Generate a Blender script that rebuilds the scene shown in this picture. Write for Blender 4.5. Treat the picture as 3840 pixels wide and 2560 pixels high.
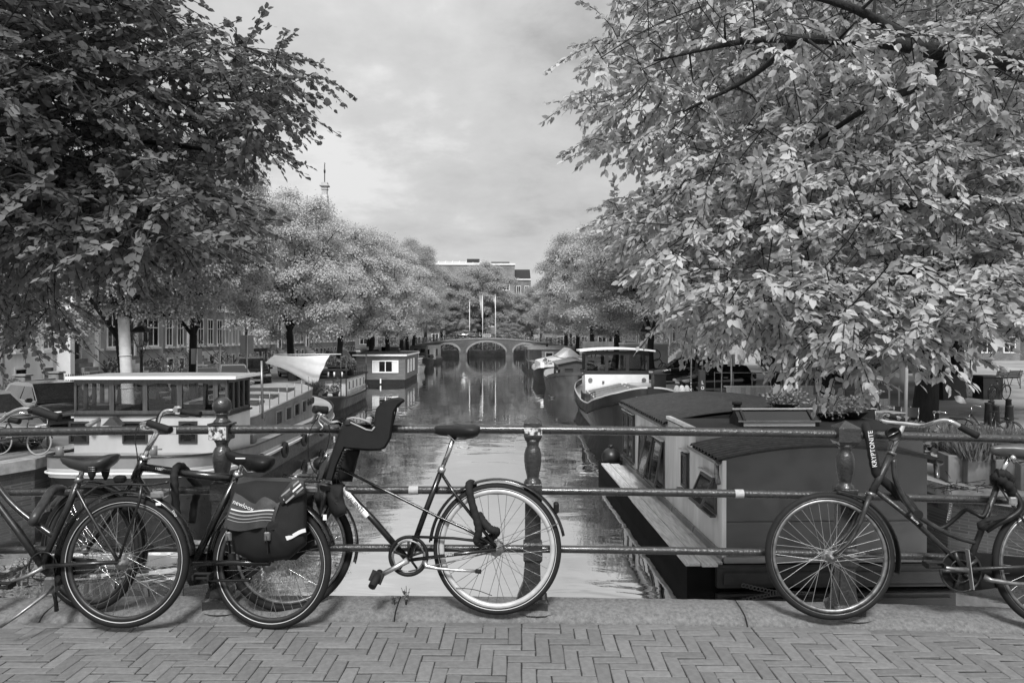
import bpy, math, random
import numpy as np
from math import sin, cos, pi, radians as RAD, sqrt, atan2
from mathutils import Vector, Matrix
random.seed(7)
RNG = np.random.default_rng(7)
S = bpy.context.scene
C = S.collection
for _o in list(bpy.data.objects):
    bpy.data.objects.remove(_o)

# ---------------------------------------------------------------- camera, sky, sun, exposure
FPX = 2773.3            # focal length in pixels of the 3840 px wide photograph (26 mm on 36 mm)
EYE = 4.1               # eye height above the canal water
YAW = RAD(1.45)
HORIZ = 1260.0
cam = bpy.data.cameras.new('camera')
cam.lens = 26.0
cam.sensor_width = 36.0
cam.clip_end = 2000
cam.clip_start = 0.05
cam_o = bpy.data.objects.new('camera', cam)
C.objects.link(cam_o)
cam_o.location = (0, 0, EYE)
cam_o.rotation_euler = (pi / 2 + math.atan((HORIZ - 1280) / FPX), 0, -YAW)
S.camera = cam_o

SUN_EL, SUN_AZ = RAD(47), RAD(181)     # azimuth clockwise from +Y: the sun stands high behind the camera
w = bpy.data.worlds.new('World')
S.world = w
w.use_nodes = True
nt = w.node_tree
nt.nodes.clear()
N = nt.nodes.new
L = nt.links.new
out = N('ShaderNodeOutputWorld')
bg = N('ShaderNodeBackground')
bg.inputs['Strength'].default_value = 0.05
sky = N('ShaderNodeTexSky')
sky.sky_type = 'NISHITA'
sky.sun_disc = False
sky.sun_elevation = SUN_EL
sky.sun_rotation = SUN_AZ
bw = N('ShaderNodeRGBToBW')
L(sky.outputs[0], bw.inputs[0])
tc = N('ShaderNodeTexCoord')
sep = N('ShaderNodeSeparateXYZ')
L(tc.outputs['Generated'], sep.inputs[0])
# cloud layer seen from below: direction divided by its height
def wmath(op, a, b=None, clamp=False):
    n = N('ShaderNodeMath'); n.operation = op; n.use_clamp = clamp
    for i, x in enumerate((a, b)):
        if x is None: continue
        if isinstance(x, (int, float)): n.inputs[i].default_value = x
        else: L(x, n.inputs[i])
    return n.outputs[0]
zc = wmath('ADD', wmath('MAXIMUM', sep.outputs[2], 0.0), 0.24)
cx = wmath('DIVIDE', sep.outputs[0], zc)
cy = wmath('DIVIDE', sep.outputs[1], zc)
cmb = N('ShaderNodeCombineXYZ')
L(cx, cmb.inputs[0]); L(cy, cmb.inputs[1])
def wnoise(scale, detail, rough, dist, off):
    m = N('ShaderNodeMapping'); m.inputs['Location'].default_value = off
    L(cmb.outputs[0], m.inputs[0])
    n = N('ShaderNodeTexNoise')
    n.inputs['Scale'].default_value = scale; n.inputs['Detail'].default_value = detail
    n.inputs['Roughness'].default_value = rough; n.inputs['Distortion'].default_value = dist
    L(m.outputs[0], n.inputs['Vector'])
    return n.outputs[0]
n1 = wnoise(1.25, 8, 0.55, 0.15, (3.1, 1.4, 0))
n2 = wnoise(3.2, 6, 0.6, 0.2, (0.3, 7.7, 0))
mixn = wmath('ADD', wmath('MULTIPLY', n1, 0.68), wmath('MULTIPLY', n2, 0.32))
ramp = N('ShaderNodeValToRGB')
cr = ramp.color_ramp
cr.elements[0].position = 0.39; cr.elements[0].color = (3.9, 3.9, 3.9, 1)
cr.elements[1].position = 0.62; cr.elements[1].color = (7.7, 7.7, 7.7, 1)
e = cr.elements.new(0.47); e.color = (5.3, 5.3, 5.3, 1)
e = cr.elements.new(0.55); e.color = (6.1, 6.1, 6.1, 1)
L(mixn, ramp.inputs[0])
bw2 = N('ShaderNodeRGBToBW')
L(ramp.outputs[0], bw2.inputs[0])
# an overcast sky grows brighter towards the zenith
el = wmath('MAXIMUM', sep.outputs[2], 0.0)
zen = wmath('ADD', wmath('MULTIPLY', wmath('MULTIPLY', el, el), 1.35), 0.93)
tot = wmath('ADD', wmath('MULTIPLY', bw.outputs[0], 0.10), wmath('MULTIPLY', wmath('MULTIPLY', bw2.outputs[0], zen), 0.645))
L(tot, bg.inputs['Color'])
L(bg.outputs[0], out.inputs['Surface'])

sun = bpy.data.lights.new('sun', 'SUN')
sun.energy = 1.5
sun.angle = RAD(11)
sun.color = (1.0, 1.0, 1.0)          # the photograph is black and white
sun_o = bpy.data.objects.new('sun', sun)
C.objects.link(sun_o)
sun_o.location = (0, -20, 60)
_sd = Vector((sin(SUN_AZ) * cos(SUN_EL), cos(SUN_AZ) * cos(SUN_EL), sin(SUN_EL)))
sun_o.rotation_euler = _sd.to_track_quat('Z', 'Y').to_euler()

S.view_settings.view_transform = 'Standard'
S.view_settings.look = 'None'
S.view_settings.exposure = 1.6
S.view_settings.gamma = 1.0
S.view_settings.use_curve_mapping = False
S.cycles.max_bounces = 6
S.cycles.diffuse_bounces = 3
S.cycles.glossy_bounces = 3
S.cycles.transmission_bounces = 3
S.cycles.transparent_max_bounces = 6
S.cycles.use_denoising = True

# ---------------------------------------------------------------- helpers
def at(px, py, Y=None, z=None):
    """The world point that stands on the sight line of a photograph pixel, at canal distance Y or at height z."""
    a = (px - 1920) / FPX
    c, s = cos(YAW), sin(YAW)
    d = Vector((a * c + s, -a * s + c, (HORIZ - py) / FPX))
    t = Y / d.y if Y is not None else (z - EYE) / d.z
    return Vector((d.x * t, d.y * t, EYE + d.z * t))

# bridge frame: u along the railing, v away from the camera, w up from the brick pavement; the deck is cambered
DECK = EYE - 1.61
BTH = RAD(0.75)
BROT = -(YAW + BTH)
def drop(u):
    return 0.0042 * (u + 0.7) ** 2
def bw_(u, v, wz):
    """bridge coordinates to world"""
    c, s = cos(BROT), sin(BROT)
    return Vector((u * c - v * s, u * s + v * c, DECK + wz))
def bp(px, py, v):
    """pixel of the photograph to bridge coordinates (u, z above the deck datum) at distance v"""
    a = (px - 1920) / FPX
    uc = a * cos(BTH) - sin(BTH)
    vc = a * sin(BTH) + cos(BTH)
    t = v / vc
    return t * uc, EYE - DECK + t * (HORIZ - py) / FPX

class MB:
    """collects shapes and links them as ONE mesh object"""
    def __init__(s):
        s.v = []; s.f = []; s.sm = []
    def add(s, vs, fs, sm=False):
        o = len(s.v)
        s.v.extend(tuple(p) for p in vs)
        s.f.extend(tuple(i + o for i in f) for f in fs)
        s.sm.extend([sm] * len(fs))
        return s
    def box(s, x0, x1, y0, y1, z0, z1):
        return s.add([(x0, y0, z0), (x1, y0, z0), (x1, y1, z0), (x0, y1, z0), (x0, y0, z1), (x1, y0, z1), (x1, y1, z1), (x0, y1, z1)],
                     [(3, 2, 1, 0), (4, 5, 6, 7), (0, 1, 5, 4), (1, 2, 6, 5), (2, 3, 7, 6), (3, 0, 4, 7)])
    def cbox(s, c, sx, sy, sz, b=0.0):
        """box with chamfered vertical and top edges"""
        x, y, z = c
        if not b:
            return s.box(x - sx / 2, x + sx / 2, y - sy / 2, y + sy / 2, z - sz / 2, z + sz / 2)
        def ring(hx, hy, zz, k):
            return [(x - hx + k, y - hy, zz), (x + hx - k, y - hy, zz), (x + hx, y - hy + k, zz), (x + hx, y + hy - k, zz),
                    (x + hx - k, y + hy, zz), (x - hx + k, y + hy, zz), (x - hx, y + hy - k, zz), (x - hx, y - hy + k, zz)]
        h = sz / 2
        rs = [ring(sx / 2 - b, sy / 2 - b, z - h, b * .4), ring(sx / 2, sy / 2, z - h + b, b), ring(sx / 2, sy / 2, z + h - b, b), ring(sx / 2 - b, sy / 2 - b, z + h, b * .4)]
        return s.rings(rs, True, True)
    def rings(s, rs, cap0=True, cap1=True, sm=False, closed=True):
        n = len(rs[0]); vs = [p for r in rs for p in r]; fs = []
        for i in range(len(rs) - 1):
            for j in range(n if closed else n - 1):
                k = (j + 1) % n
                fs.append((i * n + j, i * n + k, (i + 1) * n + k, (i + 1) * n + j))
        s.add(vs, fs, sm)
        o = len(s.v) - len(vs)
        if cap0: s.f.append(tuple(o + i for i in reversed(range(n)))); s.sm.append(False)
        if cap1: s.f.append(tuple(o + (len(rs) - 1) * n + i for i in range(n))); s.sm.append(False)
        return s
    def tube(s, pts, r, n=8, cap=True, flat=1.0, up=None):
        pts = [Vector(p) for p in pts]
        m = len(pts)
        rr = list(np.interp(np.linspace(0, 1, m), np.linspace(0, 1, len(r)), r)) if isinstance(r, (list, tuple)) else [r] * m
        tn = []
        for i in range(m):
            t = pts[min(i + 1, m - 1)] - pts[max(i - 1, 0)]
            tn.append(t.normalized() if t.length > 1e-9 else Vector((0, 0, 1)))
        u = Vector(up) if up else (Vector((0, 0, 1)) if abs(tn[0].z) < .9 else Vector((1, 0, 0)))
        rs = []
        for i in range(m):
            u = (u - tn[i] * u.dot(tn[i]))
            u = u.normalized() if u.length > 1e-6 else tn[i].orthogonal().normalized()
            b = tn[i].cross(u)
            rs.append([pts[i] + (u * cos(2 * pi * k / n) * flat + b * sin(2 * pi * k / n)) * rr[i] for k in range(n)])
        return s.rings(rs, cap, cap, True)
    def lathe(s, prof, c=(0, 0, 0), n=20, rot=0.0, sx=1.0, sy=1.0, sm=True):
        c = Vector(c)
        rs = [[c + Vector((r * sx * cos(rot + 2 * pi * k / n), r * sy * sin(rot + 2 * pi * k / n), z)) for k in range(n)] for r, z in prof]
        return s.rings(rs, True, True, sm)
    def sqlathe(s, prof, c=(0, 0, 0)):
        """square section profile of half widths"""
        c = Vector(c)
        rs = [[c + Vector((-r, -r, z)), c + Vector((r, -r, z)), c + Vector((r, r, z)), c + Vector((-r, r, z))] for r, z in prof]
        return s.rings(rs, True, True, False)
    def prism(s, poly, y0, y1, sm=False):
        """polygon in xz extruded along y"""
        n = len(poly)
        vs = [(x, y0, z) for x, z in poly] + [(x, y1, z) for x, z in poly]
        fs = [tuple(range(n)), tuple(range(2 * n - 1, n - 1, -1))]
        s.add(vs, fs, False)
        o = len(s.v) - 2 * n
        for i in range(n):
            j = (i + 1) % n
            s.f.append((o + i, o + n + i, o + n + j, o + j)); s.sm.append(sm)
        return s
    def slab(s, poly, z0, z1):
        n = len(poly)
        vs = [(x, y, z0) for x, y in poly] + [(x, y, z1) for x, y in poly]
        fs = [tuple(range(n - 1, -1, -1)), tuple(range(n, 2 * n))] + [(i, (i + 1) % n, n + (i + 1) % n, n + i) for i in range(n)]
        return s.add(vs, fs)
    def sphere(s, c, r, n=12, m=8, sx=1, sy=1, sz=1):
        c = Vector(c)
        rs = [[c + Vector((r * sx * sin(pi * (i + .001) / m) * cos(2 * pi * k / n), r * sy * sin(pi * (i + .001) / m) * sin(2 * pi * k / n), -r * sz * cos(pi * i / m))) for k in range(n)] for i in range(m)]
        rs.append([c + Vector((r * sx * .003 * cos(2 * pi * k / n), r * sy * .003 * sin(2 * pi * k / n), r * sz)) for k in range(n)])
        return s.rings(rs, True, True, True)
    def torus(s, c, R, r, n=48, m=8, a0=0, a1=2 * pi, ax='y', flat=1.0):
        c = Vector(c); full = abs(a1 - a0 - 2 * pi) < 1e-6
        rs = []
        for i in range(n if full else n + 1):
            a = a0 + (a1 - a0) * i / n
            row = []
            for k in range(m):
                b = 2 * pi * k / m
                q = R + r * cos(b)
                p = Vector((q * cos(a), r * flat * sin(b), q * sin(a)))
                row.append(c + p)
            rs.append(row)
        if full: rs.append(rs[0])
        return s.rings(rs, not full, not full, True)
    def quad(s, a, b, c, d):
        return s.add([a, b, c, d], [(0, 1, 2, 3)])
    def beam(s, p, q, wx, wz, up=(0, 0, 1)):
        p = Vector(p); q = Vector(q); t = (q - p).normalized()
        u = Vector(up)
        if abs(t.dot(u)) > .99: u = Vector((1, 0, 0))
        b = t.cross(u).normalized(); u = b.cross(t)
        rs = [[o + b * (sx * wx / 2) + u * (sz * wz / 2) for sx, sz in ((-1, -1), (1, -1), (1, 1), (-1, 1))] for o in (p, q)]
        return s.rings(rs)
    def mesh(s, name):
        me = bpy.data.meshes.new(name)
        me.from_pydata(s.v, [], s.f)
        me.polygons.foreach_set('use_smooth', s.sm)
        me.update()
        return me
    def build(s, name, m=None, parent=None, loc=(0, 0, 0), rz=0.0):
        me = s.mesh(name)
        if m: me.materials.append(m)
        return link(name, me, parent, loc, rz)

def link(name, me, parent=None, loc=(0, 0, 0), rz=0.0):
    o = bpy.data.objects.new(name, me)
    C.objects.link(o)
    o.location = loc
    o.rotation_euler = (0, 0, rz) if not isinstance(rz, tuple) else rz
    if parent: o.parent = parent
    return o
def thing(name, label, cat, loc=(0, 0, 0), rz=0.0, group=None):
    return tag(link(name, None, None, loc, rz), label, cat, group)
def tag(o, label, cat, group=None):
    o['label'] = label; o['category'] = cat
    if group: o['group'] = group
    return o
def struct(o, kind='structure'):
    o['kind'] = kind
    return o
def sub(name, parent):
    return link(name, None, parent)
def copy_tree(o, parent=None):
    c = o.copy(); C.objects.link(c)
    c.parent = parent
    for ch in KIDS(o): copy_tree(ch, c)
    return c
def KIDS(o):
    return [x for x in o.children]
def text(body, size, m, parent, loc, rot, name='lettering', ext=0.0004, sx=1.0):
    cu = bpy.data.curves.new(name, 'FONT')
    cu.body = body; cu.size = size; cu.extrude = ext; cu.align_x = 'CENTER'; cu.align_y = 'CENTER'; cu.resolution_u = 3
    tmp = bpy.data.objects.new('tmp_text', cu); C.objects.link(tmp)
    dg = bpy.context.evaluated_depsgraph_get()
    me = bpy.data.meshes.new_from_object(tmp.evaluated_get(dg))
    bpy.data.objects.remove(tmp)
    me.name = name; me.materials.clear(); me.materials.append(m)
    o = link(name, me, parent, loc, tuple(rot)); o.scale = (sx, 1, 1)
    return o
def facing(phi):
    """turns lettering upright towards the viewer of the railing, its line running at the angle phi"""
    return tuple((Matrix.Rotation(pi / 2, 3, 'X') @ Matrix.Rotation(phi, 3, 'Z')).to_euler())
def spline(pts, k=6):
    """Catmull-Rom through the points"""
    P = [Vector(p) for p in pts]
    P = [P[0] * 2 - P[1]] + P + [P[-1] * 2 - P[-2]]
    res = []
    for i in range(1, len(P) - 2):
        for j in range(k):
            t = j / k
            a, b, c, d = P[i - 1], P[i], P[i + 1], P[i + 2]
            res.append(.5 * ((2 * b) + (c - a) * t + (2 * a - 5 * b + 4 * c - d) * t * t + (3 * b - a - 3 * c + d) * t ** 3))
    res.append(P[-2])
    return res

# ---------------------------------------------------------------- materials (greys: the picture is black and white)
MATS = {}
def mat(name, v, rough=.6, metal=0., var=.18, vs=3., bump=0., bs=25., spec=.5, rnd=0., stretch=(1, 1, 1), detail=5, spots=0., spot_v=.5, spot_s=8., coat=0., wave=None):
    if name in MATS: return MATS[name]
    v *= float(np.interp(v, [0, .1, .25, .5], [.5, .6, .85, 1.0])); spot_v *= float(np.interp(spot_v, [0, .1, .25, .5], [.5, .6, .85, 1.0]))   # albedos as in the photograph's black and white rendering
    m = bpy.data.materials.new(name); m.use_nodes = True
    t = m.node_tree; b = t.nodes['Principled BSDF']
    def node(k): return t.nodes.new(k)
    def ma(op, a, c):
        n = node('ShaderNodeMath'); n.operation = op
        for i, x in enumerate((a, c)):
            if isinstance(x, (int, float)): n.inputs[i].default_value = x
            else: t.links.new(x, n.inputs[i])
        return n.outputs[0]
    tcn = node('ShaderNodeTexCoord'); mp = node('ShaderNodeMapping')
    mp.inputs['Scale'].default_value = stretch
    t.links.new(tcn.outputs['Object'], mp.inputs[0])
    def noise(sc, det, ro=.55):
        n = node('ShaderNodeTexNoise'); n.inputs['Scale'].default_value = sc; n.inputs['Detail'].default_value = det; n.inputs['Roughness'].default_value = ro
        t.links.new(mp.outputs[0], n.inputs['Vector'])
        return n.outputs[0]
    def rng(x, a, c, lo, hi):
        n = node('ShaderNodeMapRange')
        for i, q in zip((1, 2, 3, 4), (a, c, lo, hi)): n.inputs[i].default_value = q
        t.links.new(x, n.inputs[0])
        return n.outputs[0]
    val = rng(noise(vs, detail), .3, .7, v * (1 - var), v * (1 + var))
    if rnd:
        oi = node('ShaderNodeObjectInfo')
        val = ma('MULTIPLY', val, rng(oi.outputs['Random'], 0, 1, 1 - rnd, 1 + rnd))
    if spots:
        msk = rng(noise(spot_s, 6, .65), 1 - spots - .05, 1 - spots + .05, 0, 1)
        mx = node('ShaderNodeMix'); mx.data_type = 'FLOAT'
        t.links.new(msk, mx.inputs[0]); t.links.new(val, mx.inputs[2]); mx.inputs[3].default_value = spot_v
        val = mx.outputs[0]
    t.links.new(val, b.inputs['Base Color'])
    b.inputs['Roughness'].default_value = rough
    b.inputs['Metallic'].default_value = metal
    b.inputs['Specular IOR Level'].default_value = spec
    if coat:
        b.inputs['Coat Weight'].default_value = coat; b.inputs['Coat Roughness'].default_value = .08
    if rough < .75:
        t.links.new(rng(noise(vs * 2.3, 4), .3, .7, max(.03, rough * .75), min(1, rough * 1.3)), b.inputs['Roughness'])
    if bump:
        h = noise(bs, 5)
        bn = node('ShaderNodeBump'); bn.inputs['Strength'].default_value = min(1, bump); bn.inputs['Distance'].default_value = .01 if bump <= 1 else .01 * bump
        t.links.new(h, bn.inputs['Height']); t.links.new(bn.outputs[0], b.inputs['Normal'])
    MATS[name] = m
    return m
def brickmat(name, v, mortar, sx=.21, sz=.062, rot=(0, 0, 0), var=.3):
    """far brickwork in real brick sizes; rot turns object space so that the courses lie level on the wall"""
    if name in MATS: return MATS[name]
    m = bpy.data.materials.new(name); m.use_nodes = True
    t = m.node_tree; b = t.nodes['Principled BSDF']
    tcn = t.nodes.new('ShaderNodeTexCoord'); mp = t.nodes.new('ShaderNodeMapping'); mp.inputs['Rotation'].default_value = rot
    br = t.nodes.new('ShaderNodeTexBrick')
    br.inputs['Color1'].default_value = (v * (1 - var),) * 3 + (1,); br.inputs['Color2'].default_value = (v * (1 + var),) * 3 + (1,)
    br.inputs['Mortar'].default_value = (mortar,) * 3 + (1,)
    br.inputs['Scale'].default_value = 1; br.inputs['Brick Width'].default_value = sx; br.inputs['Row Height'].default_value = sz
    br.inputs['Mortar Size'].default_value = .008
    n = t.nodes.new('ShaderNodeTexNoise'); n.inputs['Scale'].default_value = .8; n.inputs['Detail'].default_value = 6
    r = t.nodes.new('ShaderNodeMapRange')
    for i, q in zip((1, 2, 3, 4), (.3, .7, .7, 1.25)): r.inputs[i].default_value = q
    mul = t.nodes.new('ShaderNodeVectorMath'); mul.operation = 'SCALE'
    t.links.new(tcn.outputs['Object'], mp.inputs[0]); t.links.new(mp.outputs[0], br.inputs['Vector']); t.links.new(tcn.outputs['Object'], n.inputs['Vector'])
    t.links.new(n.outputs[0], r.inputs[0]); t.links.new(br.outputs[0], mul.inputs[0]); t.links.new(r.outputs[0], mul.inputs['Scale'])
    t.links.new(mul.outputs[0], b.inputs['Base Color'])
    b.inputs['Roughness'].default_value = .85
    MATS[name] = m
    return m
def glassmat(name, v=.02, rough=.04, alpha=None):
    if name in MATS: return MATS[name]
    m = bpy.data.materials.new(name); m.use_nodes = True
    t = m.node_tree; b = t.nodes['Principled BSDF']
    b.inputs['Base Color'].default_value = (v, v, v, 1); b.inputs['Roughness'].default_value = rough
    b.inputs['IOR'].default_value = 1.5
    if alpha is not None:
        tr = t.nodes.new('ShaderNodeBsdfTransparent'); tr.inputs[0].default_value = (.86, .86, .86, 1)
        gl = t.nodes.new('ShaderNodeBsdfGlossy'); gl.inputs['Roughness'].default_value = .02; gl.inputs[0].default_value = (.9, .9, .9, 1)
        fr = t.nodes.new('ShaderNodeFresnel'); fr.inputs[0].default_value = 1.55
        mx = t.nodes.new('ShaderNodeMixShader')
        t.links.new(fr.outputs[0], mx.inputs[0]); t.links.new(tr.outputs[0], mx.inputs[1]); t.links.new(gl.outputs[0], mx.inputs[2])
        t.links.new(mx.outputs[0], t.nodes['Material Output'].inputs[0])
    MATS[name] = m
    return m
def leafmat(name, v, var=.35, trans=.35, rough=.55, spec=.2):
    m = bpy.data.materials.new(name); m.use_nodes = True
    t = m.node_tree; t.nodes.clear()
    o = t.nodes.new('ShaderNodeOutputMaterial')
    p = t.nodes.new('ShaderNodeBsdfPrincipled'); p.inputs['Roughness'].default_value = rough; p.inputs['Specular IOR Level'].default_value = spec
    tr = t.nodes.new('ShaderNodeBsdfTranslucent')
    mx = t.nodes.new('ShaderNodeMixShader'); mx.inputs[0].default_value = trans
    ge = t.nodes.new('ShaderNodeNewGeometry'); r = t.nodes.new('ShaderNodeMapRange')
    for i, q in zip((1, 2, 3, 4), (0, 1, v * (1 - var), v * (1 + var))): r.inputs[i].default_value = q
    t.links.new(ge.outputs['Random Per Island'], r.inputs[0])
    t.links.new(r.outputs[0], p.inputs['Base Color']); t.links.new(r.outputs[0], tr.inputs[0])
    t.links.new(p.outputs[0], mx.inputs[1]); t.links.new(tr.outputs[0], mx.inputs[2]); t.links.new(mx.outputs[0], o.inputs[0])
    MATS[name] = m
    return m

M_IRON = mat('old black iron paint', .05, .3, var=.35, vs=14, bump=.5, bs=60, spots=.33, spot_v=.015, spot_s=30, coat=.35)
M_STONE = mat('granite kerb', .185, .8, var=.35, vs=45, bump=.7, bs=120, detail=8, spots=.36, spot_v=.27, spot_s=110)
M_BRICK = mat('pavement brick', .185, .85, var=.16, vs=30, bump=.3, bs=90, rnd=.17, spots=.3, spot_v=.15, spot_s=26)
M_JOINT = mat('joint sand', .035, .95, var=.4, vs=80, bump=.6, bs=200)
M_WATERS = None
M_ASPH = mat('street surface', .17, .9, var=.3, vs=.35, bump=.4, bs=40, detail=8)
M_SQUARE = mat('square surface', .26, .9, var=.35, vs=.25, bump=.4, bs=40, detail=8)
M_WHITE = mat('white paint', .72, .45, var=.08, vs=2)
M_WHITEOLD = mat('weathered white paint', .55, .6, var=.22, vs=3, stretch=(1, 1, .3))
M_BLACK = mat('black paint', .018, .35, var=.3, vs=4)
M_DARK = mat('dark paint', .035, .5, var=.3, vs=3)
M_RUBBER = mat('rubber', .02, .75, spec=.3, var=.25, vs=30, bump=.2, bs=200)
M_CHROME = mat('chrome', .62, .16, metal=1., var=.2, vs=25)
M_ALU = mat('dull aluminium', .5, .35, metal=.9, var=.2, vs=30)
M_STEEL = mat('worn steel', .25, .4, metal=.8, var=.4, vs=30)
M_FRAMEB = mat('black bicycle enamel', .012, .24, var=.3, vs=20, coat=.3)
M_FRAMEG = mat('scuffed grey bicycle enamel', .05, .35, var=.6, vs=22, metal=.2, bump=.2, bs=80)
M_PLASTIC = mat('black moulded plastic', .018, .5, spec=.25, var=.2, vs=10, bump=.1, bs=250)
M_SADDLE = mat('grey saddle skin', .055, .38, var=.2, vs=12, bump=.15, bs=180)
M_CLOTH = mat('black woven bag cloth', .026, .75, spec=.25, var=.25, vs=9, bump=.4, bs=300)
M_GREYW = mat('light reflective print', .6, .5, var=.1)
M_GLASSD = glassmat('dark window glass', .012)
M_GLASSC = glassmat('clear glass', alpha=1)
M_WOOD = mat('varnished wood', .085, .4, var=.35, vs=2, stretch=(14, 14, 1), bump=.1)
M_PLANK = mat('grey weathered planks', .4, .8, var=.35, vs=4, stretch=(9, .6, 9), bump=.3, bs=12, rnd=.2)
M_CLAD = mat('brown board cladding', .15, .75, var=.4, vs=3, stretch=(.5, .5, 9), bump=.3, bs=8)
M_BARK = mat('elm bark', .025, .95, var=.5, vs=7, stretch=(1, 1, .25), bump=4, bs=22)
M_TWIG = mat('twig bark', .025, .9, var=.3)
M_CONC = mat('stained concrete', .24, .85, var=.35, vs=2.5, stretch=(1, 1, .35), bump=.3, bs=30)
# ================================================================ THE SETTING
# ---- canal water
def water_material():
    m = bpy.data.materials.new('canal water'); m.use_nodes = True
    t = m.node_tree; t.nodes.clear()
    o = t.nodes.new('ShaderNodeOutputMaterial')
    g = t.nodes.new('ShaderNodeBsdfGlossy'); g.inputs['Roughness'].default_value = .015; g.inputs[0].default_value = (.97, .97, .97, 1)
    d = t.nodes.new('ShaderNodeBsdfDiffuse'); d.inputs[0].default_value = (.02, .02, .02, 1)
    fr = t.nodes.new('ShaderNodeFresnel'); fr.inputs[0].default_value = 7.0
    mx = t.nodes.new('ShaderNodeMixShader')
    tcn = t.nodes.new('ShaderNodeTexCoord')
    def noise(sc, det, st, ro=.5, dist=0.):
        mp = t.nodes.new('ShaderNodeMapping'); mp.inputs['Scale'].default_value = st
        n = t.nodes.new('ShaderNodeTexNoise'); n.inputs['Scale'].default_value = sc; n.inputs['Detail'].default_value = det; n.inputs['Roughness'].default_value = ro
        n.inputs['Distortion'].default_value = dist
        t.links.new(tcn.outputs['Object'], mp.inputs[0]); t.links.new(mp.outputs[0], n.inputs['Vector'])
        return n.outputs[0]
    a = noise(.75, 3, (.8, 1.3, 1), .45, .6); b = noise(3.6, 3, (.7, 1.3, 1), .5, .3); patch = noise(.13, 2, (1, .6, 1))
    r = t.nodes.new('ShaderNodeMapRange')
    for i, q in zip((1, 2, 3, 4), (.42, .62, .06, .55)): r.inputs[i].default_value = q
    t.links.new(patch, r.inputs[0])
    mul = t.nodes.new('ShaderNodeMath'); mul.operation = 'MULTIPLY'; t.links.new(b, mul.inputs[0]); t.links.new(r.outputs[0], mul.inputs[1])
    m2 = t.nodes.new('ShaderNodeMath'); m2.operation = 'MULTIPLY'; m2.inputs[1].default_value = .16; t.links.new(mul.outputs[0], m2.inputs[0])
    ad = t.nodes.new('ShaderNodeMath'); ad.operation = 'ADD'; t.links.new(a, ad.inputs[0]); t.links.new(m2.outputs[0], ad.inputs[1])
    bn = t.nodes.new('ShaderNodeBump'); bn.inputs['Strength'].default_value = 1; bn.inputs['Distance'].default_value = .011
    t.links.new(ad.outputs[0], bn.inputs['Height'])
    for x in (g, d, fr): t.links.new(bn.outputs[0], x.inputs['Normal'])
    mxm = t.nodes.new('ShaderNodeMath'); mxm.operation = 'MAXIMUM'; mxm.inputs[1].default_value = .88; t.links.new(fr.outputs[0], mxm.inputs[0])
    t.links.new(mxm.outputs[0], mx.inputs[0]); t.links.new(d.outputs[0], mx.inputs[1]); t.links.new(g.outputs[0], mx.inputs[2])
    t.links.new(mx.outputs[0], o.inputs[0])
    return m
struct(MB().quad((-60, -40, 0), (60, -40, 0), (60, 156, 0), (-60, 156, 0)).build('water', water_material()))
# one ground sheet out to the horizon, below the streets
struct(MB().quad((-900, -400, -.6), (900, -400, -.6), (900, 1500, -.6), (-900, 1500, -.6)).build('ground', M_ASPH))

# ---- streets beside the canal
ZQ = 1.15
LEFT_EDGE = [(-15.5, 5), (-14.2, 13), (-11.4, 17.1), (-11.0, 18), (-11.2, 24), (-11.5, 40), (-11.5, 141.5)]
RIGHT_EDGE = [(13.2, 5), (11.6, 11.4), (9.0, 14.4), (8.8, 16), (8.9, 30), (9.0, 141.5)]
def street(name, edge, xfar, m):
    poly = edge + [(xfar, 141.5), (xfar, 5)]
    if xfar > 0: poly = poly[::-1]
    struct(MB().slab(poly[::-1], ZQ - .5, ZQ).build(name, m))
street('street', LEFT_EDGE, -160, M_ASPH)
street('square', RIGHT_EDGE, 160, M_SQUARE)
struct(MB().box(-160, 160, 152, 420, ZQ - .5, ZQ - .01).build('street', M_ASPH))
M_QUAYB = brickmat('quay brickwork', .055, .09, rot=(pi / 2, 0, 0))
M_COPE = mat('quay coping stone', .27, .8, var=.3, vs=5, bump=.4, bs=50, rnd=.12)
def quay_wall(name, label, edge, sgn, label2=None):
    q = thing(name, label, 'quay wall')
    a = MB()
    off = .06 * sgn
    for (x0, y0), (x1, y1) in zip(edge[:-1], edge[1:]):
        a.add([(x0, y0, -1), (x1, y1, -1), (x1, y1, ZQ - .24), (x0, y0, ZQ - .24)], [(0, 1, 2, 3)])
    a.build('brick_face', M_QUAYB, q)
    far = MB(); k = 0
    for (x0, y0), (x1, y1) in zip(edge[:-1], edge[1:]):
        ln = math.hypot(x1 - x0, y1 - y0); n = max(1, int(ln / 1.25))
        t = Vector((x1 - x0, y1 - y0, 0)) / ln; nn = Vector((-t.y, t.x, 0)) * sgn
        for i in range(n):
            p = Vector((x0, y0, 0)) + t * (ln * i / n + .008); r = Vector((x0, y0, 0)) + t * (ln * (i + 1) / n - .008)
            mb = MB()
            j = random.uniform(-.012, .012)
            poly = [(p - nn * (.05 + j)), (r - nn * (.05 + j)), (r + nn * .42), (p + nn * .42)]
            if sgn < 0: poly = poly[::-1]
            tgt = mb if y0 < 40 else far
            tgt.slab([(v.x, v.y) for v in poly], ZQ - .24 + .003, ZQ + .02 + j)
            if tgt is mb: mb.build('coping_stone', M_COPE, q)
    if far.v: o = far.build('coping_stone', M_COPE, q); o['kind'] = 'stuff'
    return q
quay_wall('quay_wall', 'brick quay wall with pale stone coping below the terraced houses', LEFT_EDGE, 1)
quay_wall('quay_wall', 'dark brick quay wall with stone coping below the concrete planters', RIGHT_EDGE, -1)
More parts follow.
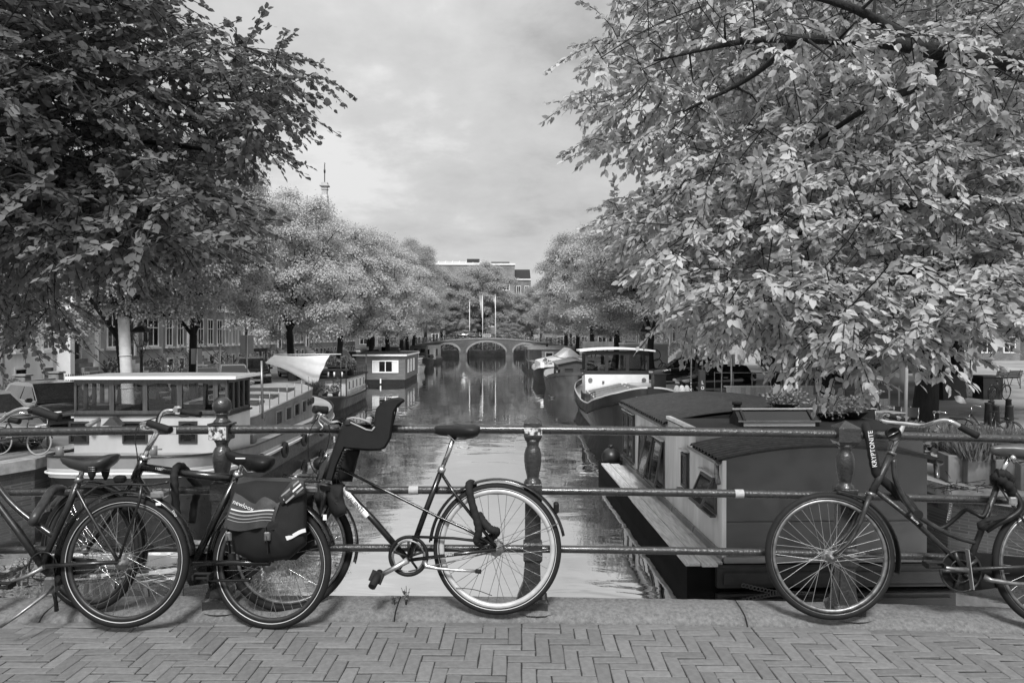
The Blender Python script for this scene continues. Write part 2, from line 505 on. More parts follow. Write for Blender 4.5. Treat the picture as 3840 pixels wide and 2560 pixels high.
# far quay beyond the bridge
M_PIERB = brickmat('far quay brickwork', .2, .28, rot=(pi / 2, 0, 0))
a = MB().box(-60, 60, 151.5, 151.99, -1, ZQ + .05); a.build('brick_face', M_PIERB, thing('quay_wall', 'low brick quay wall seen through the arches of the bridge', 'quay wall'))

# ---- the bridge one stands on: pavement of single bricks, kerb of long stones
pav = struct(link('pavement', None, None, bw_(0, 0, 0), BROT))
j = MB()
us = [-5 + .25 * i for i in range(41)]
rows = []
for u in us: rows.append([(u, 1.0, -drop(u) - .0075), (u, 4.16, -drop(u) - .0075), (u, 4.16, -.35), (u, 1.0, -.35)])
j.rings(rows)
j.build('joint_bed', M_JOINT, pav)
struct(MB().box(-30, 30, -14, 3.2, DECK - .7, DECK - .34).build('bridge_deck', M_CONC, None, (0, 0, 0), BROT))
BL, BW_, BH = .2145, .0715, .05
def brick_mesh(k, up=False):
    rs = random.Random(k)
    gx, gy = (.0068, .0024) if up else (.0022, .0068)
    lx, ly = (BL - 2 * gx) / 2, (BW_ - 2 * gy) / 2
    q = lambda s: rs.uniform(-s, s)
    mid = [(-lx, -ly), (-lx * .1 + q(.03), -ly + q(.0012)), (lx, -ly), (lx, ly), (lx * .1 + q(.03), ly + q(.0012)), (-lx, ly)]
    jit = [(q(.0024), q(.0022)) for _ in range(6)]
    b = MB()
    def ring(z, c): return [(x + dx - math.copysign(c if abs(x) > lx * .6 else 0, x), y + dy - math.copysign(c, y), z) for (x, y), (dx, dy) in zip(mid, jit)]
    t = [(x, y, q(.0014)) for x, y, z in ring(0, .0032)]
    b.rings([ring(-BH, 0), ring(-.0035, 0), t], False, True)
    me = b.mesh('brick'); me.materials.append(M_BRICK)
    return me
BMESH = [brick_mesh(k) for k in range(12)]
BMESHV = [brick_mesh(50 + k, True) for k in range(12)]
single, rest = [], MB()
V1 = 4.085
bricks = []
for jr in range(-3, 24):
    v = V1 - (jr + .5) * BW_
    for k in range(-12, 12):
        u = (jr + 6 * k + 1.5) * BW_
        bricks.append((u, v, 0))
for ic in range(-60, 60):
    for k in range(-14, 14):
        j0 = ic - 5 + 6 * k
        if -3 <= j0 <= 22: bricks.append(((ic + .5) * BW_, V1 - (j0 + 1.5) * BW_, 1))
n_single = 0
cand = []
for u, v, r in bricks:
    if abs(u) > 3.7 or v > 4.02 or v < 2.6: continue
    cand.append((u, v, r))
# cut half bricks fill the last course against the border row
for u, v, r in bricks:
    if abs(u) < 3.7 and 4.02 <= v < 4.2 and r == 1:
        hi = V1; lo = v - BL / 2
        if hi - lo > .03: cand.append((u, (hi + lo) / 2, 2, (hi - lo) / BL))
    elif abs(u) < 3.7 and 4.02 <= v < V1 and r == 0: cand.append((u, v, 0))
for i in range(-18, 18): cand.append(((i + .5) * BL, V1 + .002 + BW_ / 2, 0))
vis = [c for c in cand if abs(c[0] - .03) < .70 * c[1] + .05 and c[1] > 3.36]
vis.sort(key=lambda c: -c[1]); vis = vis[-300:] if len(vis) > 300 else vis
vs_ = set(id(c) for c in vis)
for c in cand:
    u, v, r = c[:3]
    tilt = RNG.normal(0, .005, 2); dz = RNG.normal(0, .0012)
    if id(c) in vs_:
        o = link('brick', random.choice(BMESHV if r else BMESH), pav, (u, v, -drop(u) + dz), 0)
        sl = math.atan(-2 * .0042 * (u + .7))
        if r == 0: o.rotation_euler = (tilt[0], -sl + tilt[1], RNG.normal(0, .008) + (pi if random.random() < .5 else 0))
        else:
            o.rotation_euler = (-sl * 0 + tilt[0], tilt[1], pi / 2 + RNG.normal(0, .008))
            if r == 2: o.scale = (c[3], 1, 1)
    else:
        hx, hy = (BL / 2 - .003, BW_ / 2 - .003) if r == 0 else (BW_ / 2 - .003, BL / 2 * (c[3] if r == 2 else 1) - .003)
        rest.box(u - hx, u + hx, v - hy, v + hy, -drop(u) - .05, -drop(u) + dz)
o = rest.build('brick', M_BRICK, pav); o['kind'] = 'stuff'
kerb = struct(link('kerb', None, None, bw_(0, 0, 0), BROT))
prof = [(4.163, -.3), (4.163, -.002), (4.175, .012), (4.21, .036), (4.30, .052), (4.40, .060), (4.43, .045), (4.44, -.5)]
for a0, a1 in ((-5.2, -2.75), (-2.742, -.725), (-.717, 1.265), (1.273, 5.2)):
    b = MB(); n = max(6, int((a1 - a0) / .06)); rs = []
    for i in range(n + 1):
        u = a0 + (a1 - a0) * i / n
        rs.append([(u, v + RNG.normal(0, .0015), -drop(u) + z + RNG.normal(0, .0012)) for v, z in prof])
    b.rings(rs, True, True, True)
    b.build('kerb_stone', M_STONE, kerb)
# face of the bridge below the kerb
b = MB(); rs = []
for u in us: rs.append([(u, 4.36, -drop(u) - .02), (u, 4.36, -2.6)])
b.rings(rs, False, False, closed=False)
b.build('brick_face', M_QUAYB, kerb)

# ---- far bridge
ZB = 142.0
br = thing('arched_bridge', 'low brick bridge with three arches and an iron railing across the canal', 'bridge', (0, 0, 0))
def bdeck(x):
    return 3.78 - .0068 * (x + 1.3) ** 2
ARC = [(-8.75, 4.6, .8, 1.75), (-1.3, 7.45, .75, 2.2), (6.1, 4.6, .8, 1.75)]   # centre, span, springing, rise
M_BBR = brickmat('bridge brickwork', .05, .085, rot=(pi / 2, 0, 0))
M_PLASGS = mat('sign board paint', .33, .6)
M_TRIM = mat('pale bridge stone', .2, .75, var=.2, vs=1.2)
b = MB(); xs = sorted(set([-16 + .25 * i for i in range(121)] + [c + s * q for c, q2, _, _ in ARC for s in (-1, 1) for q in (q2 / 2 - .001, q2 / 2 + .001)]))
def under(x):
    for c, sp, z0, h in ARC:
        if abs(x - c) < sp / 2: return z0 + h * sqrt(max(0, 1 - ((x - c) / (sp / 2)) ** 2))
    return -1
front = [(x, under(x)) for x in xs]
for y in (ZB, ZB + 8):
    b = MB()
    for (x0, z0), (x1, z1) in zip(front[:-1], front[1:]):
        if abs(x1 - x0) < .01: continue
        b.add([(x0, y, z0), (x1, y, z1), (x1, y, bdeck(x1) - .25), (x0, y, bdeck(x0) - .25)], [(0, 1, 2, 3)])
    b.build('brick_face', M_BBR, br)
b = MB()
for c, sp, z0, h in ARC:
    pts = [(c + sp / 2 * cos(pi * i / 20), z0 + h * sin(pi * i / 20)) for i in range(21)]
    pts = [(c + sp / 2, -.5)] + pts + [(c - sp / 2, -.5)]
    b.rings([[(x, ZB, z), (x, ZB + 8, z)] for x, z in pts], False, False, closed=False)
b.build('arch_vault', M_BBR, br)
for c, sp, z0, h in ARC:
    t = MB(); rs = []
    for i in range(25):
        a_ = pi * i / 24; k = sp / 2
        rs.append([(c + k * cos(a_), ZB - .09, z0 + h * sin(a_)), (c + (k + .38) * cos(a_), ZB - .09, z0 + (h + .38) * sin(a_)),
                   (c + (k + .38) * cos(a_), ZB + .05, z0 + (h + .38) * sin(a_)), (c + k * cos(a_), ZB + .05, z0 + h * sin(a_))])
    t.rings(rs); t.build('arch_ring', M_TRIM, br)
for x in (-5.75, 3.1):
    MB().box(x - .75, x + .75, ZB - .55, ZB - .003, -.6, .82).box(x - .85, x + .85, ZB - .65, ZB - .003, .822, .98).box(x - .5, x + .5, ZB - .25, ZB - .004, .983, 1.5).build('pier', M_BBR, br)
b = MB()
b.rings([[(x, ZB - .12, bdeck(x) - .25), (x, ZB - .12, bdeck(x)), (x, ZB + .3, bdeck(x)), (x, ZB + .3, bdeck(x) - .25)] for x in [-16 + i for i in range(31)]])
b.build('cornice', M_TRIM, br)
b = MB(); b.rings([[(x, ZB + .3, bdeck(x) - .06), (x, ZB + 8, bdeck(x) - .06)] for x in [-24 + i for i in range(47)]], False, False, closed=False); b.build('deck', M_ASPH, br)
for x in [-15.5 + 2.05 * i for i in range(15)]:
    MB().sqlathe([(.09, 0), (.09, .9), (.05, .95), (.09, 1.0), (.09, 1.08), (.02, 1.14)], (x, ZB + .1, bdeck(x))).build('railing_post', M_IRON, br)
for h in (.35, .68, 1.0):
    MB().tube([(x, ZB + .1, bdeck(x) + h) for x in [-16 + i for i in range(31)]], .035, 5).build('rail', M_IRON, br)
for x in (-23, -19):
    MB().box(x - 2.4, x + 2.4, ZB - .002, ZB + .6, -.6, bdeck(-16) - .25).build('abutment', M_BBR, br)
for x in (16.6, 20.5):
    MB().box(x - 2.4, x + 2.4, ZB - .002, ZB + .6, -.6, bdeck(14) - .25).build('abutment', M_BBR, br)
o = MB().cbox((0, 0, .45), 1.5, .05, .62).build('sign_board', M_PLASGS, thing('notice_board', 'small white sign board hung on the railing over the middle arch', 'sign', (-1.15, ZB - .05, bdeck(-1) + .0)))
MB().box(-.6, .6, -.032, -.027, .5, .62).build('printed_band', M_DARK, o.parent); MB().box(-.5, .5, -.032, -.027, .24, .38).build('printed_band', M_ASPH, o.parent)
# flag poles with narrow banners
for i, (x, h, lab) in enumerate(((-4.9, 10.3, 'white flag pole with no banner beside the far bridge'), (-2.2, 11.5, 'white flag pole with a long narrow banner, middle of three'), (.45, 11.5, 'white flag pole with a furled banner in front of the big brick building'))):
    f = thing('flag_pole', lab, 'flag pole', (x, 153.2, ZQ), 0, 'flag poles beyond the bridge')
    MB().tube([(0, 0, 0), (0, 0, h * .98)], [.09, .05], 8).build('pole', M_WHITE, f)
    MB().sphere((0, 0, h), .12).build('finial', M_ALU, f)
    if i:
        rs = []
        for k in range(14):
            z = h - .1 - k * (.36 if i == 1 else .2); wv = .25 * sin(k * .7)
            rs.append([(-.05 - (.75 - .045 * k) * (1 if i == 1 else .6), .1 + wv, z), (-.05, 0, z)])
        MB().rings(rs, False, False, True, closed=False).build('banner', M_PLASGS, f)
# ================================================================ TREES
LEAF_NEAR = (np.array([(0, 0, 0), (0, .5, -.05), (0, 1, -.12), (-.27, .28, .03), (-.25, .62, .01), (.27, .28, .03), (.25, .62, .01)]),
             np.array([(0, 1, 3), (1, 4, 3), (1, 2, 4), (0, 5, 1), (1, 5, 6), (1, 6, 2)]))
LEAF_ROUND = (np.array([(0, 0, 0), (0, .5, -.06), (0, 1, -.14), (-.4, .25, .03), (-.36, .62, .0), (.4, .25, .03), (.36, .62, .0)]), LEAF_NEAR[1])
LEAF_FAR = (np.array([(0, 0, 0), (-.36, .5, .04), (0, 1, -.08), (.36, .5, .04)]), np.array([(0, 3, 1), (1, 3, 2)]))
def leaves_mesh(name, P, D, NRM, size, tpl, m, lay=False):
    """one leaf per row: base P, direction D, face normal NRM; lay turns D into the leaf plane that NRM asks for"""
    tv, tf = tpl
    if lay:
        NRM = NRM / np.linalg.norm(NRM, axis=1, keepdims=True)
        D = D - NRM * np.sum(D * NRM, axis=1, keepdims=True)
    D = D / np.linalg.norm(D, axis=1, keepdims=True)
    X = np.cross(D, NRM); X /= np.linalg.norm(X, axis=1, keepdims=True) + 1e-9
    Z = np.cross(X, D)
    V = P[:, None, :] + (X[:, None, :] * tv[None, :, 0, None] + D[:, None, :] * tv[None, :, 1, None] + Z[:, None, :] * tv[None, :, 2, None]) * size[:, None, None]
    n, k = len(P), len(tv)
    F = (tf[None] + (np.arange(n) * k)[:, None, None]).reshape(-1, 3)
    me = bpy.data.meshes.new(name)
    me.vertices.add(n * k); me.vertices.foreach_set('co', V.reshape(-1).astype(np.float32))
    me.loops.add(len(F) * 3); me.loops.foreach_set('vertex_index', F.reshape(-1).astype(np.int32))
    me.polygons.add(len(F)); me.polygons.foreach_set('loop_start', np.arange(0, len(F) * 3, 3, dtype=np.int32))
    me.polygons.foreach_set('use_smooth', np.ones(len(F), dtype=bool))
    me.update(calc_edges=True); me.validate()
    me.materials.append(m)
    return me
def seg_mesh(name, A, B, RA, RB, m, n=5):
    """tapered prisms from A to B"""
    A = np.array(A, float); B = np.array(B, float); RA = np.array(RA); RB = np.array(RB)
    T = B - A; T /= np.linalg.norm(T, axis=1, keepdims=True) + 1e-9
    up = np.where(np.abs(T[:, 2:3]) < .9, np.array([[0, 0, 1.]]), np.array([[1., 0, 0]]))
    U = np.cross(T, up); U /= np.linalg.norm(U, axis=1, keepdims=True); W = np.cross(T, U)
    ang = np.arange(n) * 2 * pi / n
    ring = U[:, None, :] * np.cos(ang)[None, :, None] + W[:, None, :] * np.sin(ang)[None, :, None]
    V = np.concatenate([A[:, None] - T[:, None] * RA[:, None, None] * .3 + ring * RA[:, None, None], B[:, None] + T[:, None] * RB[:, None, None] * .3 + ring * RB[:, None, None]], 1)
    k = np.arange(n); F1 = np.stack([k, (k + 1) % n, (k + 1) % n + n, k + n], 1)
    F = (F1[None] + (np.arange(len(A)) * 2 * n)[:, None, None]).reshape(-1, 4)
    me = bpy.data.meshes.new(name)
    me.vertices.add(len(A) * 2 * n); me.vertices.foreach_set('co', V.reshape(-1).astype(np.float32))
    me.loops.add(len(F) * 4); me.loops.foreach_set('vertex_index', F.reshape(-1).astype(np.int32))
    me.polygons.add(len(F)); me.polygons.foreach_set('loop_start', np.arange(0, len(F) * 4, 4, dtype=np.int32))
    me.polygons.foreach_set('use_smooth', np.ones(len(F), dtype=bool))
    me.update(calc_edges=True)
    me.materials.append(m)
    return me
def grow(limbs, targets, rmin=.006, seg=.35, wob=.06, rng=RNG):
    """limbs: polylines [(point, radius), ...]; every target is joined to the nearest point of the growing skeleton.
    Returns segments A, B, RA, RB and the direction in which each target's twig arrives."""
    A, B, RA, RB = [], [], [], []
    nodes, nr = [], []
    for lb in limbs:
        pts = spline([p for p, r in lb], 5)
        rr = np.interp(np.linspace(0, len(lb) - 1, len(pts)), range(len(lb)), [r for p, r in lb])
        for i in range(len(pts) - 1):
            A.append(pts[i][:]); B.append(pts[i + 1][:]); RA.append(rr[i]); RB.append(rr[i + 1])
            k = max(1, int((pts[i + 1] - pts[i]).length / seg))
            for q in range(k):
                nodes.append((pts[i].lerp(pts[i + 1], q / k))[:]); nr.append(rr[i])
    base = np.array(nodes); n0 = len(base)
    cap = n0 + len(targets) * 12
    ND = np.zeros((cap, 3)); ND[:n0] = base; NR = np.zeros(cap); NR[:n0] = nr; cnt = n0
    d0 = np.array([np.min(np.linalg.norm(base - t, axis=1)) for t in targets])
    dirs = np.zeros((len(targets), 3))
    for i in np.argsort(d0):
        t = targets[i]
        d = np.linalg.norm(ND[:cnt] - t, axis=1) * (1 + .25 * (NR[:cnt] < .012))
        j = int(np.argmin(d)); p = ND[j]; r = min(NR[j] * .55, .010 + .016 * d[j]); r = max(r, rmin)
        ln = np.linalg.norm(t - p); k = int(min(9, max(1, round(ln / seg))))
        prev = p.copy(); pr = r
        bend = rng.normal(0, wob * ln, 3); bend[2] += .08 * ln
        for q in range(1, k + 1):
            f = q / k
            x = p + (t - p) * f + bend * f * (1 - f) * 2
            r2 = r + (rmin - r) * f
            A.append(prev); B.append(x); RA.append(pr); RB.append(r2)
            if cnt < cap: ND[cnt] = x; NR[cnt] = r2; cnt += 1
            if q == k: dirs[i] = x - prev
            prev = x; pr = r2
    return A, B, RA, RB, dirs
def sprays(targets, dirs, per, length, lsize, droop, rng=RNG, flat=.35, up=.0):
    """leafy twigs: leaves stand alternately along a drooping twig and spread at its tip"""
    n = len(targets)
    D = dirs / (np.linalg.norm(dirs, axis=1, keepdims=True) + 1e-9)
    out = D + rng.normal(0, .45, (n, 3)); out[:, 2] = out[:, 2] * .4 - droop * .5
    out /= np.linalg.norm(out, axis=1, keepdims=True)
    upv = np.array([0, 0, 1.]) + rng.normal(0, .25, (n, 3))
    side = np.cross(out, upv); side /= np.linalg.norm(side, axis=1, keepdims=True) + 1e-9
    nor = np.cross(side, out)
    P, DD, NN, SZ, A, B = [], [], [], [], [], []
    ln = length * rng.uniform(.6, 1.25, n)
    mid = targets + out * (ln * .5)[:, None]; mid[:, 2] -= droop * ln * .05
    end = targets + out * ln[:, None]; end[:, 2] -= droop * ln * .28
    A = np.concatenate([targets, mid]); B = np.concatenate([mid, end])
    for k in range(per):
        f = (k + .6) / per * rng.uniform(.85, 1.1, n)
        f = np.clip(f, 0, 1)
        p = targets + out * (ln * f)[:, None]; p[:, 2] -= droop * ln * .28 * f * f
        sgn = 1 if k % 2 else -1
        fan = 1.0 - .55 * f
        d = out * (.35 + .65 * f)[:, None] + side * (sgn * fan)[:, None] + rng.normal(0, .22, (n, 3))
        d[:, 2] -= droop * rng.uniform(.2, .75, n)
        P.append(p + rng.normal(0, .012, (n, 3))); DD.append(d); NN.append(nor * .8 + rng.normal(0, flat, (n, 3)) + np.array([0, 0, up]))
        SZ.append(lsize * rng.uniform(.65, 1.2, n))
    return np.concatenate(P), np.concatenate(DD), np.concatenate(NN), np.concatenate(SZ), A, B
def in_poly(x, y, poly):
    c = np.zeros(len(x), bool); j = len(poly) - 1
    for i in range(len(poly)):
        xi, yi = poly[i]; xj, yj = poly[j]
        c ^= ((yi > y) != (yj > y)) & (x < (xj - xi) * (y - yi) / (yj - yi + 1e-9) + xi)
        j = i
    return c
def fill(poly, n, depth, seed, gap=0.):
    """points of a crown whose outline from the bridge is poly (photograph pixels), spread over the crown's real depth"""
    rg = np.random.default_rng(seed)
    xs = [p[0] for p in poly]; ys = [p[1] for p in poly]; res = []
    while len(res) < n:
        x = rg.uniform(min(xs), max(xs), 4 * n); y = rg.uniform(min(ys), max(ys), 4 * n)
        k = in_poly(x, y, poly)
        for px, py in zip(x[k], y[k]):
            Y = depth(px, py, rg)
            res.append(at(px, py, Y=Y)[:])
            if len(res) >= n: break
    return np.array(res)

# leaves of the kinds of tree in view
ML_DARK = leafmat('shade-toned lime leaf', .17, .3, .38, .65, .1)  # shade under the near lime crown is put into the leaf colour
ML_NEAR = leafmat('near wingnut leaf', .45, .3, .42, .65, .1)
ML_FARC = leafmat('far elm leaf', .42, .12, .45, .7, .05)
ML_MID = leafmat('elm leaf', .33, .15, .42, .7, .06)
ML_PALE = leafmat('pale elm leaf', .50, .12, .45, .7, .05)

def crown_tree(seed, height, radius, zlow, nlob=110, per=2600, lsize=.17, flat=.42):
    """unique elm: trunk with limbs, crown of flat drooping leaf pads. Returns (trunk mesh, crown arrays)"""
    rg = np.random.default_rng(seed)
    nl = rg.integers(6, 9)
    fork = height * rg.uniform(.2, .26)
    tr = [(Vector((0, 0, -.1)), .36), (Vector((rg.normal(0, .1), rg.normal(0, .1), fork * .5)), .27), (Vector((rg.normal(0, .15), rg.normal(0, .15), fork)), .25)]
    top = tr[-1][0]
    limbs = [tr]
    for i in range(nl):
        a = 2 * pi * (i + rg.uniform(-.3, .3)) / nl; rr = radius * rg.uniform(.45, .8); zz = height * rg.uniform(.55, .9)
        if i % 3 == 2: rr *= .4; zz = height * .9
        e = Vector((cos(a) * rr, sin(a) * rr, zz)); m = top.lerp(e, .5) + Vector((cos(a) * .5, sin(a) * .5, -.4))
        limbs.append([(top, .13), (top.lerp(m, .55) + Vector((0, 0, .2)), .095), (m, .06), (e, .02)])
    zc = (height + zlow) / 2; hz = (height - zlow) / 2
    # the crown is made of lobes, each a flattened dome of leaves around the end of a bough
    LB = []
    tries = 0
    while len(LB) < nlob and tries < 4000:
        tries += 1
        v = rg.normal(0, 1, 3); v /= np.linalg.norm(v)
        if v[2] < -.75: continue
        q = rg.uniform(.45, .86) if len(LB) > nlob * .2 else rg.uniform(.1, .5)
        c = np.array([v[0] * radius * q, v[1] * radius * q, zc + v[2] * hz * q])
        if v[2] > .6: c[2] = zc + v[2] * hz * min(q, .76)
        r = radius * rg.uniform(.13, .27) * (1.3 if v[2] > .6 else 1)
        if any(np.linalg.norm(c - c2) < .52 * (r + r2) for c2, r2 in LB): continue
        LB.append((c, r))
    T = np.array([c for c, r in LB])
    A, B, RA, RB, dirs = grow(limbs, T, .03, .8, .08, rg)
    TW, P, D, NN = [], [], [], []
    for (c, r), d in zip(LB, dirs):
        n = int(per * (r / (radius * .28)) ** 2)
        v = rg.normal(0, 1, (n, 3)); v /= np.linalg.norm(v, axis=1, keepdims=True)
        v[:, 2] = np.where(v[:, 2] < -.35, -v[:, 2] * .8, v[:, 2])
        bump = 1 + .16 * np.sin(v[:, 0] * 6 + c[0]) * np.sin(v[:, 1] * 6 + c[1]) + .10 * np.sin(v[:, 2] * 9 + c[2])
        q = r * bump * (1 - np.abs(rg.normal(0, .17, n)))
        off = v * q[:, None] * np.array([1.1, 1.1, .8])
        # leaves gather into small sprays
        k = max(8, n // 14); sp = rg.integers(0, k, n); off = off * .45 + off[sp] * .55 + rg.normal(0, .12 * r, (n, 3)) * np.array([1, 1, .6])
        off[:, 2] -= .10 * r * (np.hypot(off[:, 0], off[:, 1]) / r) ** 2
        P.append(c + off)
        D.append(off * np.array([1, 1, .15]) / r + rg.normal(0, .45, (n, 3)) - np.array([0, 0, .4]))
        NN.append(v + np.array([0, 0, .75]) + rg.normal(0, flat, (n, 3)))
        m_ = min(10, n)
        TW.append(np.concatenate([np.repeat(c[None], m_, 0), c + off[:m_] * .9], 1))
    TW = np.concatenate(TW)
    A = np.concatenate([np.array(A), TW[:, :3]]); B = np.concatenate([np.array(B), TW[:, 3:]])
    RA = np.concatenate([RA, np.full(len(TW), .022)]); RB = np.concatenate([RB, np.full(len(TW), .008)])
    P = np.concatenate(P)
    return (A, B, RA, RB), (P, np.concatenate(D), np.concatenate(NN), lsize * rg.uniform(.6, 1.3, len(P)))
VARIANTS = []
def make_variants():
    for k, (seed, h, r, zl, ml, pr, ls) in enumerate(((11, 14, 6.3, 1.2, ML_MID, 2100, .135), (23, 14, 6.1, .1, ML_PALE, 1900, .15), (35, 15, 6.4, 1.4, ML_MID, 2100, .135), (47, 13, 5.9, -.1, ML_PALE, 1900, .15))):
        sk, lv = crown_tree(seed, h, r, zl, 110, pr, ls)
        VARIANTS.append((seg_mesh('trunk', *sk, M_BARK, 6), leaves_mesh('crown', *lv, LEAF_FAR, ml, True), h))
make_variants()
def tree(k, x, y, label, rz=0., sc=1., sz=None, z=ZQ, group=None, leaf=None):
    tm, cm, h = VARIANTS[k]
    t = thing('elm_tree', label, 'tree', (x, y, z), rz, group)
    t.scale = (sc, sc, sz or sc)
    link('trunk', tm, t)
    c = link('crown', cm, t)
    if leaf:
        c.material_slots[0].link = 'OBJECT'; c.material_slots[0].material = leaf
    return t
GL, GR, GF = 'trees along the quay of the terraced houses', 'trees along the quay beside the square', 'trees beyond the far bridge'
for k, x, y, rz, sc, sz, lab, leaf in (
    (0, -13.5, 27.2, .4, .72, .86, 'dark elm behind the padded white pole', ML_MID),
    (2, -13.4, 33.5, 2.2, .64, .86, 'elm with a dark bare stem behind the wheelhouse boat', ML_MID),
    (1, -13.2, 49.0, 4.0, .84, .96, 'elm behind the white awning on the second boat', ML_PALE),
    (1, -13.2, 63.0, 1.2, .98, 1.0, 'pale sunlit elm behind the wooden houseboat with curtains', ML_PALE),
    (3, -13.0, 78.0, 3.3, 1.08, 1.14, 'pale elm with a leaning trunk beside the small white cabin boat', ML_PALE),
    (1, -13.0, 93.0, 5.2, 1.05, 1.10, 'pale elm just past the small white cabin boat', ML_PALE),
    (2, -13.4, 108.0, .6, 1.05, 1.12, 'elm that fills the bank behind the moored barges', ML_MID),
    (0, -13.2, 124.0, 2.9, 1.0, 1.02, 'elm at the near corner of the arched bridge', ML_MID),
    (2, -15.5, 134.0, 1.7, 1.1, 1.45, 'tall open elm standing above the others by the bridge', ML_MID)):
    tree(k, x, y, lab, rz, sc, sz, group=GL, leaf=leaf)
for k, x, y, rz, sc, sz, lab, leaf in (
    (2, 14.6, 38.0, .9, .95, .92, 'elm between the parked cars and the terrace', ML_MID),
    (0, 11.2, 52.0, 3.9, .95, .95, 'elm behind the white wheelhouse with the lamp', ML_MID),
    (3, 10.8, 66.0, 2.4, 1.0, 1.02, 'pale elm over the graffiti container', ML_PALE),
    (2, 10.6, 80.0, 5.0, 1.0, 1.04, 'rounded elm overhanging the boxy wooden houseboat', ML_MID),
    (1, 11.0, 97.0, .2, 1.0, 1.06, 'pale elm behind the boxy wooden houseboat', ML_PALE),
    (0, 11.2, 114.0, 1.5, 1.0, 1.0, 'elm near the right end of the arched bridge', ML_MID),
    (2, 13.0, 131.0, 2.6, 1.0, 1.02, 'last elm on the square side before the bridge', ML_MID),
    (0, 19.5, 47.0, 4.4, 1.0, 1.0, 'elm at the edge of the sunlit square', ML_MID),
    (2, 23.0, 62.0, 1.1, 1.05, 1.0, 'elm deep in the square behind the dark van', ML_MID),
    (1, 27.0, 44.0, 5.5, 1.0, 1.0, 'elm beside the benches of the square', ML_PALE),
    (0, 33.0, 58.0, 2.0, 1.1, 1.1, 'elm at the back of the square near the brick houses', ML_MID)):
    tree(k, x, y, lab, rz, sc, sz, group=GR, leaf=leaf)
for k, x, y, rz, sc, sz, lab, leaf in (
    (1, -2.6, 163.0, .3, 1.4, 1.5, 'round tree before the middle of the big brick building', ML_FARC),
    (3, -11.5, 160.0, 2.3, 1.2, 1.42, 'leafy tree before the left end of the big brick building', ML_FARC),
    (1, 3.0, 157.5, 1.3, .6, .48, 'small round tree beside the flag poles', ML_MID),
    (3, 8.5, 161.0, 4.3, 1.05, 1.1, 'tree before the low end of the big brick building', ML_FARC),
    (1, -7.0, 158.5, 3.3, .75, .8, 'lower tree between the flag poles and the bridge end trees', ML_FARC),
    (3, -27.0, 160, 1.0, 1.1, 1.0, 'tree far along the street behind the terrace end', ML_MID),
    (1, -36.0, 163, 2.0, 1.2, 1.1, 'tree at the far end of the cross street', ML_MID),
    (3, 26.0, 163, 4.0, 1.2, 1.1, 'tree beyond the bridge behind the square houses', ML_MID),
    (1, 17.0, 160.0, 5.3, 1.1, 1.12, 'pale tree past the far end of the bridge', ML_PALE),
    (0, -19.0, 158.0, 5.0, 1.1, 1.1, 'tree behind the gabled house across the bridge', ML_MID)):
    tree(k, x, y, lab, rz, sc, sz, group=GF, leaf=leaf)

_h = thing('hedge', 'dark leafy hedge on the far quay seen through the arches', 'hedge', (0, 154.6, ZQ))
_rg = np.random.default_rng(3); _n = 9000
_P = np.stack([_rg.uniform(-24, 22, _n), _rg.normal(0, .5, _n), _rg.uniform(0, 2.6, _n)], 1)
link('foliage', leaves_mesh('foliage', _P, _rg.normal(0, 1, (_n, 3)), _rg.normal(0, .6, (_n, 3)) + np.array([0, -.6, .7]), .3 * _rg.uniform(.6, 1.3, _n), LEAF_FAR, ML_DARK), _h)
# ---- the two near trees, whose trunks stand outside the picture
def near_tree(name, label, base, trunk_r, limbs, clouds, leafm, tpl, lsize, per, length, droop, seed, up=.3, flat=.35):
    rg = np.random.default_rng(seed)
    t = thing(name, label, 'tree', base)
    T = np.concatenate([fill(*c, seed + i) for i, c in enumerate(clouds)])
    A, B, RA, RB, dirs = grow(limbs, T, .005, .3, .07, rg)
    P, D, NN, SZ, TA, TB = sprays(T, dirs, per, length, lsize, droop, rg, flat, up)
    n = len(TA)
    A = np.concatenate([np.array(A), TA]); B = np.concatenate([np.array(B), TB])
    RA = np.concatenate([RA, np.full(n, .0045)]); RB = np.concatenate([RB, np.full(n, .003)])
    b = Vector(base)
    me = seg_mesh('trunk', A - np.array(b), B - np.array(b), RA, RB, M_BARK, 6)
    link('trunk', me, t)
    link('crown', leaves_mesh('crown', P - np.array(b), D, NN, SZ, tpl, leafm), t)
    return t
def V(*a): return Vector(a)
# left: a lime whose boughs reach in over the water
lb = V(-10.6, 9.5, 1.1)
ltop = lb + V(.2, .3, 5.2)
limbs = [[(lb, .42), (lb + V(.1, .1, 2.5), .34), (ltop, .30)]]
for tx, ty, tY, r in ((470, 330, 8.2, .09), (900, 380, 8.6, .05), (760, 560, 7.6, .05), (560, 790, 7.0, .06), (250, 900, 7.6, .06), (380, 60, 8.6, .09), (150, 250, 7.0, .09), (620, 130, 9.0, .06)):
    e = at(tx, ty, Y=tY)
    limbs.append([(ltop, .15), (ltop.lerp(e, .3) + V(0, 0, .5), r * 1.5), (ltop.lerp(e, .65) + V(0, 0, .35), r), (e, .022)])
limbs.append([(ltop, .25), (ltop + V(-.6, .4, 3.5), .18), (ltop + V(-.2, .3, 7), .06)])
dl = lambda px, py, r: 7.6 + r.normal(0, .9) + (px - 400) * .0012
P1 = [(-450, -420), (560, -420), (600, -60), (650, 60), (640, 120), (560, 160), (700, 130), (830, 110), (960, 160), (1060, 210), (1200, 285), (1180, 345), (1080, 330), (1010, 330), (1130, 440), (1050, 450), (930, 420), (980, 500), (1085, 590), (1000, 570), (900, 530), (850, 560), (830, 640), (860, 690), (760, 640), (700, 640), (690, 720), (560, 700), (-450, 700)]
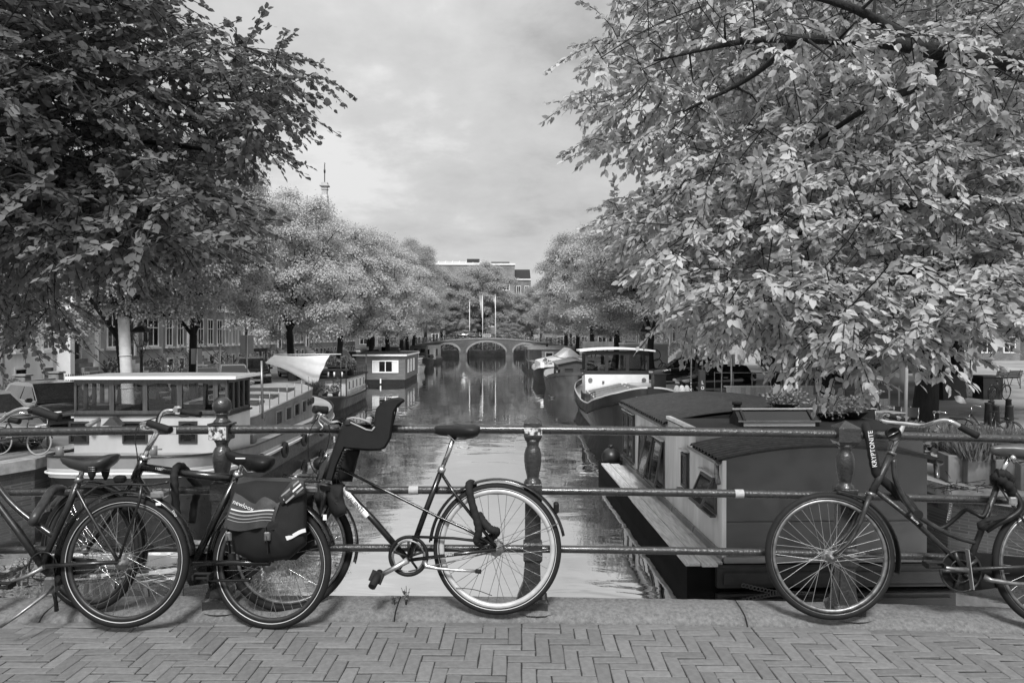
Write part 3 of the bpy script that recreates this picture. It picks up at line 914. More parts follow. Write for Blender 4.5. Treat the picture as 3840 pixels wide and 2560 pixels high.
P2 = [(-450, 640), (700, 640), (790, 700), (850, 780), (880, 850), (800, 870), (860, 900), (760, 890), (660, 880), (560, 930), (440, 950), (330, 930), (180, 900), (-450, 940)]
P3 = [(-450, 860), (180, 880), (250, 960), (200, 1050), (250, 1190), (150, 1220), (90, 1290), (30, 1300), (-60, 1260), (-450, 1150)]
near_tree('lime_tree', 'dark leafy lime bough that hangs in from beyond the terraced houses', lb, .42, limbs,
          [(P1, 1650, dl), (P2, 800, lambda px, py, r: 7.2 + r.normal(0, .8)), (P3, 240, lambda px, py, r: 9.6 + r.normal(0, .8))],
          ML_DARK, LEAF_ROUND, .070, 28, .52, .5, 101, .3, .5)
# right: a wingnut whose heavy limb crosses the upper corner
rb = V(10.4, 9.6, 1.6)
rtop = rb + V(-.3, -.1, 4.6)
limbs = [[(rb, .5), (rb + V(-.1, 0, 2.4), .42), (rtop, .36)]]
p0 = at(3990, 290, Y=7.8)
limbs.append([(rtop, .30), (p0, .125), (at(3600, 215, Y=7.2), 0.0828), (at(3330, 165, Y=7.0), 0.0612), (at(3020, 150, Y=6.9), 0.0432), (at(2780, 160, Y=6.9), 0.0302), (at(2450, 230, Y=7.2), 0.0130)])
limbs.append([(at(3480, 190, Y=7.1), 0.0612), (at(3300, 90, Y=7.0), 0.0468), (at(3150, 20, Y=6.9), 0.0360), (at(2850, -60, Y=7.0), 0.0216)])
limbs.append([(at(3560, 215, Y=7.2), 0.0540), (at(3430, 330, Y=7.3), 0.0432), (at(3260, 400, Y=7.5), 0.0360), (at(3020, 560, Y=8.0), 0.0158)])
limbs.append([(rtop, .22), (at(3900, 740, Y=8.8), 0.0864), (at(3600, 740, Y=8.2), 0.0576), (at(3300, 800, Y=7.8), 0.0396), (at(2900, 900, Y=7.4), 0.0216)])
limbs.append([(rtop, .2), (at(3900, 1010, Y=8.0), 0.0648), (at(3500, 1010, Y=7.2), 0.0396), (at(3050, 1080, Y=6.9), 0.0180)])
limbs.append([(rtop, .28), (rtop + V(.2, .3, 4), .2), (rtop + V(.1, .5, 7.5), .05)])
limbs.append([(at(2990, 150, Y=6.9), 0.0324), (at(2800, 300, Y=7.2), 0.0245), (at(2560, 420, Y=7.6), 0.0130)])
Q1 = [(2360, -420), (4250, -420), (4250, 560), (3500, 640), (2900, 640), (2680, 600), (2560, 640), (2470, 580), (2400, 590), (2330, 620), (2270, 590), (2220, 540), (2190, 510), (2220, 460), (2160, 400), (2210, 330), (2180, 290), (2240, 210), (2210, 160), (2290, 90), (2310, 20)]
Q2 = [(2640, 600), (4250, 480), (4250, 1120), (3800, 1140), (3300, 1130), (2700, 1160), (2560, 1130), (2480, 1000), (2330, 880), (2300, 800), (2420, 740), (2480, 660)]
Q3 = [(2560, 1040), (3000, 1020), (4250, 980), (4250, 1160), (3700, 1200), (3500, 1310), (3300, 1270), (3240, 1360), (3010, 1310), (2950, 1230), (2800, 1140), (2600, 1160)]
Q4 = [(2250, 760), (2560, 700), (2800, 1000), (2860, 1240), (2700, 1300), (2560, 1200), (2440, 1080), (2330, 960)]
near_tree('wingnut_tree', 'big spreading tree with a heavy dark limb and pale drooping leaflets', rb, .5, limbs,
          [(Q1, 1650, lambda px, py, r: 8.6 + r.normal(0, 1.0)), (Q2, 1300, lambda px, py, r: 8.0 + r.normal(0, .9)),
           ([(2700, 60), (3100, 70), (3500, 120), (3900, 200), (3900, 330), (3500, 280), (3100, 230), (2700, 240)], 40, lambda px, py, r: 6.3 + r.normal(0, .35)),
           (Q3, 420, lambda px, py, r: 6.6 + r.normal(0, .45)), (Q4, 480, lambda px, py, r: 11.0 + r.normal(0, .8))],
          ML_NEAR, LEAF_NEAR, .086, 29, .46, .62, 202, .35, .75)
# ================================================================ BOATS
M_HULLG = mat('mid grey hull paint', .2, .35, var=.25, vs=1.2, stretch=(1, 1, .4))
M_HULLD = mat('dark hull paint', .02, .4, var=.4, vs=1.5, stretch=(1, 1, .5), bump=.1, bs=6)
M_HULLB = mat('brown grey hull', .075, .5, var=.35, vs=1.5, bump=.15, bs=6)
M_DECKG = mat('grey deck paint', .30, .5, var=.2, vs=1.5)
M_CREAM = mat('cream boat paint', .42, .4, var=.1, vs=1.5, stretch=(1, 1, .4))
M_ROOFD = mat('tarred flat roof', .028, .85, var=.35, vs=4, bump=.3, bs=60)
M_R1WALL = mat('plain grey painted panel', .085, .55, var=.07, vs=1.2)
M_R1SIDE = mat('streaked pale plaster panel', .47, .6, var=.22, vs=2.5, stretch=(1, 1.2, .25), detail=7)
M_CORR = mat('dark corrugated sheet', .034, .6, var=.4, vs=5, bump=.1)
M_CURT = mat('net curtain', .55, .8, var=.15, vs=8, stretch=(6, 6, .4))
M_LEAFS = leafmat('garden leaf', .13, .4, .3)
def ringline(outline, z):
    return [(x, y, z(y) if callable(z) else z) for x, y in outline]
def oval(stations, k=4):
    """closed plan outline from (y, half width) stations, starboard side up and port side back"""
    ys = [Vector((wd, y, 0)) for y, wd in stations]
    sp = spline(ys, k)
    return [(p.x, p.y) for p in sp] + [(-p.x, p.y) for p in reversed(sp)]
def off(outline, d):
    cx_ = sum(p[0] for p in outline) / len(outline)
    n = len(outline); res = []
    for i in range(n):
        a, b = outline[i - 1], outline[(i + 1) % n]
        t = Vector((b[0] - a[0], b[1] - a[1])); t = t.normalized() if t.length > 1e-6 else Vector((1, 0))
        res.append((outline[i][0] + t.y * d, outline[i][1] - t.x * d))
    return res
def strip(name, ol, zlo, zhi, m, parent, d0=0, d1=0):
    return MB().rings([ringline(off(ol, d0), zlo), ringline(off(ol, d1), zhi)], False, False, True).build(name, m, parent)
def deckplate(name, ol, z, m, parent, d=-.02):
    o = off(ol, d); n = len(o) // 2
    mb = MB()
    mb.rings([[(o[i][0], o[i][1], z(o[i][1])), (o[-1 - i][0], o[-1 - i][1], z(o[-1 - i][1]))] for i in range(n)], False, False, closed=False)
    return mb.build(name, m, parent)
def lin(*pts):
    ys = [p[0] for p in pts]; zs = [p[1] for p in pts]
    return lambda y: float(np.interp(y, ys, zs))
def plus(f, d): return lambda y: f(y) + d
def win(parent, c, wx, wz, ax='x', frame=M_WHITE, pane=M_GLASSD, fw=.06, dep=.05, arch=False, bars=0, label=None):
    """window in a wall: frame standing proud with a recessed pane; ax = direction along the wall, outward is -y for 'x' and +x for 'y'"""
    c = Vector(c); mb = MB(); hx, hz = wx / 2, wz / 2
    P = (lambda a, d, z: (c.x + a, c.y - d, c.z + z)) if ax == 'x' else ((lambda a, d, z: (c.x + d, c.y + a, c.z + z)) if ax == 'y' else (lambda a, d, z: (c.x - d, c.y - a, c.z + z)))
    def bx(a0, a1, z0, z1, d0, d1, t):
        vs = [P(a, d, z) for z in (z0, z1) for a, d in ((a0, d0), (a1, d0), (a1, d1), (a0, d1))]
        t.add(vs, [(0, 1, 2, 3), (4, 5, 6, 7), (0, 1, 5, 4), (1, 2, 6, 5), (2, 3, 7, 6), (3, 0, 4, 7)])
    bx(-hx, -hx + fw, -hz, hz, -.02, dep, mb); bx(hx - fw, hx, -hz, hz, -.02, dep, mb)
    bx(-hx + fw, hx - fw, -hz, -hz + fw, -.02, dep, mb); bx(-hx + fw, hx - fw, hz - fw, hz, -.02, dep, mb)
    for b in range(bars):
        a = -hx + wx * (b + 1) / (bars + 1)
        bx(a - fw * .35, a + fw * .35, -hz + fw, hz - fw, -.01, dep * .7, mb)
    if arch:
        n = 6
        for i in range(n):
            a0 = -hx + fw + (wx - 2 * fw) * i / n; a1 = -hx + fw + (wx - 2 * fw) * (i + 1) / n
            s = lambda a: hz - fw - .16 * wz * (abs(a) / hx) ** 2.5
            vs = [P(a, d, z) for d in (-.01, dep * .9) for a, z in ((a0, s(a0)), (a1, s(a1)), (a1, hz - fw), (a0, hz - fw))]
            mb.add(vs, [(0, 1, 2, 3), (4, 5, 6, 7), (0, 1, 5, 4), (3, 2, 6, 7)])
    o = mb.build('window', frame, parent)
    pm = MB(); bx(-hx + fw * .5, hx - fw * .5, -hz + fw * .5, hz - fw * .5, .004, .012, pm); pm.build('pane', pane, o)
    return o
def bush(name, parent, c, r, n, ls, m=None, seed=1, sz=.8):
    rg = np.random.default_rng(seed)
    v = rg.normal(0, 1, (n, 3)); v /= np.linalg.norm(v, axis=1, keepdims=True)
    q = rg.uniform(.35, 1, (n, 1)) ** .6
    P = v * q * r * np.array([1, 1, sz]) * (1 + .25 * np.sin(v[:, :1] * 5 + seed) * np.cos(v[:, 1:2] * 4)) + np.array(c)
    D = v + rg.normal(0, .6, (n, 3)); D[:, 2] += .2
    o = link(name, leaves_mesh(name, P, D, v + rg.normal(0, .6, (n, 3)) + np.array([0, 0, .6]), ls * rg.uniform(.6, 1.3, n), LEAF_FAR, m or M_LEAFS), parent)
    return o
def blades(name, parent, c, r, n, h, m=None, seed=1):
    rg = np.random.default_rng(seed)
    P = np.stack([rg.uniform(-1, 1, n) * r, rg.uniform(-1, 1, n) * r, np.zeros(n)], 1) + np.array(c)
    D = rg.normal(0, .35, (n, 3)); D[:, 2] = 1
    tpl = (np.array([(-.03, 0, 0), (.03, 0, 0), (.02, .6, .03), (0, 1, .12)]), np.array([(0, 1, 2), (0, 2, 3)]))
    return link(name, leaves_mesh(name, P, D, rg.normal(0, 1, (n, 3)), h * rg.uniform(.6, 1.2, n), tpl, m or M_LEAFS), parent)
def potted(label, loc, r, h, plant, seed, cat='potted plant', group=None, pm=None, pr=.16, ph=.26, ls=.1, n=160):
    t = thing('potted_plant', label, cat, loc, 0, group)
    MB().lathe([(pr * .72, 0), (pr, ph), (pr * 1.1, ph), (pr * 1.1, ph + .03), (pr * .9, ph + .03), (pr * .8, ph - .03)], n=12).build('pot', pm or M_DARK, t)
    if plant == 'bush': bush('foliage', t, (0, 0, ph + h * .5), r, n, ls, seed=seed, sz=h / (2 * r))
    else: blades('foliage', t, (0, 0, ph), r * .35, n, h, seed=seed)
    return t

# ---- barge with the glazed wheelhouse
XC, Y0 = -8.8, 17.4
b1 = thing('house_barge', 'long pale barge with a glazed timber wheelhouse and white roof at its near end', 'houseboat', (XC, Y0, 0))
ol = oval([(0, .02), (.02, .9), (.25, 1.62), (.9, 1.95), (2.2, 2.08), (8, 2.1), (13, 2.08), (15, 1.75), (16.2, 1.0), (16.8, .1)])
zd = lin((0, 1.30), (1.5, 1.18), (3.5, 1.03), (12, .95), (15, 1.15), (16.8, 1.45))
strip('hull', ol, -.4, plus(zd, -.5), M_BLACK, b1, -.12, -.02)
strip('hull_band', ol, plus(zd, -.5), plus(zd, -.28), M_CREAM, b1, .0, .03)
strip('hull_band', ol, plus(zd, -.275), plus(zd, 0), M_HULLG, b1, .03, .02)
mb = MB(); q = ringline(off(ol, .06), plus(zd, -.39)); mb.tube(q + [q[0]], .025, 6); mb.build('rubbing_strake', M_WHITE, b1)
mb = MB(); q = ringline(off(ol, .03), plus(zd, .0)); mb.tube(q + [q[0]], .03, 6); mb.build('gunwale', M_HULLD, b1)
deckplate('deck', ol, plus(zd, -.03), M_DECKG, b1)
def B1(px, Y): return (px - 1850) / FPX * Y - XC
yf = 1.6; Yf = Y0 + yf; yb = yf + 1.75
xl, xr = B1(300, Yf), B1(862, Yf)
zs, zt = 2.15, 2.99          # sill and head of the wheelhouse windows
wb = MB()
for x0, x1, y0, y1 in ((xl, xr, yf, yf + .05), (xl, xr, yb - .05, yb), (xl, xl + .05, yf + .053, yb - .053), (xr - .05, xr, yf + .053, yb - .053)):
    wb.box(x0, x1, y0, y1, 1.05, zs - .08)
wb.build('lower_wall', M_CREAM, b1)
MB().box(xl - .05, xr + .05, yf - .05, yb + .05, zs - .078, zs - .03).build('sill', M_BLACK, b1)
fr = MB()
edges = [B1(p, Yf) for p in (300, 437, 559, 686, 818, 862)]
def post(x0, x1, y0, y1, z0=zs - .03, z1=zt): fr.box(x0, x1, y0, y1, z0, z1)
for yy in (yf, yb - .08):
    for i, e in enumerate(edges):
        hw = .058
        post(max(xl, e - hw), min(xr, e + hw), yy, yy + .08)
    fr.box(xl, xr, yy + .002, yy + .078, zs - .028, zs + .06); fr.box(xl, xr, yy + .003, yy + .077, zt - .09, zt + .03)
for xx in (xl, xr - .08):
    for i in range(5):
        yy = yf + .085 + (yb - yf - .17) * i / 4
        if 0 < i < 4: post(xx + .001, xx + .079, yy - .05, yy + .05)
    fr.box(xx + .002, xx + .078, yf + .083, yb - .083, zs - .028, zs + .06); fr.box(xx + .003, xx + .077, yf + .083, yb - .083, zt - .09, zt + .03)
# arched heads
for e0, e1 in zip(edges[:-1], edges[1:]):
    a0, a1 = e0 + .058, e1 - .058
    if a1 - a0 < .15: continue
    n = 8
    for i in range(n):
        u0, u1 = a0 + (a1 - a0) * i / n, a0 + (a1 - a0) * (i + 1) / n
        s = lambda u: zt - .088 - .055 * abs((u - (a0 + a1) / 2) / ((a1 - a0) / 2)) ** 2.2
        fr.prism([(u0, s(u0)), (u1, s(u1)), (u1, zt - .088), (u0, zt - .088)], yf + .012, yf + .06)
fr.build('wheelhouse_frame', M_WOOD, b1)
for e0, e1 in zip(edges[:-1], edges[1:]):
    for yy in (yf + .035, yb - .045):
        MB().box(e0 + .06, e1 - .06, yy, yy + .008, zs + .03, zt - .02).build('window_pane', M_GLASSC, b1)
for i in range(4):
    y0 = yf + .085 + (yb - yf - .17) * i / 4; y1 = yf + .085 + (yb - yf - .17) * (i + 1) / 4
    MB().box(xr - .045, xr - .037, y0, y1, zs + .03, zt - .02).build('window_pane', M_GLASSC, b1)
rf = MB(); n = 10
rf.rings([[(xl - .12, yf - .14, zt + .03), (xl - .12, yf - .14, zt + .085), (xl - .12, yb + .14, zt + .085), (xl - .12, yb + .14, zt + .03)]] +
         [[(xl - .12 + (xr - xl + .36) * t, yf - .14, zt + .03 + .012 * sin(pi * t)), (xl - .12 + (xr - xl + .36) * t, yf - .14, zt + .085 + .014 * sin(pi * t)),
           (xl - .12 + (xr - xl + .36) * t, yb + .14, zt + .085 + .014 * sin(pi * t)), (xl - .12 + (xr - xl + .36) * t, yb + .14, zt + .03 + .012 * sin(pi * t))] for t in [i / n for i in range(1, n + 1)]])
rf.build('wheelhouse_roof', M_DECKG, b1)
MB().box(xl - .123, xr + .243, yf - .16, yf - .142, zt + .02, zt + .1).box(xr + .242, xr + .26, yf - .14, yb + .14, zt + .02, zt + .1).build('fascia', M_WHITE, b1)
for px0, px1, ar in ((283, 355, False), (478, 570, False), (684, 752, True)):
    a, c = B1(px0, Yf), B1(px1, Yf)
    win(b1, ((a + c) / 2, yf, 1.66), c - a, .56, 'x', M_DARK, M_GLASSD, .05, .04, ar)
# things on the barge
MB().prism([(-.22, 0), (.22, 0), (.02, .2), (-.02, .2)], -.0, .3).build('vent_cover', M_HULLB, tag(link('skylight_vent', None, None, (XC + B1(458, Yf), Y0 + yf - .36, 1.9)), 'small peaked vent fixed to the white wall below the wheelhouse', 'vent'))
bpy.data.objects['skylight_vent'].parent = b1
for k in ('label', 'category'): del bpy.data.objects['skylight_vent'][k]
bpy.data.objects['skylight_vent'].location = (B1(458, Yf), yf - .33, 1.87)
MB().tube([(B1(392, Yf), yf + .02, 1.98), (B1(388, Yf), yf - .16, 1.95), (B1(368, Yf), yf - .3, 1.84)], [.05, .055, .07], 10).build('vent_pipe', M_HULLG, b1)
for px in (247, 590):
    MB().tube([(B1(px, Y0 + .6), .6, 1.2), (B1(px, Y0 + .6), .6, 1.46)], .09, 10).tube([(B1(px, Y0 + .6) - .2, .6, 1.38), (B1(px, Y0 + .6) + .2, .6, 1.38)], .018, 6).build('bollard', M_HULLG, b1)
# interior
MB().box(xl + .2, xl + 1.0, yf + .35, yf + .9, 1.6, 2.3).box(xl + 1.25, xl + 1.7, yf + 1.0, yf + 1.3, 1.6, 2.42).box(-.3, .5, yf + .6, yf + 1.1, 1.6, 2.28).build('cabin_furniture', M_WOOD, b1)
MB().box(xl + .35, xl + .8, yf + .4, yf + .6, 2.302, 2.36).cbox((xl + 1.45, yf + 1.1, 2.51), .28, .2, .17).build('boxes', M_CREAM, b1)
MB().box(xl + .1, xr - .1, yf + .1, yb - .1, 1.5, 1.56).build('cabin_floor', M_WOOD, b1)
# hold cabin behind
sx = B1(1850 - 7.15 / 24 * FPX, 24)     # side wall at X = -7.15
tol = [(sx, 4.4), (sx, 11.9), (sx - .12, 12.5), (sx - .6, 13.3), (sx - 1.4, 13.6), (-sx + 1.4, 13.6), (-sx + .6, 13.3), (-sx + .12, 12.5), (-sx, 11.9), (-sx, 4.4)]
ztop = lin((4.4, 1.66), (13.6, 2.06))
MB().rings([[(x, y, zd(y) - .05) for x, y in tol], [(x, y, ztop(y)) for x, y in tol]], False, False).build('cabin_wall', M_HULLG, b1)
rr = MB(); m_ = 8
def rz(x, y): return ztop(y) + .10 * (1 - (x / sx) ** 2)
ysr = [4.4, 6, 8, 10, 11.9, 12.5, 13.3, 13.6]; hwid = [sx, sx, sx, sx, sx, sx - .12, sx - .6, sx - 1.4]
rr.rings([[(h_ * (-1 + 2 * i / m_), y, rz(h_ * (-1 + 2 * i / m_), y) + .003) for i in range(m_ + 1)] for y, h_ in zip(ysr, hwid)], False, False, True, closed=False)
rr.build('cabin_roof', M_DECKG, b1)
q = [(x, y, ztop(y) + .01) for x, y in tol]
MB().tube(q[:5], .035, 6).tube(q[5:], .035, 6).build('roof_edge', M_HULLG, b1)
for y0 in (5.2, 6.9, 8.6, 10.6):
    z0 = rz(0, y0) - .02
    fr2 = MB()
    for a, c_, d, e_ in ((-1.1, 1.1, 0, .09), (-1.1, 1.1, .72, .81), (-1.1, -1.0, .093, .717), (1.0, 1.1, .093, .717)): fr2.box(a, c_, y0 + d, y0 + e_, z0 - .1, z0 + .1)
    s_ = fr2.build('roof_hatch', M_WOOD, b1)
    MB().box(-1.0, 1.0, y0 + .092, y0 + .718, z0 + .02, z0 + .04).build('pane', M_GLASSD, s_)
for Ya, Yb in ((24.4, 25.15), (25.55, 26.3), (26.65, 27.4), (27.7, 28.35)):
    win(b1, (sx, (Ya + Yb) / 2 - Y0, 1.38 + .02 * (Ya - 24)), Yb - Ya, .5, 'y', M_HULLG, M_GLASSD, .05, .05)
for Yp in (28.75, 29.1, 29.4, 29.7):
    mb = MB(); mb.tube([(sx - .02 - .12 * max(0, Yp - 29.3), Yp - Y0, 1.55), (sx + .03 - .12 * max(0, Yp - 29.3), Yp - Y0, 1.55)], .13, 12); mb.build('porthole', M_GLASSD, b1)
for i in range(8):
    y = 4.6 + 1.0 * i
    MB().tube([(sx - .05, y, ztop(y)), (sx - .05, y, ztop(y) + .55)], .016, 5).build('railing_post', M_STEEL, b1)
MB().tube([(B1(992, 22.6), 5.2, 1.6), (B1(988, 22.6), 5.2, 3.35)], .04, 6).build('mast', M_STEEL, b1)
for Yb_ in (21.2, 23.6, 26.0, 28.6):
    y = Yb_ - Y0; x = 2.1 + .12
    MB().torus((0, 0, 0), .19, .07, 20, 8).build('tyre_fender', M_RUBBER, b1, (x - .02, y, .5), pi / 2)
mb = MB().cbox((1.75, 4.2, 1.14), .3, .35, .26, .02).cbox((1.5, 4.9, 1.12), .35, .3, .24, .02); mb.build('deck_box', M_HULLG, b1)

# ---- boat with the awning and a garden on its roof
XC2, Y2 = -9.75, 40.2
b2 = thing('garden_boat', 'dark hulled boat with white cabin, roof garden and white awning poles', 'houseboat', (XC2, Y2, 0))
ol = oval([(0, .02), (.1, .7), (.7, 1.2), (2, 1.42), (8, 1.45), (10.5, 1.15), (12, .1)])
zd = lin((0, .85), (2.5, .66), (8, .68), (12, 1.0))
strip('hull', ol, -.4, plus(zd, -.2), M_HULLD, b2, -.25, -.03)
strip('wale', ol, plus(zd, -.2), plus(zd, -.1), M_BLACK, b2, .02, .04)
strip('bulwark', ol, plus(zd, -.098), zd, M_HULLB, b2, .0, .02)
deckplate('deck', ol, plus(zd, -.08), M_DECKG, b2)
MB().box(-1.15, 1.12, 3.4, 9.6, .6, 1.62).build('cabin_wall', M_WHITEOLD, b2)
MB().box(-1.3, 1.3, 3.1, 9.9, 1.623, 1.72).build('cabin_roof', M_BLACK, b2)
for y in (4.2, 5.4, 6.6, 7.8, 9.0): win(b2, (1.12, y, 1.17), .7, .62, 'y', M_WHITE, M_GLASSD, .07)
win(b2, (.3, 3.4, 1.15), .8, .7, 'x', M_WHITE, M_CURT, .06)
for y in [3.2 + .62 * i for i in range(11)]: MB().tube([(1.25, y, 1.72), (1.25, y, 2.3)], .014, 4).build('railing_post', M_BLACK, b2)
for x, y, h in ((-3.1, 2.6, 3.1), (1.02, 2.4, 3.05), (1.2, 3.0, 2.9), (1.4, 8.6, 3.0), (-.6, 3.0, 1.9)):
    MB().tube([(x, y, .6 if x > -2 else 1.1), (x, y, h)], .035, 6).build('awning_pole', M_BLACK, b2)
for z, x0 in ((1.78, -.6), (2.0, -.5), (2.2, -.45)):
    MB().box(x0, x0 + 1.5, 4.0 + (z - 1.78) * 3, 4.25 + (z - 1.78) * 3, z, z + .13).build('planter_step', M_DARK, b2)
for x in (.1, .45, .9): MB().tube([(x, 3.3, 1.72), (x, 3.3, 2.0)], .05, 8).build('vent_pipe', M_WHITE, b2)
def bw2(x, y, z): return (XC2 + x, Y2 + y, z)
for i, (x, y, z, r, h, k) in enumerate(((-.2, 5.6, 2.3, .45, .6, 'bush'), (.5, 6.2, 2.3, .5, .6, 'bush'), (1.0, 5.2, 2.3, .3, .45, 'bush'))):
    potted(('leafy bush on the stepped planter of the garden boat, beside the awning', 'bushy plant in the middle of the roof garden', 'small plant at the outer edge of the roof garden')[i], bw2(x, y, 1.72), r, h, k, 20 + i, group='plants on the garden boat', ph=.5, pr=.25, ls=.14, n=260)
for i, (x, y, r, h, k, lab) in enumerate(((-.75, 1.6, .34, .55, 'bush', 'dark bushy plant in the pot nearest the bow of the pale barge'), (-.2, 1.4, .4, .75, 'blades', 'spiky grass in a dark pot on the near deck of the garden boat'), (.35, 1.3, .3, .45, 'bush', 'leafy plant in the middle pot on the near deck of the garden boat'), (.85, 1.6, .28, .4, 'bush', 'low leafy plant in the pot beside the white cabin'), (.75, 2.4, .25, .8, 'bush', 'tall thin climbing plant against the white cabin'))):
    potted(lab, bw2(x, y, .62), r, h, k, 40 + i, group='pots on the near deck of the garden boat', ls=.11, n=170)
aw = thing('awning', 'white cloth awning stretched over poles above the garden boat', 'awning', bw2(0, 0, 0))
na, nb = 24, 18; rs = []
TL, TR = Vector((-2.95, 3.0, 3.0)), Vector((.25, 3.0, 3.02))
low_ = spline([Vector((-3.25, 2.3, 2.58)), Vector((-2.2, 2.1, 2.25)), Vector((-1.2, 1.95, 1.75)), Vector((-.45, 1.9, 1.36)), Vector((-.25, 1.95, 1.42))], 6)
for i in range(na + 1):
    s = i / na
    top = TL.lerp(TR, s); top.z -= .07 * sin(pi * s)
    f = s * (len(low_) - 1); q = int(min(f, len(low_) - 2)); low = low_[q].lerp(low_[q + 1], f - q)
    row = []
    for j in range(nb + 1):
        t = j / nb; p = top.lerp(low, t)
        p.z -= .10 * sin(pi * t) * sin(pi * s); p.y += .10 * sin(15 * t - 5 * s) * s - .12 * sin(pi * t)
        row.append(tuple(p))
    rs.append(row)
MB().rings(rs, False, False, True, closed=False).build('cloth', mat('white awning cloth', .58, .8, var=.06), aw)
MB().tube([(-3.0, 3.0, 3.03), (.9, 3.05, 3.05)], .025, 5).build('ridge_pole', M_WHITE, aw)

# ---- wooden houseboat with curtains
X3, Y3 = -9.55, 63.0
b3 = thing('wooden_houseboat', 'square wooden houseboat with a wide curtained window and flat dark roof', 'houseboat', (X3, Y3, 0))
w3 = 2.05
MB().box(-w3 + .05, w3 - .05, .05, 10.5, -.4, .4).build('float', M_BLACK, b3)
MB().box(-w3, w3, 0, 10.4, .403, 2.42).build('wall', M_CLAD, b3)
mb = MB()
for i in range(13):
    z = .42 + .154 * i
    mb.box(-w3 - .03, w3 + .03, -.035, -.002, z, z + .14); mb.box(w3 + .002, w3 + .035, .0, 10.4, z, z + .14)
o = mb.build('board', M_CLAD, b3); o['kind'] = 'stuff'
MB().box(-w3 - .3, w3 + .18, -.3, 10.7, 2.423, 2.56).build('fascia', M_WHITE, b3)
MB().box(-w3 - .27, w3 + .15, -.27, 10.67, 2.563, 2.62).build('roof', M_ROOFD, b3)
wn = win(b3, (.4, -.035, 1.52), 2.2, 1.05, 'x', M_WHITE, M_GLASSD, .09, .06, bars=1)
for x0, x1 in ((-.6, -.12), (.95, 1.42)):
    MB().rings([[(x0 + (x1 - x0) * i / 10, -.053 - .004 * (i % 2), 1.08), (x0 + (x1 - x0) * i / 10, -.053 - .004 * (i % 2), 1.96)] for i in range(11)], False, False, closed=False).build('curtain', M_CURT, wn)
for y in (2.0, 4.2, 6.4): win(b3, (w3 + .035, y, 1.5), .95, 1.15, 'y', M_WHITE, M_CURT, .1, .05)
MB().box(-.05, .05, -.12, -.04, .1, .5).build('mooring_bracket', M_WHITE, b3)
MB().tube([(.8, 6, 2.62), (.8, 6, 2.85)], .08, 8).lathe([(.14, 2.85), (.14, 2.9), (.02, 2.98)], (.8, 6, 0), 8).build('stove_pipe', M_STEEL, b3)

# ---- three craft further along the terraced side
def simple_hull(name, label, cat, loc, rz, ln, hw, z0, zb, m, stern=.6):
    t = thing(name, label, cat, loc, rz)
    ol = oval([(0, .02), (ln * .02, hw * .45), (ln * .1, hw * .85), (ln * .25, hw), (ln * .7, hw), (ln * .92, hw * stern), (ln, .05)])
    zd = lin((0, z0 + zb), (ln * .3, z0), (ln * .7, z0), (ln, z0 + zb * .8))
    strip('hull', ol, -.4, plus(zd, -.22), m, t, -.22, -.02)
    strip('wale', ol, plus(zd, -.218), zd, M_HULLB if m is M_HULLD else m, t, .02, .03)
    deckplate('deck', ol, plus(zd, -.1), M_DECKG, t)
    return t, ol, zd
t, ol, zd = simple_hull('cabin_boat', 'small white cabin boat moored past the wooden houseboat', 'boat', (-9.35, 79, 0), 0, 9, 1.5, .75, .3, M_CREAM)
MB().box(-1.05, 1.05, 2.0, 7.5, .65, 1.5).build('cabin_wall', M_CREAM, t)
MB().box(-1.15, 1.15, 1.9, 7.7, 1.503, 1.58).build('cabin_roof', M_WHITE, t)
MB().box(-1.0, 1.0, .6, 4.5, 2.35, 2.46).build('canopy', M_WHITE, t)
for x in (-.95, .95):
    for y in (.7, 2.6, 4.4): MB().tube([(x, y, .8), (x, y, 2.36)], .03, 5).build('canopy_post', M_WHITE, t)
for y in (2.8, 4.2, 5.6): win(t, (1.05, y, 1.15), .9, .42, 'y', M_WHITE, M_GLASSD, .05)
t, ol, zd = simple_hull('barge', 'dark low barge with a small wheelhouse under the trees near the bridge', 'boat', (-9.75, 96, 0), 0, 12, 1.45, 1.0, .5, M_HULLD)
MB().box(-.95, .95, 1.6, 3.6, .9, 2.75).build('wheelhouse', M_HULLB, t); MB().box(-1.05, 1.05, 1.5, 3.7, 2.753, 2.85).build('wheelhouse_roof', M_BLACK, t)
for x in (-.45, .45): win(t, (x, 1.6, 2.2), .7, .6, 'x', M_WOOD, M_GLASSD, .06)
MB().sphere((.3, .9, 1.3), .5, 12, 8, 1.3, .8, .5).build('dinghy_cover', M_DECKG, t)
MB().box(-1.2, 1.2, 4.6, 10, .9, 1.5).build('hatch_cover', M_DARK, t)
t, ol, zd = simple_hull('barge', 'grey flat fronted houseboat with tall side slots beside the bridge abutment', 'houseboat', (-10.2, 111, 0), 0, 14, 1.75, .7, .1, M_HULLD, .9)
MB().box(-1.45, 1.45, .9, 12.5, .6, 2.5).build('wall', M_DECKG, t); MB().box(-1.55, 1.55, .8, 12.6, 2.503, 2.6).build('roof', M_DECKG, t)
for y in (2.5, 3.6, 4.7): win(t, (1.45, y, 1.6), .5, 1.1, 'y', M_DARK, M_GLASSD, .06)
win(t, (.2, .9, 1.7), .9, .9, 'x', M_DECKG, M_GLASSD, .06)

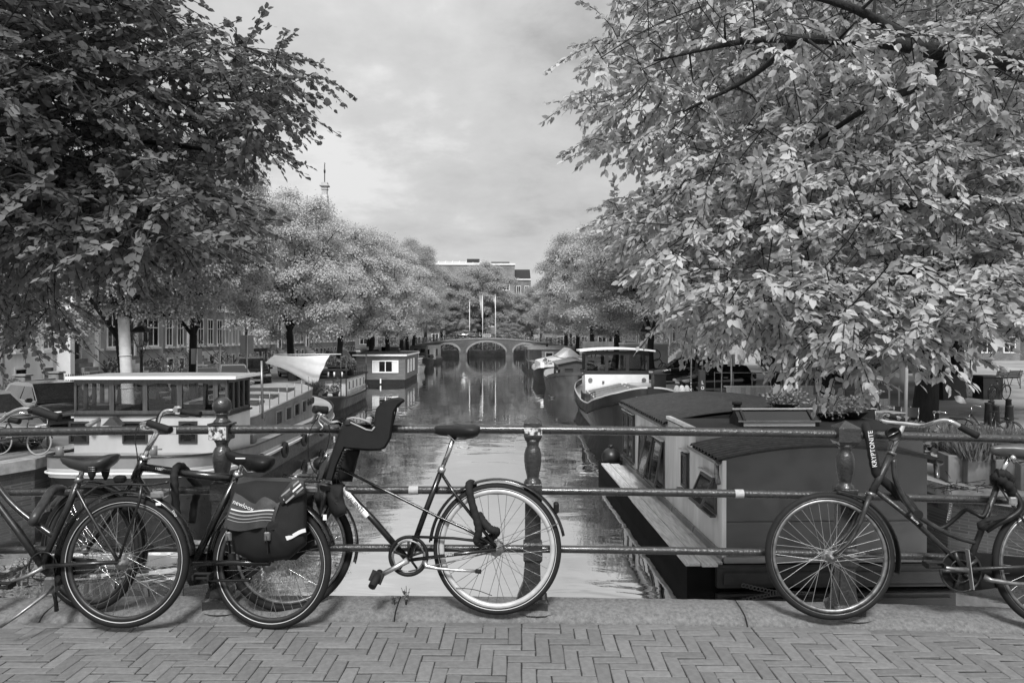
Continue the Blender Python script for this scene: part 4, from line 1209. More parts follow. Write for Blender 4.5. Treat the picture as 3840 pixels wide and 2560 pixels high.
# ---- near houseboat with the curved corrugated roofs
h1 = thing('curved_roof_houseboat', 'grey fronted houseboat with curved corrugated roofs and tilted open windows', 'houseboat', (0, 0, 0))
XL, XR, YN, YM, YT, YE = 3.77, 7.15, 12.0, 13.7, 15.85, 21.2
MB().slab([(3.14, 11.9), (7.55, 11.9), (7.75, 22), (3.14, 22)], -.5, .385).build('hull', mat('tarred hull', .012, .9, spec=.08, var=.4, vs=3), h1)
MB().box(3.60, 7.5, 11.78, 11.895, .05, .385).box(3.7, 7.4, 11.74, 11.776, .12, .3).build('hull_rail', M_ROOFD, h1)
MB().box(3.76, 7.2, 11.93, 12.0, .40, .50).build('plinth', M_HULLG, h1)
def vault(x, xa, xb, ze, zc): 
    t = (x - (xa + xb) / 2) / ((xb - xa) / 2); return zc - (zc - ze) * t * t
# front wall with its curved head
n = 16; xsv = [XL + (XR - XL) * i / n for i in range(n + 1)]
mb = MB()
mb.rings([[(x, YN, .5), (x, YN, vault(x, XL, XR, 2.08, 2.27)), (x, YN + .06, vault(x, XL, XR, 2.08, 2.27)), (x, YN + .06, .5)] for x in xsv])
mb.build('front_wall', M_R1WALL, h1)
MB().box(XL + .01, XR - .01, YN - .022, YN - .002, 1.02, 1.06).build('moulding', M_R1WALL, h1)
MB().box(XL - .03, XL + .035, YN - .03, YN - .003, .48, 2.07).build('corner_post', M_R1SIDE, h1)
# side wall of upright panels
seams = [12.03, 13.68, 14.25, 15.9, 17.6, 19.3, 21.2]
for a, c_ in zip(seams[:-1], seams[1:]):
    zt_ = 2.07 if c_ < 13.7 else (2.28 if c_ < 15.95 else 2.18)
    MB().box(XL, XL + .08, a + .004, c_ - .004, .52, zt_).build('wall_panel', M_R1SIDE, h1)
MB().box(XL - .045, XL - .003, YN, YE, .42, .56).build('skirting', M_HULLG, h1)
MB().box(XR - .08, XR, 12.07, 13.7, .5, 2.07).box(8.0, 8.1, 13.72, YE, .5, 2.2).box(XL + .1, 7.98, YE - .08, YE, .5, 2.18).build('rear_wall', M_R1WALL, h1)
MB().box(XR - .08, 8.0, 13.62, 13.7, .4, 2.2).build('return_wall', M_R1WALL, h1)
def corrugated(name, xa, xb, ya, yb, ze, zc, pitch, amp):
    nx = 18; ny = int((yb - ya) / pitch) * 8; rs = []
    for j in range(ny + 1):
        y = ya + (yb - ya) * j / ny; w_ = amp * (2.2 * abs(cos(pi * (y - ya) / pitch)) ** .8 - 1)
        rs.append([(xa + (xb - xa) * i / nx, y, vault(xa + (xb - xa) * i / nx, xa, xb, ze, zc) + .03 + w_) for i in range(nx + 1)])
    mb = MB().rings(rs, False, False, True, closed=False)
    rs2 = [[(x, y, z - .012) for x, y, z in r] for r in rs]
    mb.rings(rs2, False, False, True, closed=False)
    for k in (0, -1): mb.rings([rs[k], rs2[k]], False, False, closed=False)
    mb.rings([[r[0] for r in rs], [r[0] for r in rs2]], False, False, closed=False)
    return mb.build(name, M_CORR, h1)
corrugated('corrugated_roof', XL - .1, XR + .14, YN - .1, YM + .02, 2.05, 2.27, .19, .03)
corrugated('corrugated_roof', XL - .08, 8.25, YT + .02, YE + .15, 2.18, 2.44, .24, .035)
MB().box(XL - .0, 8.1, YM + .03, YT, 2.285, 2.33).build('flat_roof', M_ROOFD, h1)
MB().box(XL + .09, 7.99, YM + .04, YM + .1, 1.95, 2.283).build('upstand', M_R1SIDE, h1)
mb = MB(); xsv = [XL + .02 + (8.15 - XL) * i / 16 for i in range(17)]
mb.rings([[(x, YT + .005, 2.0), (x, YT + .005, vault(x, XL - .08, 8.25, 2.18, 2.44) + .0), (x, YT + .06, vault(x, XL - .08, 8.25, 2.18, 2.44) + .0), (x, YT + .06, 2.0)] for x in xsv]); mb.build('upstand', M_ROOFD, h1)
MB().box(XL - .06, XL + .04, YM + .05, YT - .05, 2.333, 2.39).build('parapet_trim', M_WHITEOLD, h1)
def gutter(ya, yb, x, z):
    pr_ = [(-.06, .05), (-.05, 0), (-.02, -.025), (.02, -.025), (.05, 0), (.06, .05), (.052, .05), (.042, .004), (.0, -.016), (-.042, .004), (-.052, .05)]
    MB().rings([[(x + a, y, z + c_) for a, c_ in pr_] for y in (ya, yb)]).build('gutter', M_STEEL, h1)
gutter(YN - .06, YM, XL - .1, 2.02); gutter(YT, YE, XL - .1, 2.13)
gutter(YN - .06, YM, XR + .18, 2.0)
MB().tube([(XL - .1, YN + .05, 2.0), (XL - .1, YN + .05, 1.82), (XL - .1, YN, 1.76), (XL - .1, YN - .06, 1.7)], .042, 10).build('downpipe', M_STEEL, h1)
MB().tube([(XR + .18, YN + .05, 1.98), (XR + .2, YN + .05, 1.76)], .042, 10).build('downpipe', M_STEEL, h1)
def sidewin(ya, yb, z0, z1, tilt, hinge='top'):
    """window on the long side: fixed frame, sill, lintel and a sash swung outward"""
    o = MB().box(XL - .03, XL - .002, ya, ya + .06, z0, z1).box(XL - .03, XL - .002, yb - .06, yb, z0, z1).box(XL - .03, XL - .002, ya + .062, yb - .062, z0, z0 + .06).box(XL - .03, XL - .002, ya + .062, yb - .062, z1 - .06, z1).build('window', M_WOOD, h1)
    MB().box(XL - .008, XL - .004, ya + .05, yb - .05, z0 + .05, z1 - .05).build('reveal', M_BLACK, o)
    MB().box(XL - .13, XL - .032, ya - .04, yb + .04, z0 - .045, z0 - .01).build('sill', M_WOOD, o)
    MB().box(XL - .1, XL - .032, ya - .04, yb + .04, z1 + .005, z1 + .035).build('lintel', M_CREAM, o)
    h = z1 - z0 - .08; w_ = yb - ya - .06
    sb = MB().box(-.035, 0, 0, .05, -h, 0).box(-.035, 0, w_ - .05, w_, -h, 0).box(-.035, 0, .051, w_ - .051, -h, -h + .05).box(-.035, 0, .051, w_ - .051, -.05, 0)
    s = sb.build('sash', M_WOOD, o); pn = MB().box(-.022, -.014, .03, w_ - .03, -h + .03, -.03).build('pane', M_GLASSD, h1)
    s.location = pn.location = (XL - .035, ya + .03, z1 - .04); s.rotation_euler = pn.rotation_euler = (0, tilt, 0)
    pn.name = 'window_pane'
    return o
sidewin(12.35, 13.15, 1.10, 1.72, RAD(24))
sidewin(14.1, 14.55, 1.12, 1.86, 0)
sidewin(16.15, 16.95, .72, 1.78, RAD(9))
sidewin(17.05, 17.85, .72, 1.78, RAD(14))
sidewin(17.95, 18.75, .72, 1.78, RAD(2))
sidewin(19.55, 20.3, .72, 2.0, 0); sidewin(20.35, 21.1, .72, 2.0, 0)
# roof lantern and stove pipe
lt = sub('roof_lantern', h1)
MB().prism([(14.35, 2.333), (14.35, 2.41), (14.62, 2.64), (14.90, 2.41), (14.90, 2.333)], 0, 1).build('x', M_BLACK)
_o = bpy.data.objects['x']; bpy.data.objects.remove(_o)
lp = [(14.35, 2.333), (14.35, 2.42), (14.66, 2.63), (14.97, 2.42), (14.97, 2.333)]
for xa, xb in ((4.82, 4.9), (6.32, 6.4)):
    MB().rings([[(xa, y, z) for y, z in lp], [(xb, y, z) for y, z in lp]]).build('gable', M_BLACK, lt)
MB().box(4.902, 6.318, 14.35, 14.39, 2.334, 2.42).build('kerb', M_WHITE, lt)
MB().quad((4.905, 14.36, 2.425), (6.315, 14.36, 2.425), (6.315, 14.655, 2.625), (4.905, 14.655, 2.625)).build('pane', M_GLASSD, lt)
MB().quad((4.905, 14.665, 2.625), (6.315, 14.665, 2.625), (6.315, 14.96, 2.425), (4.905, 14.96, 2.425)).build('pane', M_GLASSD, lt)
for a, c_ in (((4.78, 14.66, 2.645), (6.44, 14.66, 2.645)), ((4.8, 14.34, 2.432), (6.42, 14.34, 2.432))): MB().beam(a, c_, .06, .025).build('bar', M_WHITE if a[2] > 2.5 else M_DECKG, lt)
for x in (4.93, 6.29): MB().beam((x, 14.35, 2.445), (x, 14.66, 2.65), .05, .02).build('bar', M_DARK, lt)
MB().lathe([(.085, 2.3), (.085, 2.5), (.12, 2.505), (.12, 2.53), (.075, 2.535), (.075, 2.63), (.105, 2.64), (.105, 2.7), (.02, 2.72)], (5.22, 15.7, 0), 14).build('stove_pipe', M_ROOFD, h1)
# hydrangea tubs on the flat roof
M_HYD = leafmat('pale hydrangea', .26, .35, .25)
for i, (x, y, r, lab) in enumerate(((6.45, 16.2, .50, 'pale bushy plant on the houseboat roof, first beside the lantern'), (7.05, 15.35, .52, 'pale bushy plant in a dark bowl, the middle of three on the houseboat roof'), (7.65, 15.6, .42, 'pale bushy plant near the end of the flat roof behind the railing post'))):
    t = thing('potted_plant', lab, 'potted plant', (x, y, 2.334 if i else 2.45), 0, 'plants on the houseboat roof')
    MB().lathe([(.16, 0), (.34, .16), (.36, .17), (.3, .15)], n=16).build('bowl', M_ROOFD, t)
    bush('foliage', t, (0, 0, .28), r * .8, 700, .075, M_HYD, 60 + i, .55)
# plank walkway
wk = thing('plank_walkway', 'grey plank walkway along the side of the curved roof houseboat', 'walkway', (0, 0, 0))
for x0, x1, y0, y1, z in ((3.08, 3.325, 11.75, 16.4, .44), (3.335, 3.59, 11.7, 16.4, .44), (3.09, 3.325, 16.41, 21.1, .44), (3.335, 3.59, 16.41, 21.0, .44),
                          (3.61, 3.725, 11.9, 13.6, .412), (3.61, 3.725, 13.62, 15.3, .414), (3.61, 3.725, 15.32, 18.2, .412), (3.61, 3.725, 18.22, 20.9, .413)):
    MB().cbox(((x0 + x1) / 2, (y0 + y1) / 2, z), x1 - x0, y1 - y0, .05, .006).build('plank', M_PLANK, wk)
fd = thing('ball_fender', 'round dark fender hung at the far end of the plank walkway', 'fender', (3.45, 21.6, .55)); MB().sphere((0, 0, 0), .28, 14, 10).lathe([(.05, .26), (.05, .36)], n=8).build('ball', M_HULLD, fd)
# chain on the front of the hull
ch = thing('mooring_chain', 'rusty chain hanging across the dark front of the houseboat hull', 'chain', (0, 0, 0))
q = spline([(4.0, 11.7, .12), (4.45, 11.68, .02), (4.75, 11.66, .0), (5.1, 11.68, -.02)], 8)
for i, p in enumerate(q): MB().torus(p, .03, .009, 10, 5).build('chain_link', M_HULLB, ch)
for i in range(4): MB().torus((4.5, 11.67, -.05 - .05 * i), .026, .008, 10, 5).build('chain_link', M_HULLB, ch)

# ---- dark barge with white wheelhouse
b4 = thing('wheelhouse_barge', 'black barge with a high round bow and a white wheelhouse with three big windows', 'houseboat', (6.2, 29.0, 0), -RAD(2.7))
ol = oval([(0, .02), (.08, .55), (.5, 1.2), (1.4, 1.85), (3, 2.2), (6, 2.25), (13, 2.2), (16, 1.6), (17, .2)])
zd = lin((0, 2.08), (.5, 1.85), (1.5, 1.55), (3.5, 1.15), (7, .95), (13, 1.15), (17, 1.6))
strip('hull', ol, -.4, plus(zd, -.48), M_HULLD, b4, -.45, -.02)
strip('wale', ol, plus(zd, -.478), plus(zd, -.4), M_BLACK, b4, .04, .04)
strip('bulwark', ol, plus(zd, -.398), zd, M_HULLD, b4, .0, -.04)
mb = MB(); q = ringline(off(ol, -.04), zd); mb.tube(q + [q[0]], .035, 6); mb.build('gunwale', M_CREAM, b4)
deckplate('deck', ol, plus(zd, -.32), M_CREAM, b4)
for s in (-1, 1): MB().tube([(s * .52, .06, 1.62), (s * .5, .5, 1.6)], .09, 10).build('hawse_hole', M_CREAM, b4)
for s in (-1, 1): MB().lathe([(.05, 0), (.05, .18), (.09, .2), (.09, .26), (.02, .27)], (s * 1.3, 2.6, .95), 10).build('bollard', M_STEEL, b4)
MB().box(-.12, .12, -.06, -.002, .6, 2.1).build('stem_post', M_HULLD, b4)
# hold roof with battens
mb = MB(); prh = [(-1.75, .95), (-1.75, 1.22), (0, 1.62), (1.75, 1.22), (1.75, .95)]
mb.rings([[(x, y, z) for x, z in prh] for y in (3.6, 10.4)]); mb.build('hold_roof', M_CREAM, b4)
for y in (4.4, 5.5, 6.6, 7.7, 8.8):
    for s in (-1, 1): MB().beam((s * .06, y, 1.65), (s * 1.72, y, 1.27), .2, .07).build('batten', M_HULLG, b4)
MB().cbox((1.0, 9.4, 1.55), 1.2, .9, .2, .02).build('hatch_box', M_CREAM, b4)
for i in range(15):
    y = 2.4 + .42 * i; x = -float(np.interp(y, [0, .5, 1.4, 3, 6, 13], [0, 1.2, 1.85, 2.2, 2.25, 2.2])) + .1
    MB().beam((x, y, zd(y) - .3), (x, y, zd(y) + .36), .05, .03).build('railing_post', M_DARK, b4)
MB().tube([(-float(np.interp(2.4 + .42 * i, [0, .5, 1.4, 3, 6, 13], [0, 1.2, 1.85, 2.2, 2.25, 2.2])) + .1, 2.4 + .42 * i, zd(2.4 + .42 * i) + .36) for i in range(15)], .025, 5).build('rail', M_DARK, b4)
y0, y1, xw = 11.0, 13.4, 1.72
MB().box(-xw, xw, y0, y1, .9, 2.02).build('wheelhouse_wall', M_WHITE, b4)
fr = MB(); zs, zt = 2.023, 3.25
ed = [-xw, -.56, .56, xw]
for yy in (y0, y1 - .08):
    for e in ed: fr.box(max(-xw, e - .09), min(xw, e + .09), yy, yy + .08, zs, zt)
    fr.box(-xw, xw, yy + .002, yy + .078, zs, zs + .2); fr.box(-xw, xw, yy + .003, yy + .077, zt - .14, zt)
for xx in (-xw, xw - .08):
    for yy in ((y0 + y1) / 2,): fr.box(xx + .001, xx + .079, yy - .07, yy + .07, zs, zt)
    fr.box(xx + .002, xx + .078, y0 + .083, y1 - .083, zs, zs + .2); fr.box(xx + .003, xx + .077, y0 + .083, y1 - .083, zt - .14, zt)
for a, c_ in zip(ed[:-1], ed[1:]):
    a += .09; c_ -= .09
    for i in range(8):
        u0, u1 = a + (c_ - a) * i / 8, a + (c_ - a) * (i + 1) / 8
        s = lambda u: zt - .138 - .09 * abs((u - (a + c_) / 2) / ((c_ - a) / 2)) ** 2.2
        fr.prism([(u0, s(u0)), (u1, s(u1)), (u1, zt - .138), (u0, zt - .138)], y0 + .012, y0 + .06)
fr.build('wheelhouse_frame', M_DARK, b4)
for a, c_ in zip(ed[:-1], ed[1:]):
    for yy in (y0 + .04, y1 - .05): MB().box(a + .06, c_ - .06, yy, yy + .008, zs + .1, zt - .05).build('window_pane', M_GLASSC, b4)
rs = []
for i in range(11):
    t = -1 + 2 * i / 10; x = t * (xw + .32); z = zt + .003 + .13 * (1 - t * t)
    rs.append([(x, y0 - .25, z), (x, y0 - .25, z + .09), (x, y1 + .25, z + .09), (x, y1 + .25, z)])
MB().rings(rs).build('wheelhouse_roof', M_WHITE, b4)
for x in (-1.45, 1.45): MB().tube([(x, y0 - .06, 1.72), (x, y0 + .0, 1.72)], .12, 14).build('round_lamp', M_HULLG, b4)
MB().cbox((-.75, y0 - .05, 1.62), .12, .08, .1).build('socket_box', M_STEEL, b4)
MB().box(-.4 - .62, -.4 - .1, y0 + .3, y0 + .33, 2.1, 2.55).build('framed_picture', M_WHITE, b4)
MB().torus((-.76, y0 + .29, 2.33), .13, .012, 20, 5).build('round_emblem', M_HULLG, b4)
MB().tube([(-2.0, y0 + .5, 1.9), (-.3, y0 + .4, 2.75)], .05, 6).build('boat_hook', M_WOOD, b4)

# ---- wooden cabin barge behind it
t, ol, zd = simple_hull('cabin_barge', 'brown steel barge with a low planked cabin behind the white wheelhouse', 'houseboat', (5.85, 49.5, 0), -RAD(1.5), 13, 2.1, 1.15, .55, M_HULLB, .8)
prw = [(-1.3, 1.0), (-1.3, 2.05), (0, 2.35), (1.3, 2.05), (1.3, 1.0)]
MB().rings([[(x, y, z) for x, z in prw] for y in (3.0, 8.6)]).build('cabin_wall', M_WOOD, t)
MB().rings([[(x * 1.12, y, z + .02) for x, z in prw[1:4]] + [(x * 1.12, y, z + .08) for x, z in reversed(prw[1:4])] for y in (2.8, 8.8)]).build('cabin_roof', M_HULLG, t)
for y in (3.6, 5.2, 6.8): win(t, (-1.3, y, 1.6), .7, .45, 'z', M_WOOD, M_GLASSD, .05)
for x in (-.55, .55): win(t, (x, 3.0, 1.6), .7, .45, 'x', M_WOOD, M_GLASSD, .05)
for s in (0,): MB().beam((.3, 3.0, 2.46), (.3, 8.6, 2.46), .25, .06).build('roof_plank', M_DECKG, t)
b_ = MB().tube([(-1.5, 1.4, 1.2), (-1.5, 1.4, 1.8)], .22, 10).build('water_butt', M_BLACK, t)
t, ol, zd = simple_hull('covered_boat', 'white topped boat covered with pale sheets behind the brown barge', 'boat', (5.9, 63, 0), 0, 13, 2.1, 1.2, .5, M_HULLD, .8)
strip('white_band', ol, plus(zd, -.2), plus(zd, .02), M_WHITEOLD, t, .04, .04)
MB().rings([[(x, y, z) for x, z in ((-1.8, 1.1), (-1.7, 1.75), (0, 2.15), (1.7, 1.75), (1.8, 1.1))] for y in (2.5, 11)]).build('cover', M_WHITEOLD, t)
MB().rings([[(x, y, z) for x, z in ((.1, 2.2), (1.1, 3.0), (2.1, 2.2))] for y in (4, 10)]).build('tent', M_WHITE, t)
bush('deck_plant', t, (-1.2, 1.8, 1.7), .45, 160, .16, None, 77)
MB().cbox((-1.65, .9, 1.6), .35, .35, .5, .05).build('deck_seat', M_WHITE, t)
# ---- boxy wooden houseboat by the bridge
t = thing('wooden_houseboat', 'boxy dark wooden houseboat with a flat roof and corner porch near the bridge', 'houseboat', (3.75, 81, 0))
MB().box(.05, 5.0, .1, 17, -.4, .5).build('float', M_BLACK, t)
MB().box(.55, 5.0, 1.2, 17, .503, 2.62).build('wall', M_CLAD, t)
MB().box(1.6, 5.0, .2, 1.197, .503, 2.62).build('wall', M_CLAD, t)
mb = MB()
for i in range(14): mb.box(1.57, 5.0, .165, .198, .52 + .15 * i, .52 + .15 * i + .135); mb.box(.515, .548, 1.2, 17, .52 + .15 * i, .52 + .15 * i + .135)
o = mb.build('board', M_CLAD, t); o['kind'] = 'stuff'
MB().box(0, 5.2, 0, 17.2, 2.623, 2.9).build('roof', M_HULLG, t)
for p in ((.1, .1), (.1, 1.1), (.1, 6), (.1, 11)): MB().beam((p[0] + .05, p[1] + .05, .5), (p[0] + .05, p[1] + .05, 2.62), .1, .1).build('porch_post', M_HULLB, t)
MB().tube([(.1, .15, 1.4), (.1, 6, 1.4)], .03, 5).tube([(.1, .15, 1.4), (1.5, .15, 1.4)], .03, 5).build('porch_rail', M_DECKG, t)
win(t, (2.4, .165, 1.6), .9, 1.5, 'x', M_DECKG, M_GLASSD, .09); win(t, (3.9, .165, 1.75), 1.1, 1.0, 'x', M_DECKG, M_CURT, .09)
MB().tube([(2.5, 5, 2.9), (2.5, 5, 3.3)], .12, 8).build('stove_pipe', M_DARK, t)
# ================================================================ HOUSES, CARS AND STREET THINGS
M_BRA = brickmat('warm house brick', .23, .34, rot=(pi / 2, 0, pi / 2))
M_BRB = brickmat('dark house brick', .15, .24, rot=(pi / 2, 0, pi / 2))
M_BRC = brickmat('pale house brick', .32, .42, rot=(pi / 2, 0, pi / 2))
M_BRF = brickmat('big building brick', .17, .24, rot=(pi / 2, 0, 0))
M_PLAST = mat('white house plaster', .74, .7, var=.14, vs=1.2, stretch=(1, 1, .4))
M_PLASG = mat('grey house plaster', .42, .7, var=.15, vs=1.2)
M_STEPS = mat('stoop stone', .24, .8, var=.3, vs=3)
M_DOOR = mat('dark door paint', .03, .35, var=.2)
XF = -24.0
def house(label, y0, y1, h, wall, nb, trim=M_WHITE, stoop=None, plinth=None, portico=False, ztiers=((3.35, 5.55), (6.35, 8.4), (9.2, 10.9)), xf=XF, face=1, wfrac=.6, bars=1):
    """terraced house whose front stands in the plane x = xf and looks along +x (face 1) or -x (face -1)"""
    if face == -1: trim = M_PLASG
    t = thing('terraced_house', label, 'house', (xf, y0, ZQ), 0 if face == 1 else pi, 'terraced houses along the canal' if face == 1 else 'houses behind the square')
    W = y1 - y0
    s = 1
    if face == -1: t.location = (xf, y1, ZQ)
    MB().box(-9, 0, .01, W - .01, -.3, h).build('wall', wall, t)
    MB().box(-9.1, .22, 0, W, h + .003, h + .35).box(.003, .12, 0, W, h - .35, h).build('cornice', trim, t)
    MB().rings([[(-.2, y, h + .353), (-4.5, y, h + 3.2), (-8.8, y, h + .353)] for y in (.05, W - .05)]).build('roof', M_ROOFD, t)
    if plinth: MB().box(.003, .1, .0, W, -.2, 1.7).build('plinth', plinth, t)
    bw0 = W / nb
    for k, (za, zb) in enumerate(ztiers):
        if zb > h - .3: continue
        for i in range(nb):
            if k == 0 and stoop == i: continue
            yc = bw0 * (i + .5)
            w_ = win(t, (0, yc, (za + zb) / 2 - ZQ), bw0 * wfrac, zb - za, 'y', trim, M_GLASSD, .11, .05, bars=bars)
            MB().box(.01, .2, yc - bw0 * wfrac / 2 - .1, yc + bw0 * wfrac / 2 + .1, za - ZQ - .14, za - ZQ - .015).build('sill', trim, w_)
            zm = (za + zb) / 2 - ZQ + .25
            MB().box(.0, .045, yc - bw0 * wfrac / 2 + .1, yc + bw0 * wfrac / 2 - .1, zm - .03, zm + .03).build('glazing_bar', trim, w_)
    for i in range(nb):
        if stoop == i: continue
        win(t, (.1 if plinth else 0, bw0 * (i + .5), .85), bw0 * wfrac * .9, 1.0, 'y', trim, M_GLASSD, .1, .05)
    if stoop is not None:
        yc = bw0 * (stoop + .5); zd_ = 1.65; n = 7
        for k in range(n):
            MB().box(.01, .5 + .28 * (n - 1 - k), yc - .75, yc + .75, zd_ * k / n + .002, zd_ * (k + 1) / n).build('step', M_STEPS, t)
        d = MB().box(.004, .07, yc - .5, yc + .5, zd_, zd_ + 2.3).build('door', M_DOOR, t)
        MB().box(.071, .09, yc - .3, yc - .05, zd_ + .3, zd_ + 2.0).box(.071, .09, yc + .05, yc + .3, zd_ + .3, zd_ + 2.0).build('door_panel', M_DARK, d)
        MB().box(.003, .16, yc - .72, yc - .503, zd_, zd_ + 3.1).box(.003, .16, yc + .503, yc + .72, zd_, zd_ + 3.1).box(.003, .2, yc - .8, yc + .8, zd_ + 3.103, zd_ + 3.35).box(.003, .1, yc - .5, yc + .5, zd_ + 2.303, zd_ + 2.42).build('door_surround', trim, t)
        MB().box(.004, .03, yc - .49, yc + .49, zd_ + 2.423, zd_ + 3.08).build('fanlight', M_GLASSD, t)
        for sy in (-.7, .7):
            MB().tube([(.2, yc + sy, zd_ + .95), (.6, yc + sy, zd_ + .95), (.5 + .28 * n, yc + sy, .95)], .025, 5).tube([(.55, yc + sy, zd_), (.55, yc + sy, zd_ + .95)], .025, 5).tube([(.5 + .28 * n, yc + sy, 0), (.5 + .28 * n, yc + sy, 1.05)], .035, 6).build('handrail', M_IRON, t)
    if portico:
        for yy in (W - 3.0, W - .5):
            MB().box(.01, .9, yy, yy + .42, 0, 4.0).build('column', M_PLAST, t)
        MB().box(.01, 1.05, W - 3.15, W, 4.003, 4.75).box(.01, 1.25, W - 3.3, W + .1, 4.753, 4.9).build('portico_beam', M_PLAST, t)
        for i in range(9): MB().lathe([(.05, 4.9), (.09, 5.1), (.05, 5.35), (.06, 5.5)], (.95, W - 3.0 + .33 * i, 0), 8).build('baluster', M_PLAST, t)
        MB().box(.8, 1.1, W - 3.15, W, 5.503, 5.62).build('parapet_rail', M_PLAST, t)
    return t
house('white plastered house with barred basement windows, nearest of the terrace', 29.5, 36.8, 12.5, M_PLAST, 3)
house('white plastered house with a columned porch and balustrade over its stoop', 37.0, 44.0, 12.8, M_PLAST, 3, stoop=2, portico=True, wfrac=.5)
house('warm brick house with tall white sash windows behind the dark elm stem', 44.0, 50.4, 12.2, M_BRA, 3, stoop=2, wfrac=.62)
house('brick house with a wide six pane white window behind the street lamp', 50.4, 54.4, 11.6, M_BRA, 1, bars=2, wfrac=.62)
house('brick house with a tall white door frame and stone steps', 54.4, 60.2, 12.0, M_BRB, 3, stoop=2, plinth=M_PLASG)
house('grey brick house with a pale ground floor behind the traffic sign', 60.2, 66.5, 13.0, M_BRB, 3, plinth=M_PLAST)
house('pale plastered house with slim windows and a flat lintel band', 66.5, 73.0, 12.4, M_PLASG, 4, stoop=3, wfrac=.5)
house('white house with closed pale shutters above a dark shop front', 73.0, 80.0, 12.6, M_PLAST, 4, wfrac=.45, plinth=M_DARK)
house('brick house with white bay and a corner porch past the shop front', 80.0, 87.0, 12.0, M_BRA, 3, stoop=1)
house('dark brick house with white corner strips behind the leaning trunk', 87.0, 94.5, 13.0, M_BRB, 3, plinth=M_PLASG)
house('plain brick house with long side steps behind the pale elms', 94.5, 102.5, 12.0, M_BRC, 3, stoop=0)
hs = house('tall stone fronted house topped by a gable pier with an iron finial', 102.5, 111.5, 17.0, M_PLASG, 4, ztiers=((3.35, 5.55), (6.35, 8.4), (9.2, 10.9), (12, 14)))
MB().rings([[(-.6, y, 17.3), (-.6, 4.5 + (y - 4.5) * .13, 23.2), (.25, 4.5 + (y - 4.5) * .13, 23.2), (.25, y, 17.3)] for y in (1.5, 7.5)]).build('gable', M_PLASG, hs)
MB().sqlathe([(.36, 22.6), (.36, 23.9), (.46, 23.95), (.46, 24.05), (.38, 24.1), (.38, 24.3), (.64, 24.42), (.64, 24.56), (.44, 24.6), (.44, 24.95), (.2, 25.0)], (-.2, 4.5, 0)).build('gable_pier', M_PLASG, hs)
MB().tube([(-.2, 4.4, 24.9), (-.2, 4.4, 27.6)], .045, 5).tube([(-.2, 4.6, 24.9), (-.2, 4.6, 27.6)], .045, 5).build('finial', M_IRON, hs)
o = MB().torus((0, 0, 0), .3, .07, 14, 5).build('finial_ring', M_IRON, hs); o.location = (-.2, 4.5, 26.6); o.rotation_euler = (0, 0, pi / 2)
MB().rings([[(-.2, 4.1, 27.65), (-.2, 4.5, 27.75), (-.2, 4.9, 27.7)], [(-.16, 4.1, 27.7), (-.16, 4.5, 27.85), (-.16, 4.9, 27.75)]]).build('weather_vane', M_IRON, hs)
house('brick house half hidden by elms, next to the stone fronted one', 111.5, 120, 12.5, M_BRA, 3, stoop=1)
house('last dark brick house of the terrace before the bridge street', 120, 129, 12.0, M_BRB, 4)
# houses that close the square
for i, (ya, yb, h, m, lab) in enumerate(((88, 96, 13, M_BRA, 'brick house at the far corner of the square'), (96, 105, 12, M_BRB, 'dark brick house behind the trees past the square'), (105, 116, 13.5, M_BRC, 'pale brick house behind the trees past the square'), (116, 128, 12.5, M_BRA, 'warm brick house near the end of the bridge'), (128, 140, 12, M_BRB, 'dark house at the bridge end behind the last elms'))):
    house(lab, ya, yb, h, m, 3 if i % 2 else 4, xf=24.0, face=-1, stoop=1)
def fronthouse(label, x0, x1, y, h, m, nb, name='brick_house', z0=ZQ, tiers=((.9, 2.9), (4.2, 6.2), (7.4, 9.2)), group=None, trim=None):
    trim = trim or M_WHITE
    t = thing(name, label, 'house', (x0, y, z0), 0, group); W = x1 - x0
    MB().box(.01, W - .01, 0, 9, -.3, h).build('wall', m, t)
    MB().box(0, W, -.2, 9.1, h + .003, h + .3).build('cornice', M_WHITE, t)
    MB().rings([[(x, -.1, h + .303), (x, 4.4, h + 3), (x, 9, h + .303)] for x in (.05, W - .05)]).build('roof', M_ROOFD, t)
    for za, zb in tiers:
        if zb > h - .3: continue
        for i in range(nb):
            win(t, (W / nb * (i + .5), 0, (za + zb) / 2), W / nb * .55, zb - za, 'x', trim, M_GLASSD, .12, .05, bars=1)
    return t
M_BRFA = brickmat('square house brick', .12, .2, rot=(pi / 2, 0, 0)); M_BRFB = brickmat('square dark brick', .07, .12, rot=(pi / 2, 0, 0))
for i, (a, b_, h, m, lab) in enumerate(((25, 34, 12, M_BRFB, 'dark house at the back of the square behind the elm crowns'), (34, 43, 13, M_BRFA, 'brick house at the back of the square, second from the corner'), (43, 53, 12.5, M_BRFB, 'dark house at the back of the square above the bench'), (53, 64, 13, M_BRFA, 'brick house at the outer end of the square'), (64, 76, 12, M_BRFB, 'last dark house of the row that closes the square'))):
    fronthouse(lab, a, b_, 88.2, h, m, 4, group='houses behind the square')
